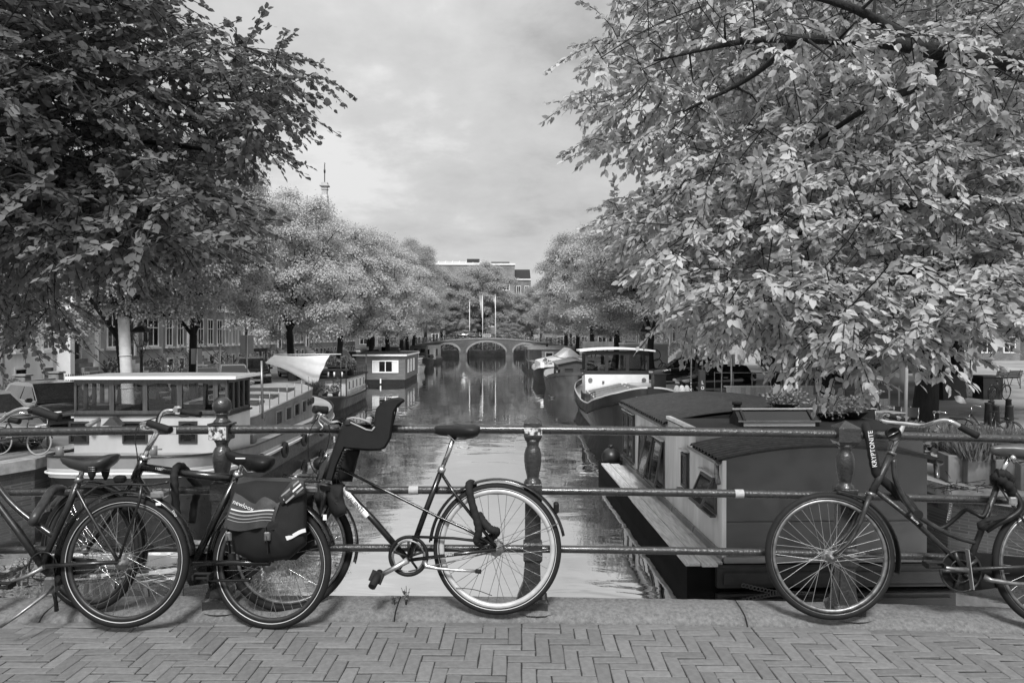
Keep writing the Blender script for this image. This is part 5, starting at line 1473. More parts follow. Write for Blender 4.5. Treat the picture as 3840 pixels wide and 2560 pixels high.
# beyond the far bridge
bb = thing('brick_building', 'big plain brick building with a flat roof and skylights beyond the bridge', 'building', (-16, 180, ZQ))
MB().box(0, 21.2, 0, 22, -.3, 20.2).build('wall', M_BRF, bb)
MB().box(-.15, 21.35, -.2, 22.2, 20.203, 20.6).build('cornice', M_WHITE, bb)
MB().box(0, 21.2, -.06, -.003, 16.6, 16.75).box(0, 21.2, -.06, -.003, 12.4, 12.55).build('string_course', M_PLASG, bb)
MB().rings([[(x, 1, 20.6), (x, 5, 21.6), (x, 9, 20.6)] for x in (2.2, 14)]).build('skylight', M_PLASG, bb)
for i in range(7): MB().beam((2.5 + 1.7 * i, .95, 20.66), (2.5 + 1.7 * i, 5, 21.68), .12, .08).build('skylight_bar', M_WHITE, bb)
MB().box(9.5, 12.6, 3, 5, 21.2, 22.0).build('roof_plant', M_DARK, bb)
MB().rings([[(x, 1, 20.6), (x, 4, 21.4), (x, 8, 20.6)] for x in (15.5, 20)]).build('skylight', M_DARK, bb)
for za, zb in ((14.0, 16.2), (9.6, 11.8), (5.2, 7.6), (1.2, 3.6)):
    for i in range(6): win(bb, (1.9 + 3.45 * i, 0, (za + zb) / 2), 1.7, zb - za, 'x', M_WHITE, M_GLASSD, .16, .05, bars=1)
MB().box(8.5, 20.5, -1.2, -.003, 3.65, 4.9).build('shop_band', M_PLASG, bb)
for i in range(9): MB().box(8.6 + 1.45 * i, 8.85 + 1.45 * i, -.3, -.004, 0, 3.6).build('shop_pier', M_WHITE, bb)
fronthouse('low brick wing joined to the end of the big building', 5.3, 9.3, 183, 16.8, M_BRFA, 2, tiers=((1, 3), (5, 7.2), (9.4, 11.6), (13.4, 15.4)))
gh = fronthouse('small gabled house with a white pinnacle across the bridge', -11.0, -7.6, 170, 5.6, M_BRFA, 2, tiers=((.6, 2.8), (3.4, 5)))
MB().prism([(.2, 5.9), (3.2, 5.9), (1.9, 7.0), (1.7, 8.6), (1.5, 7.0)], -.2, .1).build('gable', M_WHITE, gh)
fronthouse('dark house with white framed windows beside the flag poles', -7.5, -1.8, 170.2, 5.2, M_BRFB, 3, tiers=((.5, 2.8),))
for x0, x1, lab in ((-60, -45, 'distant brick house beyond the bridge street, far along the terrace side'), (-44, -30, 'distant dark house behind the bridge end trees of the terrace side'), (-29, -17, 'distant brick house between the terrace and the big building'), (12, 24, 'distant brick house behind the pale tree past the bridge'), (25, 40, 'distant dark house beyond the bridge on the square side')):
    fronthouse(lab, x0, x1, 182, 12.5, M_BRFA if 'brick' in lab else M_BRFB, 4, trim=M_PLASG)

# ---- cars
M_CARB = mat('black car paint', .014, .12, var=.15, coat=.9); M_CARG = mat('silver car paint', .32, .2, metal=.6, var=.05, coat=.8); M_CARD = mat('dark grey car paint', .05, .16, metal=.3, var=.1, coat=.8)
M_LAMPG = mat('headlamp glass', .6, .12, var=.1)
CARS = {}
def make_car(label, paint, kind='hatch', loc=(0, 0, 0), rz=0.0, group=None):
    t = thing('parked_car', label, 'car', loc, rz, group)
    L_ = 4.2 if kind == 'hatch' else (4.65 if kind == 'suv' else 5.0)
    H = {'hatch': 1.46, 'suv': 1.68, 'van': 1.9}[kind]; bel = {'hatch': .92, 'suv': 1.06, 'van': 1.1}[kind]; hw = .88 if kind == 'hatch' else .93
    # (x, half width, bottom, belt/hood height)
    st = [(-L_ / 2, .70, .42, bel - .22), (-L_ / 2 + .06, .80, .32, bel - .04), (-L_ / 2 + .4, hw - .02, .24, bel), (-.6, hw, .2, bel - .01), (.55, hw, .2, bel - .03), (1.0, hw, .2, bel - .06),
          (L_ / 2 - .5, hw - .03, .22, bel - .17), (L_ / 2 - .12, hw - .12, .26, bel - .29), (L_ / 2, .62, .36, bel - .42)]
    rs = []
    for x, w_, zb, zt_ in st:
        m_ = (zb + zt_) / 2
        rs.append([(x, -w_ * .9, zb), (x, -w_, zb + .12), (x, -w_ * 1.01, m_), (x, -w_ * .97, zt_ - .05), (x, -w_ * .88, zt_), (x, 0, zt_ + .03), (x, w_ * .88, zt_), (x, w_ * .97, zt_ - .05), (x, w_ * 1.01, m_), (x, w_, zb + .12), (x, w_ * .9, zb)])
    MB().rings(rs, True, True, True).build('body', paint, t)
    rear = {'hatch': -L_ / 2 + .25, 'suv': -L_ / 2 + .2, 'van': -L_ / 2 + .1}[kind]
    gh_ = [(rear, bel - .03), (rear + .28, H - .1), (rear + .7, H - .01), (-.2, H), (.25, H - .03), (1.15, bel - .06)]
    w0, w1 = hw * .93, hw * .70
    def wz(z): return w0 + (w1 - w0) * max(0, (z - bel)) / (H - bel)
    def side(pts, s, d): return [(x, s * (wz(z) + d), z) for x, z in pts]
    a = MB(); pa = side(gh_, -1, 0); pb = side(gh_, 1, 0)
    a.rings([pa, pb], True, True); a.build('cabin', paint, t)
    z2 = H - .12
    def lerpx(z, i, j): 
        (xa, za), (xb, zb) = gh_[i], gh_[j]; return xa + (xb - xa) * (z - za) / (zb - za)
    lo = bel + .03
    xr0, xr1 = lerpx(lo, 0, 1) + .12, lerpx(z2, 0, 1) + .2 if z2 < gh_[1][1] else gh_[1][0] + .2
    xf0, xf1 = lerpx(lo, 5, 4) - .12, lerpx(z2, 5, 4) - .1
    for s in (-1, 1):
        mid = (-.25, -.18)
        for q in ([(xr0, lo), (mid[0], lo), (mid[0], z2), (xr1, z2)], [(mid[1], lo), (xf0, lo), (xf1, z2), (mid[1], z2)]):
            MB().add(side(q, s, .006), [(0, 1, 2, 3)]).build('side_window', M_GLASSD, t)
    def cross(x0, z0, x1, z1, d, nm):
        n = Vector((z1 - z0, 0, -(x1 - x0))).normalized() * d
        MB().add([(x0 + n.x, -wz(z0) + .1, z0 + n.z), (x0 + n.x, wz(z0) - .1, z0 + n.z), (x1 + n.x, wz(z1) - .08, z1 + n.z), (x1 + n.x, -wz(z1) + .08, z1 + n.z)], [(0, 1, 2, 3)]).build(nm, M_GLASSD, t)
    cross(lerpx(bel + .02, 5, 4), bel + .02, lerpx(H - .08, 5, 4), H - .08, .006, 'windscreen')
    cross(lerpx(bel + .05, 0, 1), bel + .05, gh_[1][0] - .01, H - .12, -.006, 'rear_window')
    rw = .32 if kind == 'hatch' else .36
    for x in (-L_ / 2 + .78, L_ / 2 - .82):
        for s in (-1, 1):
            w_ = sub('wheel', t); w_.location = (x, s * (hw - .1), rw)
            MB().torus((0, 0, 0), rw - .09, .09, 20, 8).build('tyre', M_RUBBER, w_)
            MB().tube([(0, -.06, 0), (0, .06, 0)], rw - .12, 16).build('rim', M_ALU, w_)
    for s in (-1, 1):
        MB().cbox((L_ / 2 - .22, s * (hw - .26), bel - .34), .34, .34, .14, .04).build('headlight', M_LAMPG, t)
        MB().cbox((-L_ / 2 + .1, s * (hw - .16), bel - .12), .14, .2, .3, .04).build('tail_light', M_DARK, t)
        MB().cbox((.85, s * (hw + .08), bel + .04), .12, .2, .13, .03).build('wing_mirror', paint, t)
        MB().beam((-.35, s * hw * 1.01, bel - .16), (-.12, s * hw * 1.01, bel - .16), .02, .03).build('door_handle', M_ALU, t)
    MB().box(L_ / 2 - .02, L_ / 2 + .012, -.26, .26, .42, .53).build('number_plate', M_WHITE, t)
    if kind == 'suv':
        for s in (-1, 1): MB().tube([(-1.5, s * .6, H + .03), (.1, s * .6, H + .05)], .02, 5).build('roof_rail', M_ALU, t)
    return t
GCL = 'cars parked along the terraced quay'; GCR = 'cars parked beside the square'
make_car('black hatchback parked just behind the glazed barge wheelhouse', M_CARB, 'hatch', (-14.5, 24.6, ZQ), RAD(-38), GCL)
make_car('silver car nearest the quay corner, partly behind the swept handlebar', M_CARG, 'hatch', (-13.75, 20.2, ZQ), RAD(-35), GCL)
for i, (x, y, p, k, r, lab) in enumerate(((-14.0, 30.0, M_CARD, 'hatch', -60, 'dark grey car seen through the glazed wheelhouse'), (-14.2, 36.5, M_CARB, 'hatch', -60, 'black car behind the roof of the glazed wheelhouse'), (-14.0, 40.0, M_CARG, 'hatch', -62, 'silver car between the sign posts above the barge roof'),
        (-14.3, 44.0, M_CARD, 'suv', -65, 'dark tall car beside the white awning'), (-14.2, 53.5, M_CARB, 'hatch', -60, 'black car behind the white awning'), (-14.0, 57.5, M_CARG, 'hatch', -62, 'silver car behind the roof garden'), (-14.2, 68.5, M_CARB, 'suv', -62, 'dark car behind the wooden houseboat roof'),
        (-14.2, 73, M_CARD, 'hatch', -60, 'grey car next to the leaning trunk'), (-14.0, 86, M_CARB, 'hatch', -60, 'black car under the pale elms near the bridge'))):
    make_car(lab, p, k, (x, y, ZQ), RAD(r), GCL)
make_car('black estate car with roof rails seen side on behind the white wheelhouse', M_CARB, 'suv', (11.9, 46, ZQ), RAD(176), GCR)
make_car('black car with bright window trim facing the canal next to the bins', M_CARB, 'hatch', (11.9, 39.6, ZQ), RAD(190), GCR)
make_car('dark van parked under the trees behind the terrace', M_CARB, 'van', (22.6, 46.5, ZQ), RAD(175), GCR)
make_car('dark car at the back of the square under the elms', M_CARD, 'hatch', (36.5, 62, ZQ), RAD(10), GCR)
make_car('black car passing over the arched bridge', M_CARB, 'hatch', (-4.6, ZB + 4, bdeck(-4.6) - .05), RAD(4), None)

# ---- lamps, poles, signs
def lamp(label, x, y, h=4.45):
    t = thing('street_lamp', label, 'street lamp', (x, y, ZQ), 0, 'old lantern street lamps')
    MB().lathe([(.16, 0), (.16, .25), (.11, .3), (.1, .9), (.07, 1.0), (.055, h - 1.1), (.08, h - 1.05), (.08, h - 1.0), (.05, h - .95), (.05, h - .8)], n=12).build('post', M_IRON, t)
    for s in range(4):
        a = s * pi / 2 + pi / 4
        MB().tube(spline([(.05 * cos(a), .05 * sin(a), h - .95), (.16 * cos(a), .16 * sin(a), h - .82), (.12 * cos(a), .12 * sin(a), h - .66)], 4), .012, 4).build('bracket', M_IRON, t)
    MB().sqlathe([(.13, h - .68), (.14, h - .65)]).sqlathe([(.27, h - .1), (.29, h - .06)]).build('frame', M_IRON, t)
    for sx in (-1, 1):
        for sy in (-1, 1): MB().beam((sx * .13, sy * .13, h - .65), (sx * .26, sy * .26, h - .1), .025, .025).build('frame', M_IRON, t)
    MB().rings([[(sx * .125, sy * .125, h - .65) for sx, sy in ((-1, -1), (1, -1), (1, 1), (-1, 1))], [(sx * .25, sy * .25, h - .1) for sx, sy in ((-1, -1), (1, -1), (1, 1), (-1, 1))]], False, False).build('glass', M_GLASSC, t)
    MB().sqlathe([(.3, h - .06), (.17, h + .1), (.1, h + .14), (.1, h + .22)]).lathe([(.1, h + .222), (.13, h + .26), (.05, h + .32), (.05, h + .36), (.01, h + .44)], n=10).build('cap', M_IRON, t)
    MB().lathe([(.05, h - .64), (.06, h - .4), (.02, h - .36)], n=8).build('lamp_bulb', M_WHITE, t)
lamp('black lantern street lamp beside the padded white pole', -14.1, 30.0, 3.2)
lamp('lantern street lamp above the white wheelhouse roof by the graffiti container', 10.6, 52, 3.35)
lamp('lantern street lamp half hidden by leaves over the parked cars', 11.2, 40.5, 3.3)
t = thing('padded_pole', 'tall pole wrapped in quilted white padding behind the barge wheelhouse', 'pole', (-12.35, 25.4, ZQ)); t.rotation_euler = (0, RAD(-3), 0)
rs = []
for k in range(40):
    z = 3.85 * k / 39; r = .2 * (1 - .12 * k / 39) * (1 if k < 37 else (1 - .18 * (k - 36) ** 1.2)) + .006 * (k % 2)
    rs.append([(r * cos(2 * pi * q / 14), r * .9 * sin(2 * pi * q / 14), z) for q in range(14)])
MB().rings(rs, True, True, True).build('padding', mat('quilted white wrap', .5, .8, var=.12, vs=5, bump=1.2, bs=9), t)
for z in (1.2, 2.3): MB().torus((0, 0, 0), .2, .012, 20, 4).build('strap', M_GREYW, t).location = (0, 0, z)
for o in list(t.children)[1:]: o.rotation_euler = (pi / 2, 0, 0)
def sign(label, x, y, h, w_, hh, rz, post=.035):
    t = thing('street_sign', label, 'sign', (x, y, ZQ), rz, 'grey backed signs on posts')
    MB().tube([(0, 0, 0), (0, 0, h)], post, 6).build('post', M_ALU, t)
    MB().cbox((0, .04, h - hh / 2), w_, .03, hh).build('panel', M_DECKG, t)
sign('grey sign panel on a post beside the second elm stem', -11.9, 30, 2.45, .42, .62, RAD(30))
sign('grey sign panel on a thin post among the parked cars', -11.95, 36.2, 3.0, .62, .9, RAD(20))
sign('thin bare post with a small tag next to the barge roof', -11.9, 32.5, 2.6, .14, .2, 0)
sign('narrow pole sign with white marks beside the ticket post', 9.9, 30.5, 2.2, .3, .5, RAD(-10))
tk = thing('parking_meter', 'dark ticket post with white lettering beside the terrace fence', 'parking meter', (at(2632, 1470, Y=27).x, 27, ZQ))
MB().cbox((0, 0, .85), .24, .2, 1.7, .02).build('housing', M_DARK, tk)
for k, s_ in enumerate('LO'): text(s_, .16, M_WHITE, tk, (.0, -.104, 1.25 - .2 * k), (pi / 2, 0, 0))
# quay rail by the corner
t = thing('quay_railing', 'black iron railing along the quay corner behind the parked bicycles', 'railing', (0, 0, 0))
P_ = [Vector((-13.6, 14.9, ZQ)), Vector((-12.6, 16.3, ZQ)), Vector((-11.75, 17.4, ZQ)), Vector((-11.4, 19.2, ZQ)), Vector((-11.45, 22, ZQ))]
for p in P_: MB().tube([p, p + Vector((0, 0, .95))], .03, 6).build('railing_post', M_IRON, t)
for h in (.92, .48): MB().tube([p + Vector((0, 0, h)) for p in P_], .025, 6).build('rail', M_IRON, t)
# big pot with a bush
t = thing('potted_bush', 'dark leafy bush in a large tub by the stone gatepost', 'potted plant', (-16.6, 26.2, ZQ))
MB().lathe([(.36, 0), (.5, .6), (.54, .6), (.54, .68), (.44, .66)], n=14).build('tub', M_DARK, t); bush('foliage', t, (0, 0, .98), .62, 900, .12, ML_DARK, 91, .62)
t = thing('garden_wall', 'low stone garden wall with gateposts in front of the white house', 'wall', (-21.6, 34.5, ZQ))
MB().cbox((0, 0, .55), .5, .5, 1.1, .03).cbox((0, 0, 1.16), .62, .62, .1, .02).build('gatepost', M_STEPS, t); MB().cbox((0, 2.6, .55), .5, .5, 1.1, .03).cbox((0, 2.6, 1.16), .62, .62, .1, .02).build('gatepost', M_STEPS, t)
MB().box(-.12, .12, .26, 2.34, 0, .9).build('wall_panel', M_STEPS, t)
gf = thing('iron_fence', 'short black iron fence with spear tips before the stoop', 'fence', (-21.4, 37.6, ZQ))
for i in range(16): MB().sqlathe([(.014, 0), (.014, .9), (.03, .93), (.004, 1.05)], (0, i * .2, 0)).build('fence_bar', M_IRON, gf)
MB().tube([(0, 0, .8), (0, 3, .8)], .02, 5).tube([(0, 0, .12), (0, 3, .12)], .02, 5).build('rail', M_IRON, gf)
# front garden shrubs of the terrace
for i, (x, y, r, lab) in enumerate(((-22.9, 45.5, .8, 'climbing shrub against the warm brick house'), (-22.6, 49.5, .7, 'low flowering shrub beside the dark elm stem'), (-22.4, 53.5, 1.1, 'loose flowering bush behind the street lamp'), (-22.6, 62.0, .9, 'garden bush by the pale ground floor'), (-22.6, 69.0, .8, 'dark garden bush under the sign panel'), (-22.7, 77.0, .9, 'bush before the dark shop front'))):
    t = thing('shrub', lab, 'shrub', (x, y, ZQ), 0, 'shrubs before the terraced houses')
    MB().tube([(0, 0, 0), (.05, 0, r)], .04, 5).build('stem', M_TWIG, t); bush('foliage', t, (0, 0, r * 1.1), r, 420, .16, None, 130 + i, 1.0)

# ---- the square
def bin_(label, x, y, w_, d, h, rz, m=M_DARK):
    t = thing('waste_bin', label, 'bin', (x, y, ZQ), rz, 'dark waste bins')
    MB().rings([[(sx * w_ * .46, sy * d * .46, 0) for sx, sy in ((-1, -1), (1, -1), (1, 1), (-1, 1))], [(sx * w_ / 2, sy * d / 2, h * .92) for sx, sy in ((-1, -1), (1, -1), (1, 1), (-1, 1))]]).build('body', m, t)
    MB().cbox((0, 0, h * .96), w_ * 1.08, d * 1.08, h * .08, .02).build('lid', m, t)
    for s in (-1, 1): MB().tube([(s * w_ * .4, d * .5, .1), (s * w_ * .32, d * .5, .1)], .1, 10).build('wheel', M_RUBBER, t)
bin_('large dark waste container behind the biggest trunk of the square', 21.2, 34.0, 1.2, 1.0, 1.15, .1)
bin_('dark waste container with a bicycle leaning on it, beside the trunk', 23.3, 34.3, .9, 1.0, 1.1, -.1)
bin_('small wheeled bin with white numerals beside the black cars', at(2470, 1430, Y=37.5).x, 37.5, .62, .6, 1.05, .05)
def bench(label, x, y, rz):
    t = thing('park_bench', label, 'bench', (x, y, ZQ), rz, 'slatted park benches')
    for k in range(4): MB().box(-1, 1, -.24 + .12 * k, -.14 + .12 * k, .43, .46).build('seat_slat', M_DARK, t)
    for k in range(4): MB().beam((-1, .3 + .035 * k, .52 + .11 * k), (1, .3 + .035 * k, .52 + .11 * k), .025, .09).build('back_slat', M_DARK, t)
    for x_ in (-.8, 0, .8):
        MB().tube([(x_, -.25, 0), (x_, -.1, .42)], .02, 5).build('leg', M_IRON, t); MB().tube([(x_, .35, 0), (x_, .2, .43), (x_, .42, .95)], .02, 5).build('leg', M_IRON, t)
bench('dark slatted bench on the sunlit part of the square', at(3765, 1440, Y=43.5).x, 43.5, RAD(195))
bench('second slatted bench at the end of the sunlit square', 33.0, 42.0, RAD(190))
for i, (px, py, h, lab) in enumerate(((3706, 1591, .72, 'dark bollard with a shorter twin right behind it'), (3719, 1581, .72, 'dark bollard tucked behind its twin'), (3737, 1598, .68, 'shorter dark bollard in the middle of the five'), (3783, 1573, .72, 'dark bollard standing back, fourth of the five'), (3789, 1608, .74, 'dark bollard nearest the bicycle saddle'))):
    p = at(px, py, z=ZQ)
    t = thing('bollard', lab, 'bollard', p, 0, 'dark bollards on the square'); MB().lathe([(.13, 0), (.12, .05), (.09, h - .05), (.1, h - .04), (.1, h), (.02, h + .02)], n=12).build('post', M_DARK, t)
def chair(label, x, y, rz, m=M_DARK):
    t = thing('terrace_chair', label, 'chair', (x, y, ZQ), rz, 'chairs on the terrace')
    MB().cbox((0, 0, .45), .46, .44, .03, .008).build('seat', m, t)
    MB().rings([[(-.22 + .44 * i / 6, .2 + .05 * (1 - ((i - 3) / 3) ** 2), .55), (-.22 + .44 * i / 6, .25 + .05 * (1 - ((i - 3) / 3) ** 2), .84)] for i in range(7)], False, False, True, closed=False).build('backrest', m, t)
    for sx in (-1, 1):
        for sy in (-1, 1): MB().tube([(sx * .2, sy * .18, .44), (sx * .24, sy * .24, 0)], .014, 5).build('leg', M_STEEL, t)
        MB().tube([(sx * .22, .22, .46), (sx * .23, .26, .84)], .014, 5).tube([(sx * .24, -.2, .46), (sx * .25, -.18, .66), (sx * .24, .24, .68)], .014, 5).build('arm_frame', M_STEEL, t)
def table(label, x, y, rz=0):
    t = thing('terrace_table', label, 'table', (x, y, ZQ), rz, 'tables on the terrace')
    MB().cbox((0, 0, .74), .72, .72, .03, .008).build('table_top', M_DECKG, t)
    for s in (-1, 1): MB().beam((s * .28, -.28, 0), (s * .28, .28, .72), .025, .025).beam((s * .25, .28, 0), (s * .25, -.28, .72), .025, .025).build('leg', M_STEEL, t)
    return t
for i, (px, Y, rz, lab) in enumerate(((2862, 25.5, .4, 'dark terrace chair with a light cushion beside the boarded planter'), (2905, 27.0, 2.6, 'dark terrace chair by the small table near the planter'), (2950, 26.2, 3.3, 'dark terrace chair behind the roof plants'), (3270, 21.0, 2.2, 'dark folding chair next to the person in the pale jacket'), (3235, 20.0, .5, 'pale chair with slatted back beside the roof plants'), (3375, 22.2, 2.9, 'dark chair beside the white post'), (3410, 21.4, -.6, 'dark chair under the drooping leaves by the big trunk'), (3330, 23.5, 1.2, 'chair behind the folding table on the terrace'))):
    chair(lab, at(px, 1500, Y=Y).x, Y, rz, M_DECKG if 'pale chair' in lab else M_DARK)
table('small table between the terrace chairs near the planter', at(2885, 1500, Y=28.2).x, 28.2)
table('folding table with crossed legs beside the person in the pale jacket', at(3325, 1500, Y=21.2).x, 21.2, .3)
table('table with a pale top behind the roof plants', at(3225, 1500, Y=22.5).x, 22.5)
t = thing('terrace_planter', 'long boarded planter that edges the terrace', 'planter', (at(2725, 1500, Y=30).x, 30, ZQ))
for i in range(18): MB().box(.2 * i, .2 * i + .19, 0, .04, 0, .85).build('board', M_PLANK, t)
MB().box(0, 3.6, -.02, .4, .853, .9).build('cap', M_PLANK, t)
t = thing('terrace_screen', 'board screen beside the person in the pale jacket', 'screen', (at(3040, 1500, Y=26).x, 26, ZQ), RAD(-8))
for i in range(14): MB().box(.19 * i, .19 * i + .18, 0, .03, 0, .75).build('board', M_PLANK, t)
t = thing('site_fence', 'thin metal barrier fence behind the terrace', 'fence', (at(2680, 1500, Y=33).x, 33, ZQ))
for i in range(9): MB().tube([(i * .85, 0, 0), (i * .85, 0, 1.35)], .022, 5).build('fence_post', M_STEEL, t)
for h in (.5, 1.3): MB().tube([(0, 0, h), (6.8, 0, h)], .018, 5).build('rail', M_STEEL, t)
for i, (x, lean) in enumerate([(1.2 + .16 * i, .25 + .02 * (i % 3)) for i in range(9)]):
    t = thing('scaffold_board', 'timber board leaning behind the barrier fence, ' + ('first of the row at the dark elm', 'second of the row', 'third of the row', 'fourth of the row', 'middle one of the row', 'fourth from the far end', 'third from the far end', 'second from the far end', 'last of the row towards the van')[i], 'board', (at(2850, 1500, Y=44).x + x * 1.2, 44, ZQ), 0, 'boards leaning together behind the barrier')
    MB().beam((0, 0, 0), (1.5 * (.8 + .05 * (i % 4)), .3, 2.6 + .12 * (i % 3)), .2, .04).build('plank', M_PLANK, t)
for i, (px, Y, h, m, lab) in enumerate(((2986, 24, 2.6, M_PLANK, 'pale timber post between the roof plants'), (2952, 27, 2.4, M_STEEL, 'thin dark pole beside the pale timber post'), (3396, 21.0, 3.4, M_DECKG, 'white post before the biggest trunk'), (3165, 25.5, 3.0, M_STEEL, 'thin steel pole beside the trunk on the terrace'), (2590, 27.5, 3.9, M_STEEL, 'slim leaning pole above the mooring piles'), (2632, 31, 3.6, M_STEEL, 'slim pole over the black car bonnet'), (2705, 29, 3.3, M_STEEL, 'pole of the terrace fence beside the ticket post'))):
    t = thing('pole', lab, 'pole', (at(px, 1500, Y=Y).x, Y, ZQ), 0, 'poles around the terrace'); MB().tube([(0, 0, 0), (.05, 0, h)], .05 if i < 3 else .028, 7).build('shaft', m, t)
for i, (px, lab) in enumerate(((2538, 'pale fluted mooring pile, first of three before the black bow'), (2557, 'pale fluted mooring pile, middle of three before the black bow'), (2576, 'pale fluted mooring pile, last of three before the black bow'))):
    t = thing('mooring_pile', lab, 'mooring pile', (at(px, 1500, Y=25).x, 25, -.5), 0, 'mooring piles before the black barge')
    rs = []
    for z, r in ((0, .11), (2.5, .1), (2.8, .09), (2.9, .06), (2.93, .02)): rs.append([(r * (1 + .12 * (q % 2)) * cos(2 * pi * q / 16), r * (1 + .12 * (q % 2)) * sin(2 * pi * q / 16), z) for q in range(16)])
    MB().rings(rs, True, True, False).build('pile', M_PLANK, t)
for i, (px, Y, h, lab) in enumerate(((3372, 27.5, 4.2, 'closed pale parasol, tallest of the pair before the dark trunk'), (3335, 29, 3.8, 'closed pale parasol behind the drooping leaves'))):
    t = thing('closed_parasol', lab, 'parasol', (at(px, 1500, Y=Y).x, Y, ZQ), 0, 'closed parasols on the terrace')
    MB().tube([(0, 0, 0), (0, 0, h)], .035, 8).build('pole', M_WHITE, t)
    rs = []
    for z, r in ((1.1, .24), (1.3, .26), (2.2, .2), (3.2, .12), (h - .1, .05)): rs.append([(r * (1 + .25 * (q % 2)) * cos(2 * pi * q / 16), r * (1 + .25 * (q % 2)) * sin(2 * pi * q / 16), z) for q in range(16)])
    MB().rings(rs, True, True, True).build('canopy', M_CREAM, t)
# container with graffiti
t = thing('graffiti_container', 'pale site container with sprayed loops behind the white wheelhouse', 'container', (10.0, 56, ZQ))
MB().box(0, 3.3, 0, 2.4, .15, 2.3).build('body', M_PLASG, t); MB().box(-.05, 3.35, -.05, 2.45, 2.303, 2.42).build('roof', M_WHITE, t)
for c_, R_, f in (((2.3, -.012, 1.5), .42, 1), ((2.5, -.012, .85), .36, 1), ((1.5, -.012, 1.3), .3, 1), ((2.9, -.012, .6), .3, 1)):
    MB().torus(c_, R_, .03, 24, 4, flat=.3).build('sprayed_loop', M_DARK, t)
t = thing('site_hoarding', 'white hoarding panel with dark strokes between the quay trunks', 'hoarding', (8.9 + .3, 76, ZQ))
MB().box(0, 3.2, 0, .06, .4, 2.4).build('panel', M_WHITEOLD, t)
for x in (.9, 1.3, 2.0, 2.4): MB().beam((x, -.008, .8), (x + .15, -.008, 1.7 - .2 * (x > 1.5)), .012, .12).build('stroke', M_DARK, t)
# concrete planters with long grass at the quay edge
for i, (pa, pb, lab) in enumerate(((3562, 3628, 'stained concrete planter block nearest the houseboat gutter'), (3636, 3716, 'stained concrete planter block, second from the houseboat'), (3742, 3826, 'stained concrete planter block behind the bicycle seat tube'), (3836, 3920, 'stained concrete planter block cut by the picture edge'))):
    Y = 14.55 - .28 * i
    a, b_ = at(pa, 1800, Y=Y), at(pb, 1800, Y=Y)
    t = thing('concrete_planter', lab, 'planter', ((a.x + b_.x) / 2, Y, ZQ + .02), RAD(-12), 'concrete planters on the quay')
    MB().cbox((0, .3, .27), b_.x - a.x, .6, .54, .012).build('block', M_CONC, t)
gr = blades('grass', None, (0, 0, 0), 1, 10, .4); bpy.data.objects.remove(gr)
t = struct(blades('grass', None, (10.2, 15.0, ZQ + .5), .9, 2600, .55, leafmat('dry grass', .17, .4, .3), 171), 'stuff')
rg = np.random.default_rng(5)
t = thing('shrub', 'broad leafed weed shrub between the houseboat and the long grass', 'shrub', (9.0, 15.6, ZQ)); MB().tube([(0, 0, 0), (0, 0, .6)], .02, 5).build('stem', M_TWIG, t); bush('foliage', t, (0, 0, .75), .42, 180, .17, ML_DARK, 173, .8)
tw = thing('twig_heap', 'heap of dry twigs on the quay edge under the concrete planters', 'twigs', (8.9, 13.9, ZQ + .02))
mb = MB()
for i in range(60):
    a = Vector((rg.normal(0, .35), rg.normal(0, .12), abs(rg.normal(0, .07)) + .02)); d = Vector((rg.normal(0, .3), rg.normal(0, .1), rg.normal(0, .06))); mb.tube([a, a + d], .006, 3)
o = mb.build('twig', M_TWIG, tw); o['kind'] = 'stuff'
q = spline([(8.25, 13.2, .75), (8.55, 13.6, .95), (8.9, 14.2, 1.2)], 7); ch = thing('mooring_chain', 'short chain rising from the houseboat to the quay edge', 'chain', (0, 0, 0))
for p in q: MB().torus(p, .03, .009, 10, 5).build('chain_link', M_STEEL, ch)
# big trunk of the square
tree(0, 14.9, 25.2, 'elm with the thickest trunk, beside the bollards on the square', .7, 1.28, 1.18, group=GR, leaf=ML_MID)
tree(2, 22.4, 35.0, 'elm with a dark trunk between the two waste containers', 2.7, 1.0, 1.0, group=GR, leaf=ML_MID)
tree(1, 14.7, 32.0, 'elm on the terrace behind the person in the pale jacket', 4.1, .95, .98, group=GR, leaf=ML_MID)
# lawn beside the big trunk
struct(MB().slab([(12, 27), (60, 30), (60, 31.2), (12, 28.2)], ZQ, ZQ + .1).build('kerb', M_STEPS))
dk = thing('duck', 'small dark duck swimming beside the brown barge', 'duck', (at(2070, 1492, z=0).x, at(2070, 1492, z=0).y, 0))
MB().sphere((0, 0, .04), .16, 12, 8, 1.3, .75, .6).sphere((-.2, 0, .2), .06, 10, 6, 1.1, .9, .9).tube([(-.15, 0, .06), (-.18, 0, .19)], [.05, .04], 8).tube([(-.25, 0, .19), (-.32, 0, .18)], [.025, .012], 6).tube([(.17, 0, .06), (.28, 0, .12)], [.06, .015], 6).build('body', M_DARK, dk)
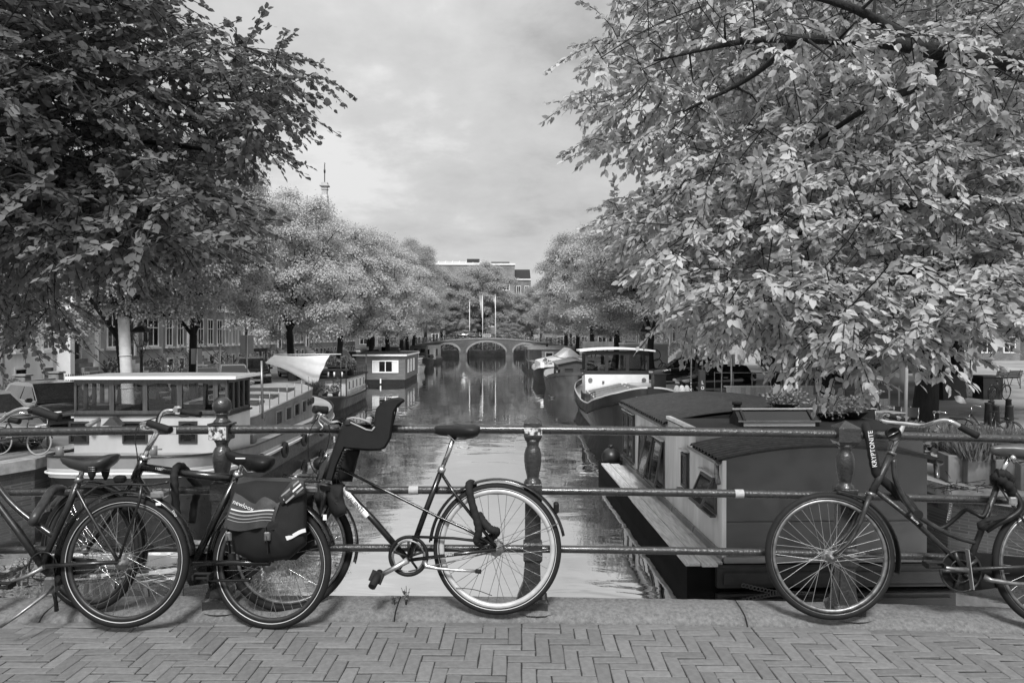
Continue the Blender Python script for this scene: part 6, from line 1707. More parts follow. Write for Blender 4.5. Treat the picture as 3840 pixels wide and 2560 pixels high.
# ================================================================ RAILING
KT = .058                                    # kerb top above the deck datum
rl = thing('bridge_railing', 'black cast iron railing of three pipes and ornate posts on the kerb', 'railing', bw_(0, 0, 0), BROT)
VR = 4.30
def lumpy(pts, r, amp, n=12):
    return [r * (1 + amp * (sin(7.1 * i) * .5 + sin(2.3 * i + 1) * .5)) for i in range(len(pts))]
for wz, r in ((1.01, .0262), (.655, .0238), (.317, .022)):
    pts = [(u, VR, KT + wz - drop(u)) for u in [-5.2 + .13 * i for i in range(81)]]
    MB().tube(pts, lumpy(pts, r, .018), 14).build('rail', M_IRON, rl)
M_STICK = mat('torn paper sticker', .5, .6, var=.25, vs=30, spots=.5, spot_v=.05, spot_s=38)
M_STICK2 = mat('white paper wrap', .38, .6, var=.15, vs=40, spots=.3, spot_v=.25, spot_s=50, bump=.4, bs=60)
def rail_post(u, kind):
    b = KT - drop(u)
    m = MB(); c = (u, VR, b)
    k = 1 / 645.
    if kind == 'ball':
        m.lathe([(.002, 1.203), (.03, 1.198), (.048, 1.178), (.0545, 1.152), (.052, 1.128), (.042, 1.113), (.034, 1.108)][::-1], c, 20)
        m.lathe([(.052, 1.052), (.045, 1.064), (.034, 1.075), (.031, 1.09), (.04, 1.1), (.042, 1.108), (.03, 1.11)], c, 20)
        m.sqlathe([(.054, .955), (.054, 1.035), (.062, 1.04), (.062, 1.05), (.05, 1.053)], c)
        m.lathe([(.05, .956), (.036, .93), (.032, .912), (.04, .905), (.05, .885), (.054, .855), (.052, .815), (.043, .765), (.037, .735), (.04, .72), (.052, .71)][::-1], c, 20)
    else:
        hw = .052 if kind == 'pyramid' else .062
        m.sqlathe([(hw * .82, .955), (hw, .975), (hw, 1.052), (hw * .98, 1.056), (.003, 1.092)], c)
        m.lathe([(hw * .9, .956), (.036, .935), (.034, .915), (.042, .9), (.050, .87), (.050, .83), (.045, .785), (.036, .745), (.034, .725), (.045, .72), (.047, .708), (.052, .70)][::-1], c, 20)
    m.sqlathe([(.0525, .604), (.0525, .697), (.05, .703)], c)
    m.sqlathe([(.046, .36), (.045, .604)], c)
    m.sqlathe([(.046, .25), (.055, .265), (.055, .352), (.047, .362)], c)
    m.sqlathe([(.062, -.02), (.056, .04), (.046, .12), (.042, .255)], c)
    m.sqlathe([(.085, -.03), (.085, .03), (.07, .045)], c)
    # scrolled stay at the foot
    m.prism([(u - .045, b + .26), (u - .058, b + .12), (u - .09, b + .04), (u - .10, b + .0), (u - .03, b - .02), (u - .03, b + .26)], VR - .035, VR + .03)
    return m.build('post', M_IRON, rl)
P1, P2, P3 = bp(832, 1515, VR)[0], bp(1998, 1560, VR)[0], bp(3171, 1590, VR)[0]
po1 = rail_post(P1, 'ball'); po2 = rail_post(P2, 'pyramid'); po3 = rail_post(P3, 'cap')
for u in (P1 - 1.81, P3 + 1.81): rail_post(u, 'pyramid')
b = KT - drop(P1); MB().box(P1 - .0565, P1 + .046, VR - .0572, VR - .0552, .957 + b, 1.032 + b).box(P1 - .0572, P1 - .0552, VR - .055, VR + .03, .957 + b, 1.03 + b).build('sticker', M_STICK, po1)
b = KT - drop(P2); MB().box(P2 - .0505, P2 + .0525, VR - .0545, VR - .0528, .985 + b, 1.03 + b).build('sticker', M_STICK, po2)
def wrap(px, py, wz, r, ln, m_):
    u = bp(px, py, VR)[0]; z = lambda q: KT + wz - drop(q)
    MB().tube([(u - ln / 2, VR, z(u)), (u, VR, z(u)), (u + ln / 2, VR, z(u))], r + .0016, 14, cap=False).build('sticker', m_, rl)
wrap(1551, 1830, .655, .0242, .055, M_STICK2); wrap(2772, 1860, .655, .0242, .05, M_STICK2)
u_ = bp(655, 1612, VR)[0]
MB().box(u_ - .025, u_ + .02, VR - .0292, VR - .028, KT + .99 - drop(u_), KT + 1.03 - drop(u_)).build('sticker', M_STICK2, rl)
text('IZR', .02, M_DARK, rl, (u_ - .002, VR - .0296, KT + 1.01 - drop(u_)), facing(1.2))
# patches of mortar at the post feet
for u in (P1, P2, P3):
    rs = []
    for z, r in ((-.003, .115), (.006, .1), (.012, .06), (.013, .004)): rs.append([(u + .02 + r * (1 + .18 * sin(3 * q + u)) * cos(2 * pi * q / 16), VR - .06 + r * .62 * sin(2 * pi * q / 16), KT - .024 - drop(u) + z) for q in range(16)])
    MB().rings(rs, False, True, True).build('mortar_patch', M_STONE, rl)

# ================================================================ BICYCLES
M_RIMD = mat('dark anodised rim', .07, .4, metal=.3, var=.2, vs=20)
class Bike:
    """a bicycle that stands in a plane parallel to the railing and leans against it; points are given on the photograph and set into that plane"""
    def __init__(s, label, vb, px, py, lean, frame, name='bicycle', yaw=0.):
        s.vb, s.lean, s.yaw = vb, lean, yaw
        u, z = bp(px, py, vb)
        s.u0, s.zg = u, z
        s.root = thing(name, label, 'bicycle', bw_(u, vb, z), BROT, 'bicycles leaning on the bridge railing')
        s.fm = frame
    def P(s, px, py, dv=0.):
        v = s.vb + dv
        for _ in range(8):
            u, z = bp(px, py, v); v = s.vb + s.lean * (z - s.zg) + s.yaw * (s.u0 - u) + dv
        return Vector((u - s.u0, v - s.vb, z - s.zg))
    def tube(s, pts, r, name='frame', m=None, n=10, sm=0, parent=None, dv=0., cap=True):
        q = [p if isinstance(p, Vector) else s.P(*p) if len(p) == 3 else s.P(p[0], p[1], dv) for p in pts]
        if sm: q = spline(q, sm)
        if isinstance(r, (list, tuple)) and len(r) != len(q): r = list(np.interp(np.linspace(0, 1, len(q)), np.linspace(0, 1, len(r)), r))
        return MB().tube(q, r, n, cap).build(name, m or s.fm, parent or s.root)
    def frame(s, tubes, name='frame'):
        mb = MB()
        for pts, r, *k in tubes:
            q = [p if isinstance(p, Vector) else s.P(*p) for p in pts]
            if k and k[0]: q = spline(q, 6)
            mb.tube(q, r, 12)
        o = mb.build(name, s.fm, s.root)
        return o
    def wheel(s, px, py, R_, steer=0., rim=M_STEEL, stripe=None, hubr=.02, tr=.021, spokes=36, spoke_m=M_CHROME, rimw=.011):
        c = s.P(px, py)
        w_ = sub('wheel', s.root); w_.location = c; w_.rotation_euler = (-math.atan(s.lean), 0, steer - s.yaw)
        MB().torus((0, 0, 0), R_ - tr, tr, 72, 10).build('tyre', M_RUBBER, w_)
        rr = R_ - 2 * tr - .002
        mb = MB(); sec = [(0, -.011), (.012, -.013), (.016, -.006), (.016, .006), (.012, .013), (0, .011), (-rimw * .4, .006), (-rimw * .4, -.006)]
        rs = []
        for i in range(72): a = 2 * pi * i / 72; rs.append([((rr - .012 + d) * cos(a), y, (rr - .012 + d) * sin(a)) for d, y in sec])
        rs.append(rs[0]); mb.rings(rs, False, False, True); mb.build('rim', rim, w_)
        if stripe:
            for y in (-tr * .93, tr * .93): MB().torus((0, y * .8, 0), R_ - tr * 1.55, .0023, 72, 4).build('reflex_stripe', stripe, w_)
        mb = MB()
        for i in range(spokes):
            a = 2 * pi * i / spokes; side = 1 if i % 2 else -1; cr = (1 if (i // 2) % 2 else -1) * 1.15
            mb.tube([((hubr + .008) * cos(a + cr), side * .03, (hubr + .008) * sin(a + cr)), ((rr - .014) * cos(a), side * .004, (rr - .014) * sin(a))], .0013, 4, False)
        mb.build('spoke', spoke_m, w_)
        MB().tube([(0, -.055, 0), (0, -.04, 0), (0, -.035, 0), (0, -.03, 0), (0, .03, 0), (0, .035, 0), (0, .04, 0), (0, .055, 0)], [.008, .008, hubr + .01, hubr, hubr, hubr + .01, .008, .008], 14).build('hub', M_ALU, w_)
        return w_
    def mudguard(s, px, py, R_, a0, a1, wd=.03, m=None, steer=0., name='mudguard'):
        """arc from angle a0 to a1 (degrees, 0 to the right, counter-clockwise)"""
        c = s.P(px, py); n = 30; rs = []
        for i in range(n + 1):
            a = RAD(a0 + (a1 - a0) * i / n)
            rs.append([((R_ - .012 * q * q * 1.0) * cos(a), wd * q, (R_ - .012 * q * q) * sin(a)) for q in (-1, -.6, 0, .6, 1)] + [((R_ - .003 - .012 * q * q) * cos(a), wd * .97 * q, (R_ - .003 - .012 * q * q) * sin(a)) for q in (1, .6, 0, -.6, -1)])
        o = MB().rings(rs, True, True, True).build(name, m or s.fm, s.root)
        o.location = c; o.rotation_euler = (-math.atan(s.lean), 0, steer - s.yaw)
        return o
    def saddle(s, nose, rear, wd=.1, m=M_SADDLE, hgt=.065, dip=.012, dv=0.):
        A, B = s.P(*nose, dv), s.P(*rear, dv)
        st = [(0, .10, .28), (.05, .20, .5), (.18, .26, .7), (.38, .36, .8), (.55, .58, .95), (.7, .86, 1.), (.85, 1., .95), (.95, .86, .7), (1, .45, .35)]
        rs = []
        for t, w_, d in st:
            p = A.lerp(B, t); p.z -= dip * sin(pi * t)
            row = []
            for k in range(14):
                a = 2 * pi * k / 14
                x = wd * w_ * cos(a); z = (hgt * d) * (.32 * sin(a) if sin(a) > 0 else .68 * sin(a))
                row.append(p + Vector((0, x, z - hgt * .32)))
            rs.append(row)
        o = MB().rings(rs, True, True, True).build('saddle', m, s.root)
        r_ = A.lerp(B, .3); q_ = A.lerp(B, .82)
        mb = MB()
        for y in (-.028, .028): mb.tube([r_ + Vector((0, y * .5, -hgt * .55)), A.lerp(B, .5) + Vector((0, y, -hgt - .012)), q_ + Vector((0, y, -hgt * .9))], .0038, 6)
        mb.build('saddle_rail', M_STEEL, o)
        return o, A, B
    def grip(s, pts, r=.0165, m=M_RUBBER, parent=None): return s.tube(pts, [r * .95, r, r * .95, r * 1.02, r], 'grip', m, 12, 3, parent)
    def pedal(s, px, py, dv, parent):
        c = s.P(px, py, dv); mb = MB()
        mb.cbox(c + Vector((0, 0, .012)), .095, .022, .014, .004).cbox(c + Vector((0, .0, -.012)), .095, .022, .014, .004).beam(c + Vector((-.042, -.035, 0)), c + Vector((-.042, .035, 0)), .01, .026).beam(c + Vector((.042, -.035, 0)), c + Vector((.042, .035, 0)), .01, .026)
        return mb.build('pedal', M_RUBBER, parent)
def ring(bike, c, R_, r, name, m, parent=None, dv=0., teeth=0):
    o = MB().torus((0, 0, 0), R_, r, 40, 6, flat=.5).build(name, m, parent or bike.root); o.location = bike.P(*c, dv); o.rotation_euler = (-math.atan(bike.lean), 0, 0)
    return o

# ---- A: the bicycle whose back wheel overlaps the next one
A = Bike('dark step through bicycle with a grey sprung saddle and empty rear carrier', 3.99, 466, 2349, .10, M_FRAMEG)
A.fm = mat('worn black bicycle enamel', .02, .3, var=.5, vs=22, coat=.2)
A.wheel(466, 2106, .355, rim=M_RIMD, stripe=M_GREYW, hubr=.03)
A.wheel(-305, 2098, .350, steer=RAD(8), stripe=M_GREYW)
A.mudguard(466, 2106, .388, 6, 200, .034)
A.mudguard(-305, 2098, .385, 10, 185, .034, steer=RAD(8))
BBa = (156, 2124)
A.frame([(((150, 2132, 0), (202, 2012, 0), (252, 1905, 0), (297, 1795, 0)), .0185), ((BBa + (0,), (60, 1985, 0), (0, 1904, 0), (-130, 1745, 0)), .021),
         (((201, 2012, 0), (96, 1936, 0), (40, 1885, 0), (0, 1836, 0), (-70, 1735, 0), (-118, 1655, 0)), .0175, 1), (((-100, 1600, 0), (-150, 1790, 0)), .021),
         ((BBa + (-.045,), (440, 2108, -.055)), .012), ((BBa + (.045,), (440, 2108, .055)), .012),
         (((283, 1830, -.02), (330, 1920, -.05), (438, 2100, -.06)), .0095, 1), (((283, 1830, .02), (330, 1920, .05), (438, 2100, .06)), .0095, 1)])
A.frame([(((-150, 1790, 0), (-175, 1850, -.05), (-215, 1960, -.055), (-305, 2098, -.055)), .012, 1), (((-150, 1790, 0), (-175, 1850, .05), (-215, 1960, .055), (-305, 2098, .055)), .012, 1)], 'fork')
A.tube([(297, 1797), (310, 1755), (316, 1735)], .0135, 'seat_post', M_CHROME)
A.tube([(290, 1808), (300, 1790)], .022, 'seat_clamp', M_STEEL)
sd, sA, sB = A.saddle((228, 1698), (428, 1694), .105, M_SADDLE, .09, .03)
for px, dv in ((342, -.07), (393, .06)):
    o = A.tube([(px, 1748, dv), (px, 1760, dv), (px + 1, 1782, dv), (px, 1800, dv)], [.02, .024, .018, .006], 'spring', M_RUBBER, 12, parent=sd)
    for k in range(3): A.tube([(px - 13, 1752 + 7 * k, dv - .02), (px + 13, 1752 + 7 * k, dv - .02)], .003, 'spring_coil', M_STEEL, 6, parent=sd)
hb = A.tube([(-105, 1640, 0), (-100, 1585, 0), (-60, 1592, -.1), (0, 1578, -.2), (30, 1556, -.26), (64, 1538, -.28), (95, 1533, -.28), (128, 1537, -.28)], .0125, 'handlebar', M_CHROME, 12, 5)
A.tube([(-100, 1590, 0), (-80, 1578, .1), (-20, 1572, .2), (30, 1571, .26)], .0125, 'handlebar', M_CHROME, 12, 5, hb)
A.grip([(120, 1536, -.28), (150, 1544, -.28), (185, 1556, -.275), (224, 1566, -.27)], .0225, M_RUBBER, hb)
A.grip([(8, 1570, .25), (40, 1574, .27), (72, 1580, .27)], .018, M_RUBBER, hb)
A.tube([(118, 1530, -.28), (124, 1545, -.28)], .024, 'shifter', M_PLASTIC, 12, parent=hb)
# carrier
ca = sub('carrier', A.root)
mb = MB()
for y in (-.065, .065): mb.tube(spline([A.P(312, 1862, y), A.P(345, 1838, y), A.P(380, 1820, y), A.P(470, 1815, y), A.P(560, 1818, y), A.P(632, 1806, y)], 5), .0075, 8)
for px in (400, 450, 500, 550, 600): mb.tube([A.P(px, 1817, -.065), A.P(px, 1817, .065)], .0045, 6)
mb.tube([A.P(632, 1806, -.065), A.P(632, 1806, .065)], .0075, 8)
for y in (-.075, .075): mb.tube([A.P(529, 1820, y), A.P(520, 1880, y), A.P(444, 2095, y)], .008, 8)
mb.build('rack', A.fm, ca)
MB().cbox(A.P(597, 1851, 0), .075, .09, .045, .012).build('rear_lamp', mat('lamp lens', .2, .2, var=.3, vs=40), A.root)
MB().cbox(A.P(448, 1796, .05), .06, .05, .04, .01).build('lock_clasp', M_PLASTIC, A.root)
cr = A.tube([(160, 2128, -.07), (95, 2162, -.075), (22, 2192, -.08)], [.013, .011, .013], 'crank', M_STEEL)
A.pedal(8, 2196, -.12, cr)
ring(A, BBa, .075, .006, 'chainring', M_FRAMEB, dv=-.02)
o = MB().prism([(x, z) for x, z in ((.02, .07), (-.32, .045), (-.37, 0), (-.32, -.045), (.02, -.075), (.09, -.03), (.09, .03))], -.012, .012).build('chain_case', A.fm, A.root)
o.location = A.P(190, 2122, .045); o.scale = (-.75, 1, .8)
kt_ = A.tube([(190, 2200, -.03), (160, 2235, -.1), (60, 2310, -.17), (-5, 2352, -.2)], [.012, .009, .008, .009], 'kickstand', M_STEEL, 8)
A.tube([(196, 2200, .02), (204, 2252, .04), (208, 2292, .05)], [.013, .010, .012], 'kickstand_leg', M_FRAMEB, 8, parent=kt_)
MB().cbox(A.P(192, 2190, 0), .06, .07, .09, .01).build('stand_plate', M_STEEL, kt_)
MB().cbox(A.P(604, 1884, -.0) + Vector((0, -.037, 0)), .028, .002, .014).build('sticker', M_WHITE, A.root)

# ---- B: the black bicycle with panniers
B = Bike('black gents bicycle with a chrome stem and a striped pannier over its back wheel', 4.05, 1016, 2354, .09, M_FRAMEB, yaw=.15)
B.wheel(1016, 2115, .352, rim=M_RIMD, stripe=M_GREYW, hubr=.03)
B.wheel(335, 2058, .35, stripe=M_STEEL, rim=M_RIMD, steer=RAD(-6))
B.mudguard(1016, 2115, .386, 18, 205, .037)
B.mudguard(335, 2058, .388, -12, 150, .034, steer=RAD(-6))
BBb = (724, 2114)
B.frame([(((540, 1716, 0), (504, 1795, 0)), .026), (((536, 1752, 0), (700, 1776, 0), (865, 1793, 0)), .0235), (((510, 1790, 0), (620, 1958, 0), BBb + (0,)), .022),
         (((888, 1782, 0), BBb + (0,)), .021), ((BBb + (-.05,), (860, 2110, -.06), (1010, 2112, -.065)), .016), ((BBb + (.05,), (1010, 2112, .065)), .016),
         (((878, 1800, -.02), (902, 1855, -.05), (1012, 2108, -.062)), .0095, 1), (((878, 1800, .02), (902, 1855, .05), (1012, 2108, .062)), .0095, 1)])
B.frame([(((504, 1795, 0), (480, 1830, -.055), (420, 1930, -.06), (328, 2055, -.06)), .0135, 1), (((504, 1795, 0), (480, 1830, .055), (420, 1930, .06), (328, 2055, .06)), .0135, 1)], 'fork')
B.tube([(538, 1722), (545, 1706)], .031, 'headset', M_CHROME)
hs_ = B.tube([(543, 1710, 0), (566, 1660, 0), (589, 1618, 0)], .0165, 'stem', M_CHROME, 12)
hb = B.tube([(589, 1618, 0), (570, 1606, -.05), (545, 1606, -.1), (533, 1600, -.14), (534, 1588, -.18), (556, 1585, -.22)], .0125, 'handlebar', M_CHROME, 12, 5)
B.tube([(585, 1612, .0), (588, 1590, .06), (600, 1556, .14), (622, 1541, .19), (658, 1540, .22)], .0145, 'handlebar', M_CHROME, 12, 5, hb)
B.grip([(556, 1585, -.22), (590, 1597, -.23), (638, 1613, -.24)], .0205, M_RUBBER, hb)
B.grip([(668, 1541, .22), (705, 1547, .23), (752, 1553, .235)], .0185, M_RUBBER, hb)
MB().cbox(B.P(663, 1537, .2), .05, .045, .05, .012).build('shifter', M_CHROME, hb)
B.tube([(640, 1552, .16), (690, 1560, .17), (710, 1556, .19)], .006, 'brake_lever', M_PLASTIC, 8, 4, hb)
B.tube([(655, 1548, .18), (590, 1565, .1), (522, 1590, .0), (505, 1640, -.03), (512, 1700, -.03), (520, 1800, .0)], .0032, 'brake_cable', M_RUBBER, 5, 6, hb)
B.tube([(892, 1778), (905, 1745), (918, 1722)], .0138, 'seat_post', M_CHROME, 12)
B.tube([(886, 1786), (894, 1772)], .024, 'seat_clamp', M_ALU, 12)
sd, sA, sB = B.saddle((845, 1678), (1023, 1708), .085, M_PLASTIC, .1, .012)
MB().cbox(B.P(900, 1718, -.06), .055, .004, .006).build('saddle_stripe', M_WHITE, sd)
for px in (948, 985): MB().cbox(B.P(px, 1738, -.03), .03, .04, .025, .006).build('elastomer', M_PLASTIC, sd)
mb = MB()
for y in (-.06, .06): mb.tube([B.P(905, 1800, y), B.P(1000, 1798, y), B.P(1199, 1806, y)], .007, 8)
for px in (960, 1040, 1120, 1190): mb.tube([B.P(px, 1800, -.06), B.P(px, 1800, .06)], .005, 6)
for y in (-.07, .07): mb.tube([B.P(1120, 1803, y), B.P(1020, 2108, y)], .007, 8)
mb.tube([B.P(1145, 1790, 0), B.P(1060, 1782, 0), B.P(1190, 1790, .02)], .004, 6)
mb.build('carrier', B.fm, B.root)
MB().cbox(B.P(1167, 1834, -.02), .075, .05, .035, .008).build('rear_lamp', M_STEEL, B.root)
cr = B.tube([(724, 2118, .07), (760, 2150, .08), (790, 2168, .08)], .011, 'crank', M_STEEL)
B.pedal(758, 2160, -.1, cr)
B.tube([(730, 2160, -.04), (775, 2176, -.06), (860, 2178, -.07), (930, 2176, -.07), (940, 2168, -.07)], .0085, 'kickstand', M_FRAMEB, 8)
ring(B, BBb, .09, .009, 'chainring', M_STEEL, dv=.05)
o = MB().prism([(-.05, .1), (.30, .055), (.36, 0), (.30, -.05), (-.05, -.1), (-.11, 0)], -.012, .012).build('chain_case', B.fm, B.root); o.location = B.P(745, 2130, .05)
text('11BEC', .02, M_GREYW, B.root, B.P(605, 1757, -.0) + Vector((0, -.0245, .002)), facing(RAD(-9)))
text('EX47', .018, M_WHITE, A.root, A.P(651, 1926, -.036), facing(RAD(-62)))
MB().cbox(B.P(1217, 1940, -.038), .02, .002, .03).build('sticker', M_WHITE, B.root)

# pannier bag
pn = thing('pannier_bag', 'black double pannier with white stripes hung over the carrier of the gents bicycle', 'bag', B.root.location, BROT)
def Q(px, py, dv): return B.P(px, py, dv)
def lens_prism(poly, d0, d1, name, m, parent, bulge=.03, n=4, inset=.12, bike=B):
    """soft bag: outline at the back, rounder and proud at the front"""
    cx_ = sum(p[0] for p in poly) / len(poly); cy_ = sum(p[1] for p in poly) / len(poly); rs = []
    pp = []
    for i in range(len(poly)):
        a, c_ = poly[i], poly[(i + 1) % len(poly)]
        for k in range(3): pp.append((a[0] + (c_[0] - a[0]) * k / 3, a[1] + (c_[1] - a[1]) * k / 3))
    for k in range(n + 1):
        t = k / n; s_ = 1 - inset * t ** 3
        rs.append([bike.P(cx_ + (x - cx_) * s_, cy_ + (y - cy_) * s_, d0 + (d1 - d0) * t + .004 * sin(x * .09 + y * .05)) for x, y in pp])
    s2 = []
    for sc, e in ((.55, 1.0), (.25, 1.35)): s2.append([bike.P(cx_ + (x - cx_) * sc, cy_ + (y - cy_) * sc, d1 - bulge * e + .006 * sin(x * .07 - y * .05)) for x, y in pp])
    return MB().rings(rs + s2, True, True, True).build(name, m, parent)
lens_prism([(868, 1815), (960, 1800), (1141, 1808), (1150, 1850), (1150, 2040), (1082, 2098), (957, 2110), (880, 2075), (845, 1985)], -.06, -.15, 'pocket', M_CLOTH, pn, .025)
lens_prism([(940, 1830), (1170, 1840), (1180, 2040), (1110, 2100), (960, 2105)], .06, .16, 'pocket', M_CLOTH, pn, -.02)
M_FLAP = mat('dark grey bag flap', .05, .6, var=.2, vs=10, bump=.4, bs=220)
rows = []
left = [(893, 1792), (880, 1845), (862, 1895), (845, 1940), (836, 1978)]; right = [(1096, 1796), (1068, 1845), (1046, 1895), (1030, 1945), (1022, 1990)]
for k, ((xa, ya), (xb, yb)) in enumerate(zip(left, right)):
    row = []
    for j in range(15):
        t = j / 14; fold = .010 * sin(t * 11 + .3) * (k / 4) ** 1.2 + (.012 * max(0, 1 - abs(t - .62) / .12)) * k / 4
        row.append(Q(xa + (xb - xa) * t, ya + (yb - ya) * t + (10 * sin(t * 5.5) * k / 4), -.075 - .115 * min(1, k / 1.6) - fold))
    rows.append(row)
rows = [[Q(900 + 190 * j / 14, 1788 + 3 * j / 14, .02) for j in range(15)]] + rows
MB().rings(rows, False, False, True, closed=False).build('flap', M_FLAP, pn)
# striped print and lettering on the flap: sheets that follow it
def on_flap(t, k):
    k = min(max(k, 0), 3.999); i = int(k); f = k - i; r0, r1 = rows[i + 1], rows[i + 2]
    x = min(max(t * 14, 0), 13.999); j = int(x); g = x - j
    a = r0[j].lerp(r0[j + 1], g); b_ = r1[j].lerp(r1[j + 1], g)
    return a.lerp(b_, f) + Vector((0, -.0035, 0))
for k0, wd_, m_ in ((2.20, .10, M_WHITE), (2.50, .10, M_DECKG), (2.78, .08, M_DECKG), (3.06, .06, M_DECKG)):
    MB().rings([[on_flap(.04 + .9 * i / 20, k0 + .45 * i / 20 * (1 - i / 40)), on_flap(.04 + .9 * i / 20, k0 + wd_ + .45 * i / 20 * (1 - i / 40))] for i in range(21)], False, False, closed=False).build('stripe', m_, pn)
p_ = on_flap(.25, 1.95); text('newlooxs', .034, M_WHITE, pn, p_ + Vector((.012, -.006, .002)), facing(RAD(-22)))
MB().rings([[Q(1064 + 80 * i / 6, 2012 - 30 * i / 6 + 3 * sin(i), -.172), Q(1066 + 80 * i / 6, 2028 - 32 * i / 6 + 3 * sin(i), -.172)] for i in range(7)], False, False, closed=False).build('reflex_strip', M_GREYW, pn)
for px in (852, 998):
    B_ = MB().beam(Q(px, 1975, -.185), Q(px + 8, 2075, -.19), .03, .003, (1, 0, 0)).build('strap', M_PLASTIC, pn)
    MB().cbox(Q(px + 2, 2012, -.195), .036, .012, .05, .006).build('buckle', M_STEEL, B_)
lens_prism([(1096, 1796), (1142, 1800), (1146, 1850), (1050, 1900), (1040, 1868)], -.1, -.19, 'end_flap', M_FLAP, pn, .006)
for k in range(3):
    MB().rings([[Q(1052 + 66 * i / 6 + 8 * k, 1858 - 58 * i / 6 + 12 * k, -.197 - .0), Q(1055 + 66 * i / 6 + 8 * k, 1864 - 58 * i / 6 + 12 * k, -.197)] for i in range(7)], False, False, closed=False).build('stripe', M_WHITE if k == 1 else M_DECKG, pn)
# chain lock in a ruched sleeve over the top tube
def sleeve(name, label, bike, pts, r, m=M_CLOTH, ru=.12, k=7):
    t = thing(name, label, 'bicycle lock', bike.root.location, BROT, 'chain locks on the bicycles')
    q = spline([bike.P(*p) for p in pts], k)
    MB().tube(q, [r * (1 + ru * sin(i * 1.9)) for i in range(len(q))], 10).build('sleeve', m, t)
    return t, q
sleeve('chain_lock', 'ruched black lock sleeve looped over the top tube of the gents bicycle', B, [(662, 2000, -.03), (660, 1930, -.045), (655, 1850, -.05), (652, 1785, -.045), (662, 1752, -.01), (685, 1752, .05), (720, 1800, .12), (745, 1830, .19), (728, 1880, .2), (718, 1960, .2)], .0215)
# cable sleeve by the first saddle
sleeve('cable_lock', 'grey lock sleeve tying the step through frame to the middle rail', A, [(120, 1962, -.03), (130, 1938, -.04), (160, 1890, .05), (190, 1842, .15), (215, 1832, .2), (238, 1840, .25)], .026, M_SADDLE, .05)

# ---- C: the bicycle with the child seat
Cb = Bike('black mixte bicycle with a front child seat, white down tube label and pale rear rim', 4.15, 1863, 2287, .11, M_FRAMEB, yaw=.085)
M_RIMP = mat('pale aluminium rim', .46, .4, metal=.25, var=.12, vs=20)
Cb.wheel(1863, 2056, .366, rim=M_RIMP, stripe=M_GREYW, hubr=.03, tr=.0185, rimw=.03, spoke_m=M_STEEL)
Cb.wheel(1095, 2060, .352, steer=RAD(27), rim=M_STEEL, stripe=None, tr=.022)
Cb.mudguard(1863, 2056, .394, 12, 176, .03)
Cb.mudguard(1095, 2060, .385, -18, 130, .034, steer=RAD(27))
BBc = (1529, 2101)
Cb.frame([((BBc + (0,), (1600, 1905, 0), (1657, 1757, 0)), .0165), ((BBc + (0,), (1400, 1950, 0), (1258, 1800, 0)), .0185), (((1246, 1740, 0), (1262, 1830, 0)), .022),
          (((1268, 1752, -.014), (1450, 1842, -.018), (1638, 1936, -.03), (1750, 1985, -.055), (1861, 2050, -.06)), .0085), (((1268, 1752, .014), (1450, 1842, .018), (1638, 1936, .03), (1750, 1985, .055), (1861, 2050, .06)), .0085),
          (((1655, 1775, -.012), (1700, 1845, -.04), (1861, 2052, -.062)), .0095), (((1655, 1775, .012), (1700, 1845, .04), (1861, 2052, .062)), .0095),
          ((BBc + (-.04,), (1700, 2080, -.055), (1861, 2060, -.062)), .0105), ((BBc + (.04,), (1861, 2060, .062)), .0105)])
Cb.frame([(((1262, 1830, 0), (1240, 1890, -.05), (1180, 1985, -.06), (1095, 2060, -.05)), .012, 1), (((1262, 1830, 0), (1250, 1890, .05), (1190, 1985, .06), (1095, 2060, .05)), .012, 1)], 'fork')
Cb.tube([(1655, 1762), (1680, 1700), (1701, 1640)], .0138, 'seat_post', M_CHROME, 12)
Cb.tube([(1652, 1772), (1660, 1752)], .022, 'seat_clamp', M_ALU, 12)
Cb.saddle((1615, 1588), (1800, 1590), .09, mat('matt black saddle', .024, .5, spec=.3, var=.2, vs=12), .085, -.0)
Cb.tube([(1700, 1640, 0), (1712, 1622, 0)], .02, 'saddle_clamp', M_PLASTIC, 8)
hb = Cb.tube([(1290, 1690, 0), (1285, 1650, 0), (1281, 1606, -.06), (1266, 1585, -.1), (1240, 1585, -.13), (1215, 1570, -.16), (1197, 1553, -.18), (1187, 1535, -.18)], .0125, 'handlebar', M_CHROME, 12, 5)
Cb.tube([(1281, 1606, 0), (1250, 1600, .1), (1215, 1575, .18), (1190, 1560, .22)], .0125, 'handlebar', M_CHROME, 12, 5, hb)
Cb.grip([(1176, 1534, -.2), (1200, 1536, -.17), (1226, 1538, -.14)], .023, M_RUBBER, hb)
Cb.tube([(1188, 1545, -.16), (1178, 1570, -.16), (1168, 1585, -.15)], .008, 'brake_lever', M_STEEL, 8, 4, hb)
for pts in (((1195, 1560, -.16), (1160, 1620, -.15), (1155, 1700, -.12), (1170, 1755, -.08), (1190, 1780, -.03)), ((1225, 1560, -.1), (1235, 1620, -.12), (1225, 1680, -.1), (1195, 1740, -.06), (1185, 1775, -.02)), ((1235, 1575, -.12), (1265, 1568, -.1), (1300, 1566, -.02))):
    Cb.tube(pts, .0028, 'brake_cable', M_RUBBER, 5, 6, hb)
Cb.tube([(1205, 1550, -.19), (1195, 1580, -.19), (1210, 1600, -.19), (1200, 1612, -.19)], .0045, 'cable_knot', M_ALU, 6, 5, hb)
# bell-shaped headlamp
o = MB().sphere((0, 0, 0), .04, 14, 10, 1.2, 1, 1).build('headlamp', M_PLASTIC, Cb.root); o.location = Cb.P(1203, 1738, -.02)
o2 = MB().sphere((0, 0, 0), .016, 10, 8).build('bell', M_CHROME, o); o2.location = (.035, -.01, .045)
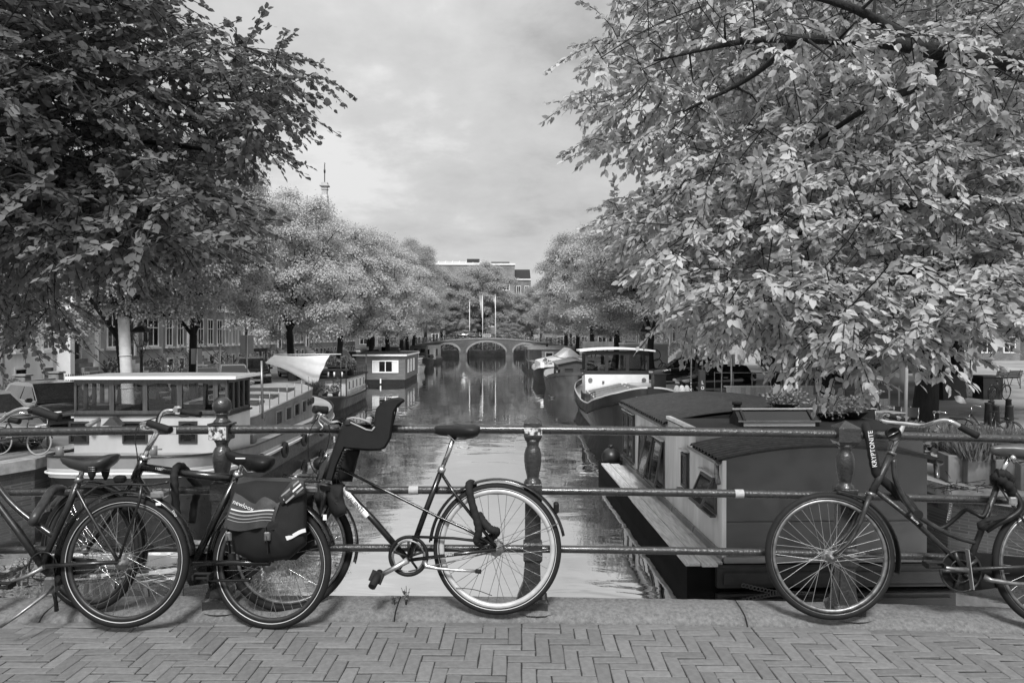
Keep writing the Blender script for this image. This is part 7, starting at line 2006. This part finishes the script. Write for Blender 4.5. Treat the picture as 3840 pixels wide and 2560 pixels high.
# label panel
lp = Cb.P(1332, 1888, -.002); ph = math.atan2(-(1929 - 1846), 1376 - 1287)
a_, b_ = Cb.P(1286, 1832), Cb.P(1380, 1936)
mb = MB().tube([a_, b_], .0215, 16, cap=False); lab = mb.build('label_panel', M_WHITE, Cb.root)
text('VALENTI', .034, M_BLACK, lab, (a_ + b_) / 2 + Vector((0, -.0305, .0)), facing(ph), sx=1.02)
text('SPIRIT', .018, M_WHITE, Cb.root, Cb.P(1685, 2081, -.076), facing(RAD(6)), sx=1.1)
# crank set
cs = sub('crankset', Cb.root)
o = ring(Cb, (1531, 2085), .105, .010, 'chain_guard', M_PLASTIC, cs, -.05)
ring(Cb, (1531, 2088), .088, .006, 'chainring', M_STEEL, cs, -.045)
mb = MB()
for k in range(5):
    a = RAD(90 + 72 * k); c_ = Cb.P(1531, 2088, -.046); mb.tube([c_, c_ + Vector((.088 * cos(a), 0, .088 * sin(a)))], .007, 6)
mb.build('spider', M_PLASTIC, cs)
cr = Cb.tube([(1529, 2101, -.075), (1475, 2132, -.085), (1418, 2162, -.09)], [.019, .014, .015], 'crank', M_ALU, 10, parent=cs)
Cb.tube([(1529, 2101, .075), (1560, 2060, .085)], .013, 'crank', M_ALU, 10, parent=cs)
c_ = Cb.P(1410, 2170, -.13); MB().tube([c_ + Vector((.012, .05, .02)), c_ + Vector((0, 0, 0)), c_ + Vector((-.015, -.05, -.03))], [.02, .024, .022], 10).build('pedal', M_RUBBER, cs)
MB().beam(Cb.P(1420, 2145, -.1), Cb.P(1403, 2185, -.12), .03, .07, (1, 0, 0)).build('pedal', M_RUBBER, cs)
mb = MB(); mb.tube([Cb.P(1531, 2012, -.045), Cb.P(1700, 2018, -.045), Cb.P(1840, 2035, -.05)], .008, 8); mb.build('chain_guard_tube', M_PLASTIC, cs)
mb = MB(); mb.tube([Cb.P(1531, 2144, -.04), Cb.P(1862, 2066, -.045)], .0045, 6); mb.build('chain', M_STEEL, cs)
Cb.tube([(1592, 2105, -.05), (1598, 2124, -.06), (1640, 2132, -.065), (1720, 2139, -.07), (1785, 2142, -.07)], [.016, .014, .008, .008, .008], 'kickstand', M_ALU, 8)
Cb.tube([(1783, 2142, -.07), (1804, 2144, -.07)], .0125, 'stand_foot', M_RUBBER, 8)
for y in (-.05, .05): Cb.tube([(2095, 1962, y * .7), (1864, 2057, y)], .0028, 'mudguard_stay', M_STEEL, 5)
MB().cbox(Cb.P(2086, 1903, 0), .03, .05, .06, .008).build('reflector', M_PLASTIC, Cb.root)
Cb.tube([(1710, 2205, -.02), (1780, 2212, -.02), (1845, 2234, -.02)], .0022, 'loose_cable', M_RUBBER, 4, 6)
# child seat
cs_ = sub('child_seat', Cb.root)
oln = [(1519, 1503), (1512, 1494), (1495, 1489), (1470, 1492), (1446, 1501), (1425, 1515), (1411, 1530), (1405, 1555), (1402, 1580), (1399, 1598), (1391, 1606), (1373, 1603), (1345, 1590), (1311, 1572), (1299, 1567), (1287, 1580), (1262, 1644), (1241, 1705), (1213, 1797), (1247, 1803), (1262, 1751), (1293, 1680), (1324, 1686), (1380, 1690), (1425, 1689), (1446, 1679), (1464, 1644), (1474, 1582), (1479, 1545), (1495, 1520)]
def shell(poly, d0, d1, name, m, parent, bike=Cb, ch=.012):
    n = len(poly); cx_ = sum(p[0] for p in poly) / n; cy_ = sum(p[1] for p in poly) / n
    rs = []
    def inset(k):
        q = []
        for i in range(n):
            a, c2 = Vector(poly[i - 1]), Vector(poly[(i + 1) % n]); t = (c2 - a).normalized(); nn = Vector((-t.y, t.x)); sgn = AREA
            q.append((poly[i][0] + nn.x * k * sgn, poly[i][1] + nn.y * k * sgn))
        return q
    ar = sum(poly[i - 1][0] * poly[i][1] - poly[i][0] * poly[i - 1][1] for i in range(n)); AREA = 1 if ar > 0 else -1
    px_in = ch * 640
    for k, d in ((px_in, d0), (0, d0 + ch * (1 if d1 > d0 else -1)), (0, d1 - ch * (1 if d1 > d0 else -1)), (px_in, d1)):
        rs.append([bike.P(x, y, d) for x, y in inset(k)])
    mb = MB(); mb.rings(rs, False, False, True)
    from mathutils.geometry import tessellate_polygon
    tri = tessellate_polygon([[Vector((x, y, 0)) for x, y in inset(px_in)]])
    for r in (rs[0], rs[3]): mb.add(r, tri)
    return mb.build(name, m, parent)
M_SEAT = mat('matt black seat shell', .02, .5, spec=.22, var=.12, vs=8, bump=.12, bs=300)
shell(oln, -.17, -.135, 'side_shell', M_SEAT, cs_)
shell(oln, .115, .15, 'side_shell', M_SEAT, cs_)
def sheet(line, d0, d1, th, name, m):
    q = [(Vector(p)) for p in line]; rs = []
    for i, p in enumerate(q):
        t = (q[min(i + 1, len(q) - 1)] - q[max(i - 1, 0)]).normalized(); nn = Vector((-t.y, t.x)) * th
        rs.append([Cb.P(p.x, p.y, d0), Cb.P(p.x, p.y, d1), Cb.P(p.x + nn.x, p.y + nn.y, d1), Cb.P(p.x + nn.x, p.y + nn.y, d0)])
    return MB().rings(rs, True, True, True).build(name, m, cs_)
sheet([(1516, 1503), (1496, 1493), (1452, 1503), (1440, 1530), (1434, 1580), (1425, 1640), (1400, 1668), (1330, 1668), (1300, 1660)], -.134, .114, -9, 'seat_back', M_SEAT)
sheet([(1516, 1503), (1490, 1530), (1478, 1580), (1466, 1644), (1446, 1678), (1424, 1688), (1324, 1684)], -.134, .114, 6, 'back_shell', M_SEAT)
sheet([(1299, 1568), (1320, 1562), (1350, 1566), (1374, 1574), (1392, 1584)], -.165, .145, 7, 'seat_pad', M_DECKG)
sheet([(1303, 1575), (1345, 1594), (1374, 1608), (1393, 1611), (1402, 1598)], -.176, -.15, 6, 'trim_edge', M_DECKG)
MB().cbox(Cb.P(1384, 1574, -.1), .035, .04, .035, .008).build('buckle', M_DECKG, cs_); MB().cbox(Cb.P(1304, 1584, -.175), .03, .012, .03, .004).build('hinge_cap', M_DARK, cs_)
shell([(1293, 1686), (1350, 1686), (1334, 1750), (1320, 1806), (1259, 1805), (1264, 1752)], .10, .16, 'leg_guard', M_PLASTIC, cs_)
shell([(1213, 1797), (1241, 1705), (1200, 1745), (1183, 1800)], -.10, -.02, 'foot_shell', M_SADDLE, cs_)
for k in range(9): MB().cbox(Cb.P(1290 - 3.7 * k, 1695 + 11 * k, -.165), .018, .03, .009, .002).build('strap_notch', M_PLASTIC, cs_)
MB().tube([Cb.P(1425, 1686, -.12), Cb.P(1440, 1684, -.15)], .014, 8).build('bolt', M_ALU, cs_)
# small bags behind the pannier
sb_ = thing('frame_bag', 'small black zipped bag strapped under the child seat', 'bag', Cb.root.location, BROT)
lens_prism([(1230, 1815), (1285, 1815), (1288, 1870), (1302, 1925), (1258, 1945), (1235, 1915), (1222, 1860)], -.07, -.16, 'pocket', M_CLOTH, sb_, .01, bike=Cb)
lens_prism([(1190, 1805), (1240, 1812), (1222, 1880), (1200, 1945), (1172, 1860)], -.02, -.13, 'side_pocket', M_SADDLE, sb_, .01, bike=Cb)
MB().beam(Cb.P(1200, 1826, -.15), Cb.P(1236, 1832, -.17), .003, .025).build('strap', M_PLASTIC, sb_)
sleeve('chain_lock', 'dark lock sleeve hanging through the pale rimmed rear wheel', Cb, [(1775, 1818, .06), (1765, 1812, .0), (1758, 1826, -.05), (1768, 1880, -.06), (1785, 1940, -.065), (1795, 1990, -.06), (1788, 2030, -.04), (1815, 2030, -.02), (1850, 2010, -.02), (1862, 1992, -.05), (1840, 1985, -.06), (1815, 1960, -.04), (1795, 1930, .0)], .0225, M_CLOTH, .07)

# ---- D: the old bicycle on the far side of the post
D = Bike('old scuffed step through bicycle with a swept chrome handlebar and bare front wheel', 4.14, 3112, 2321, .09, M_FRAMEG)
D.wheel(3112, 2084, .352, steer=RAD(-5), rim=M_STEEL, stripe=M_STEEL, tr=.0205, spoke_m=M_ALU)
D.wheel(3962, 2118, .352, rim=M_STEEL, stripe=M_STEEL, tr=.0205, spoke_m=M_ALU)
D.mudguard(3120, 2084, .372, -14, 85, .03, M_PLASTIC, steer=RAD(-5))
D.mudguard(3962, 2118, .375, 10, 120, .03, M_PLASTIC)
BBd = (3626, 2136)
D.frame([(((3341, 1706, 0), (3300, 1790, 0), (3266, 1856, 0)), .0205), (((3290, 1842, 0), (3440, 1962, 0), BBd + (0,)), .0155),
         (((3352, 1722, 0), (3358, 1790, 0), (3388, 1862, 0), (3436, 1926, 0), (3508, 1975, 0), (3580, 2010, 0), (3660, 2035, 0)), .0145, 1),
         ((BBd + (0,), (3689, 1974, 0), (3752, 1792, 0)), .0165), ((BBd + (-.04,), (3800, 2128, -.055), (3960, 2122, -.06)), .0105), ((BBd + (.04,), (3960, 2122, .06)), .0105),
         (((3745, 1812, -.015), (3790, 1880, -.045), (3960, 2112, -.06)), .0085), (((3745, 1812, .015), (3790, 1880, .045), (3960, 2112, .06)), .0085)])
D.frame([(((3266, 1856, 0), (3252, 1890, -.05), (3225, 1965, -.055), (3185, 2035, -.055), (3128, 2082, -.05)), [.015, .014, .012, .01, .009], 1), (((3266, 1856, 0), (3220, 1920, .05), (3190, 1985, .055), (3150, 2030, .055), (3105, 2060, .05)), [.015, .014, .012, .01, .009], 1)], 'fork')
for y0, y1 in ((1704, 1694), (1858, 1846)): D.tube([(3342 - (y0 - 1704) * .5, y0), (3346 - (y0 - 1704) * .5, y1)], .026, 'headset', M_STEEL, 12)
D.tube([(3344, 1698), (3368, 1640), (3390, 1590)], .0138, 'stem', M_CHROME, 12)
hb = D.tube([(3376, 1568, .24), (3345, 1561, .22), (3318, 1553, .16), (3304, 1562, .06), (3308, 1577, -.03), (3340, 1584, -.06), (3389, 1588, -.1), (3440, 1594, -.14), (3472, 1594, -.18), (3508, 1583, -.23), (3540, 1576, -.26), (3570, 1582, -.28), (3608, 1602, -.29)], .0125, 'handlebar', M_CHROME, 12, 5)
D.grip([(3600, 1598, -.29), (3632, 1616, -.295), (3668, 1634, -.30)], .0185, M_RUBBER, hb)
D.grip([(3390, 1574, .25), (3360, 1566, .24), (3330, 1556, .2)], .017, M_RUBBER, hb)
lm = sub('headlamp', D.root)
c_ = D.P(3344, 1625, -.05)
mb = MB(); R_ = .0415; rs = []
for d, r in ((.02, .028), (-.02, .039), (-.03, .042), (-.032, .039), (-.005, .03)): rs.append([c_ + Vector((r * cos(2 * pi * k / 24), d, r * sin(2 * pi * k / 24) * .95)) for k in range(24)])
mb.rings(rs, True, True, True).build('lamp_shell', M_PLASTIC, lm)
MB().tube([c_ + Vector((-.028, -.02, -.014)), c_ + Vector((.028, -.02, .014))], .003, 5).build('lamp_bar', M_ALU, lm)
MB().tube([c_ + Vector((-.01, 0, -.04)), c_ + Vector((.0, .03, -.09)), c_ + Vector((.03, .05, -.11))], .006, 6).build('lamp_bracket', M_STEEL, lm)
sd, sA, sB = D.saddle((3714, 1662), (3920, 1672), .105, mat('worn grey leather saddle', .10, .35, var=.3, vs=9), .10, -.01)
for px, dv in ((3880, -.06), (3880, .06)): D.tube([(px, 1705, dv), (px, 1735, dv)], .018, 'spring', M_STEEL, 10, parent=sd)
D.tube([(3752, 1795), (3770, 1748), (3786, 1712)], .0135, 'seat_post', M_CHROME, 12)
o = MB().sphere((0, 0, 0), .02, 12, 8).build('saddle_bolt', M_CHROME, D.root); o.location = D.P(3800, 1718, -.035)
cs = sub('crankset', D.root)
ch_ = MB(); n = 36
oc = []
for k in range(n + 1):
    a = pi / 2 + pi * k / n; oc.append((.115 * cos(a), .115 * sin(a)))
poly = oc + [(.50, -.045), (.53, 0), (.50, .06)]
ch_.prism(poly, -.014, .014); o = ch_.build('chain_case', M_PLASTIC, cs); o.location = D.P(3608, 2142, .02)
for R_, r in ((.112, .006), (.06, .004)): ring(D, (3608, 2142), R_, r, 'chainring', M_FRAMEG, cs, -.012)
mb = MB()
for k in range(5):
    a = RAD(36 + 72 * k); c_ = D.P(3608, 2142, -.006); mb.tube([c_ + Vector((.02 * cos(a), 0, .02 * sin(a))), c_ + Vector((.11 * cos(a), 0, .11 * sin(a)))], .012, 6)
mb.build('spider', M_FRAMEG, cs)
cr = D.tube([(3632, 2138, -.07), (3575, 2133, -.078), (3518, 2126, -.08)], [.016, .01, .012], 'crank', M_STEEL, 10, parent=cs)
D.pedal(3506, 2118, -.12, cr)
D.tube([(3694, 2165, -.05), (3720, 2176, -.07), (3800, 2188, -.08), (3880, 2194, -.08)], [.02, .014, .012, .012], 'kickstand', M_STEEL, 8)
MB().beam(D.P(3630, 2060, -.05), D.P(3650, 2210, -.05), .035, .004, (1, 0, 0)).build('tape_strip', M_DECKG, cs)
# hand pump on the down tube
pm = D.tube([(3408, 1925, -.035), (3432, 1950, -.035), (3455, 1970, -.035)], .0165, 'hand_pump', M_PLASTIC, 12); text('Bicarsky', .017, M_GREYW, pm, D.P(3434, 1951, -.053), facing(RAD(-40)))
for y in (-.045, .045): D.tube([(3345, 2086, y * .7), (3128, 2084, y)], .003, 'mudguard_stay', M_STEEL, 5)
kl, q = sleeve('chain_lock', 'black lock sleeve with big white lettering looped over the top rail beside the old bicycle', D, [(3262, 1640, .2), (3250, 1602, .12), (3252, 1604, .06), (3262, 1640, .02), (3276, 1715, .0), (3292, 1780, .01), (3330, 1815, .05), (3375, 1855, .07), (3405, 1880, .05), (3432, 1918, .03), (3446, 1930, -.02)], .0265, M_CLOTH, .05)
pa, pb = D.P(3285, 1752, -.032), D.P(3256, 1612, -.015)
text('KRYPTONITE', .038, M_WHITE, kl, (pa + pb) / 2 + Vector((0, -.012, 0)), facing(math.atan2((pb - pa).z, (pb - pa).x)), sx=.92)
sleeve('chain_lock', 'dark cloth wrapped lock knotted round the seat tube of the old bicycle', D, [(3738, 1775, -.05), (3770, 1780, -.05), (3785, 1800, .0), (3760, 1815, .06), (3735, 1800, .0), (3745, 1790, -.05), (3790, 1830, -.04), (3800, 1880, .02)], .026, M_CLOTH, .2)
sleeve('cable_lock', 'thick black cable from the seat tube of the old bicycle down behind the frame', D, [(3712, 1890, -.0), (3690, 1935, -.03), (3660, 1925, -.01), (3625, 1912, .06), (3590, 1940, .1), (3545, 1975, .12), (3500, 1985, .12)], .0125, M_PLASTIC, .03)
ul = thing('frame_lock', 'black hoop lock with a grey key plate on the back of the old bicycle', 'bicycle lock', D.root.location, BROT)
MB().tube(spline([D.P(3700, 1990, -.03), D.P(3740, 1965, -.05), D.P(3800, 1935, -.06), D.P(3830, 1905, -.06), D.P(3822, 1870, -.05), D.P(3800, 1840, -.03)], 6), .017, 12).build('hoop', M_PLASTIC, ul)
MB().cbox(D.P(3802, 1878, -.09), .045, .012, .045, .008).build('key_plate', M_ALU, ul)
rg_ = thing('cloth_rag', 'dark rag stuffed behind the seat tube of the old bicycle', 'rag', D.root.location, BROT)
lens_prism([(3665, 1960), (3700, 1940), (3745, 1930), (3790, 1935), (3740, 1965), (3700, 1990), (3668, 1985)], -.02, -.09, 'cloth', M_CLOTH, rg_, .01, bike=D)

# ---- small bicycles in the distance
def far_bike(label, loc, rz, tyre=M_RUBBER, frame=M_FRAMEB, lean=.08):
    t = thing('parked_bicycle', label, 'bicycle', loc, rz, 'bicycles parked along the streets'); t.rotation_euler = (lean, 0, rz)
    for x in (-.53, .53):
        w_ = sub('wheel', t); w_.location = (x, 0, .34)
        MB().torus((0, 0, 0), .32, .02, 28, 6).build('tyre', tyre, w_)
        mb = MB()
        for k in range(14): a = 2 * pi * k / 14; mb.tube([(0, .02 * (-1) ** k, 0), (.3 * cos(a), 0, .3 * sin(a))], .002, 3, False)
        mb.build('spoke', M_STEEL, w_)
        MB().torus((x, 0, .34), .355, .012, 20, 5, .2, 2.9, flat=2).build('mudguard', frame, t)
    mb = MB()
    for pts in (((-.53, .34), (-.06, .3)), ((-.06, .3), (-.2, .8)), ((-.06, .3), (.33, .78)), ((-.18, .55), (.1, .5), (.33, .82)), ((.31, .9), (.53, .34)), ((-.53, .34), (-.18, .7))): mb.tube([(x, 0, z) for x, z in pts], .016, 6)
    mb.build('frame', frame, t)
    MB().tube(spline([(.1, -.27, 1.02), (.28, -.2, 1.06), (.32, 0, 1.0), (.28, .2, 1.06), (.1, .27, 1.02)], 4), .012, 6).tube([(.31, 0, .88), (.32, 0, 1.0)], .012, 6).build('handlebar', M_CHROME, t)
    MB().rings([[(x, w_ * cos(2 * pi * k / 8), .9 + .02 * sin(2 * pi * k / 8)) for k in range(8)] for x, w_ in ((-.02, .02), (-.15, .04), (-.27, .09), (-.3, .05))], True, True, True).build('saddle', M_PLASTIC, t)
    MB().tube([(-.2, 0, .78), (-.22, 0, .9)], .012, 6).build('seat_post', M_STEEL, t)
    MB().tube([(-.2, .06, .74), (-.75, .06, .74), (-.75, -.06, .74), (-.2, -.06, .74)], .01, 5).tube([(-.6, .06, .74), (-.53, .06, .34)], .008, 5).build('carrier', frame, t)
far_bike('bicycle with pale tyres parked on the quay corner behind the railing', (-11.75, 18.6, ZQ), RAD(172), M_DECKG)
far_bike('dark bicycle beside the pale tyred one on the quay corner', (-12.9, 17.6, ZQ), RAD(160))
far_bike('bicycle leaning on the dark waste container of the square', (23.3, 33.5, ZQ), RAD(25))
far_bike('bicycle parked behind the biggest trunk of the square', (13.4, 19.8, ZQ), RAD(150))
far_bike('bicycle standing under the drooping leaves by the white post', (11.4, 18.2, ZQ), RAD(165))
far_bike('bicycle locked at the metal stand beside the bench', (31.0, 41.2, ZQ), RAD(20))
far_bike('bicycle against the shrub of the warm brick house', (-20.8, 47.5, ZQ), RAD(80))
far_bike('bicycle against the railings by the dark shop front', (-20.8, 74.5, ZQ), RAD(100))
st_ = thing('bicycle_stand', 'bent tube bicycle stand at the edge of the sunlit square', 'bicycle stand', (29.6, 40.8, ZQ), RAD(15)); MB().tube(spline([(0, 0, 0), (0, 0, .75), (.08, 0, .85), (.7, 0, .85), (.78, 0, .75), (.78, 0, 0)], 4), .03, 8).tube([(0, 0, .45), (.78, 0, .45)], .025, 6).build('tube_frame', M_STEEL, st_)

# ---- weeds in the kerb joint
def weed(label, px, py, h, seed):
    u, z = bp(px, py, 4.28); t = thing('weed', label, 'weed', bw_(u, 4.28, KT - drop(u)), BROT, 'weeds in the kerb joint')
    mb = MB(); rg = np.random.default_rng(seed); P_, D_ = [], []
    for k in range(4):
        e = Vector((rg.normal(0, .012), rg.normal(0, .01), h * rg.uniform(.5, 1))); mb.tube([(0, 0, -.02), e * .5 + Vector((.004, 0, 0)), e], .0014, 4)
        for q in range(5): f = rg.uniform(.3, 1); P_.append((e * f)[:]); D_.append((rg.normal(0, 1), rg.normal(0, .6), rg.uniform(-.2, .6)))
    mb.build('stem', M_TWIG, t)
    link('leaf', leaves_mesh('leaf', np.array(P_), np.array(D_), rg.normal(0, 1, (len(P_), 3)) + np.array([0, 0, 1]), .02 * rg.uniform(.6, 1.4, len(P_)), LEAF_FAR, ML_DARK), t)
weed('thin upright weed growing from the kerb edge left of the pale rimmed wheel', 1521, 2240, .105, 3)
weed('low broad weed at the top of the kerb joint', 1478, 2240, .04, 4)
# ================================================================ THE PERSON ON THE TERRACE
def person():
    x, y = at(3268, 1500, Y=22.6).x, 22.6
    t = thing('person', 'person in a pale jacket and dark trousers on the terrace, hands at the chest', 'person', (x, y, ZQ), RAD(35))
    def skin(name, joints, edges, m, parent):
        me = bpy.data.meshes.new(name); me.from_pydata([j[0] for j in joints], edges, []); me.materials.append(m)
        o = bpy.data.objects.new(name, me); C.objects.link(o); o.parent = parent
        md = o.modifiers.new('skin', 'SKIN'); md.use_smooth_shade = True
        for k, j in enumerate(joints):
            sv = me.skin_vertices[0].data[k]; sv.radius = (j[1], j[2] if len(j) > 2 else j[1]); sv.use_root = (k == 0)
        sb = o.modifiers.new('sub', 'SUBSURF'); sb.levels = 1; sb.render_levels = 2
        return o
    M_SKIN = mat('skin', .38, .5, var=.1); M_JACK = mat('pale jacket cloth', .36, .8, var=.12, vs=8, bump=.4, bs=18); M_TR = mat('dark trousers', .02, .8, var=.3)
    J = [((0, 0, .95), .15, .11), ((0, 0, 1.15), .13, .1), ((0, .01, 1.36), .16, .1), ((0, .015, 1.47), .06), ((0, 0, 1.56), .055), ((0, -.015, 1.65), .085, .1), ((0, -.01, 1.74), .06, .075),
         ((-.1, 0, .88), .095), ((-.11, -.02, .48), .062), ((-.115, .02, .09), .045), ((-.12, -.1, .04), .04),
         ((.1, 0, .88), .095), ((.11, -.01, .48), .062), ((.115, .03, .09), .045), ((.13, -.09, .04), .04),
         ((-.19, .01, 1.4), .06), ((-.26, -.03, 1.13), .045), ((-.14, -.23, 1.24), .034), ((-.1, -.28, 1.28), .03),
         ((.19, .01, 1.4), .06), ((.26, -.03, 1.13), .045), ((.12, -.22, 1.2), .034), ((.07, -.27, 1.24), .03)]
    E = [(0, 1), (1, 2), (2, 3), (3, 4), (4, 5), (5, 6), (0, 7), (7, 8), (8, 9), (9, 10), (0, 11), (11, 12), (12, 13), (13, 14), (2, 15), (15, 16), (16, 17), (17, 18), (2, 19), (19, 20), (20, 21), (21, 22)]
    skin('body', J, E, M_SKIN, t)
    skin('jacket', [((0, 0, .98), .185, .15), ((0, 0, .8), .19, .15), ((0, 0, 1.18), .165, .135), ((0, .01, 1.38), .185, .125), ((0, .015, 1.49), .075),
                    ((-.2, .01, 1.4), .08), ((-.27, -.03, 1.13), .065), ((-.15, -.22, 1.235), .05), ((.2, .01, 1.4), .08), ((.27, -.03, 1.13), .065), ((.13, -.21, 1.195), .05)],
         [(0, 1), (0, 2), (2, 3), (3, 4), (3, 5), (5, 6), (6, 7), (3, 8), (8, 9), (9, 10)], M_JACK, t)
    skin('trousers', [((0, 0, .92), .165, .125), ((-.1, 0, .84), .11), ((-.11, -.02, .48), .08), ((-.115, .02, .1), .065), ((.1, 0, .84), .11), ((.11, -.01, .48), .08), ((.115, .03, .1), .065)],
         [(0, 1), (1, 2), (2, 3), (0, 4), (4, 5), (5, 6)], M_TR, t)
    for s, yy in ((-1, -.08), (1, -.07)): MB().sphere((s * .122, yy, .045), .1, 12, 8, .5, 1.25, .45).build('shoe', M_DARK, t)
    for s, wx, wz in ((-1, -.1, 1.28), (1, .07, 1.24)):
        fm = MB(); ex, ey = wx, -.29
        for k in range(4): fm.tube([(ex + (k - 1.5) * .018, ey, wz + .005), (ex + (k - 1.5) * .02, ey - .045, wz + .02), (ex + (k - 1.5) * .018, ey - (.075 + .008 * (k in (1, 2))), wz + .01)], [.0095, .009, .007], 6)
        fm.tube([(ex - s * .02, ey + .01, wz), (ex - s * .045, ey - .015, wz + .02), (ex - s * .045, ey - .045, wz + .02)], [.011, .01, .008], 6)
        fm.build('hand', M_SKIN, t)
    MB().sphere((0, .012, 1.68), .105, 14, 10, .95, 1.08, 1.02).build('hair', M_DARK, t)
    MB().sphere((0, -.055, 1.655), .075, 12, 8, .9, .75, 1.15).sphere((0, -.118, 1.645), .018, 8, 6, .7, 1, 1.2).build('face', M_SKIN, t)
    for s in (-1, 1): MB().sphere((s * .03, -.106, 1.672), .009, 8, 6).build('eye', M_BLACK, t); MB().sphere((s * .098, .0, 1.655), .022, 8, 6, .4, .8, 1.2).build('ear', M_SKIN, t)
    MB().sphere((0, -.108, 1.612), .02, 8, 6, 1.1, .4, .3).build('mouth', M_DOOR, t)
person()
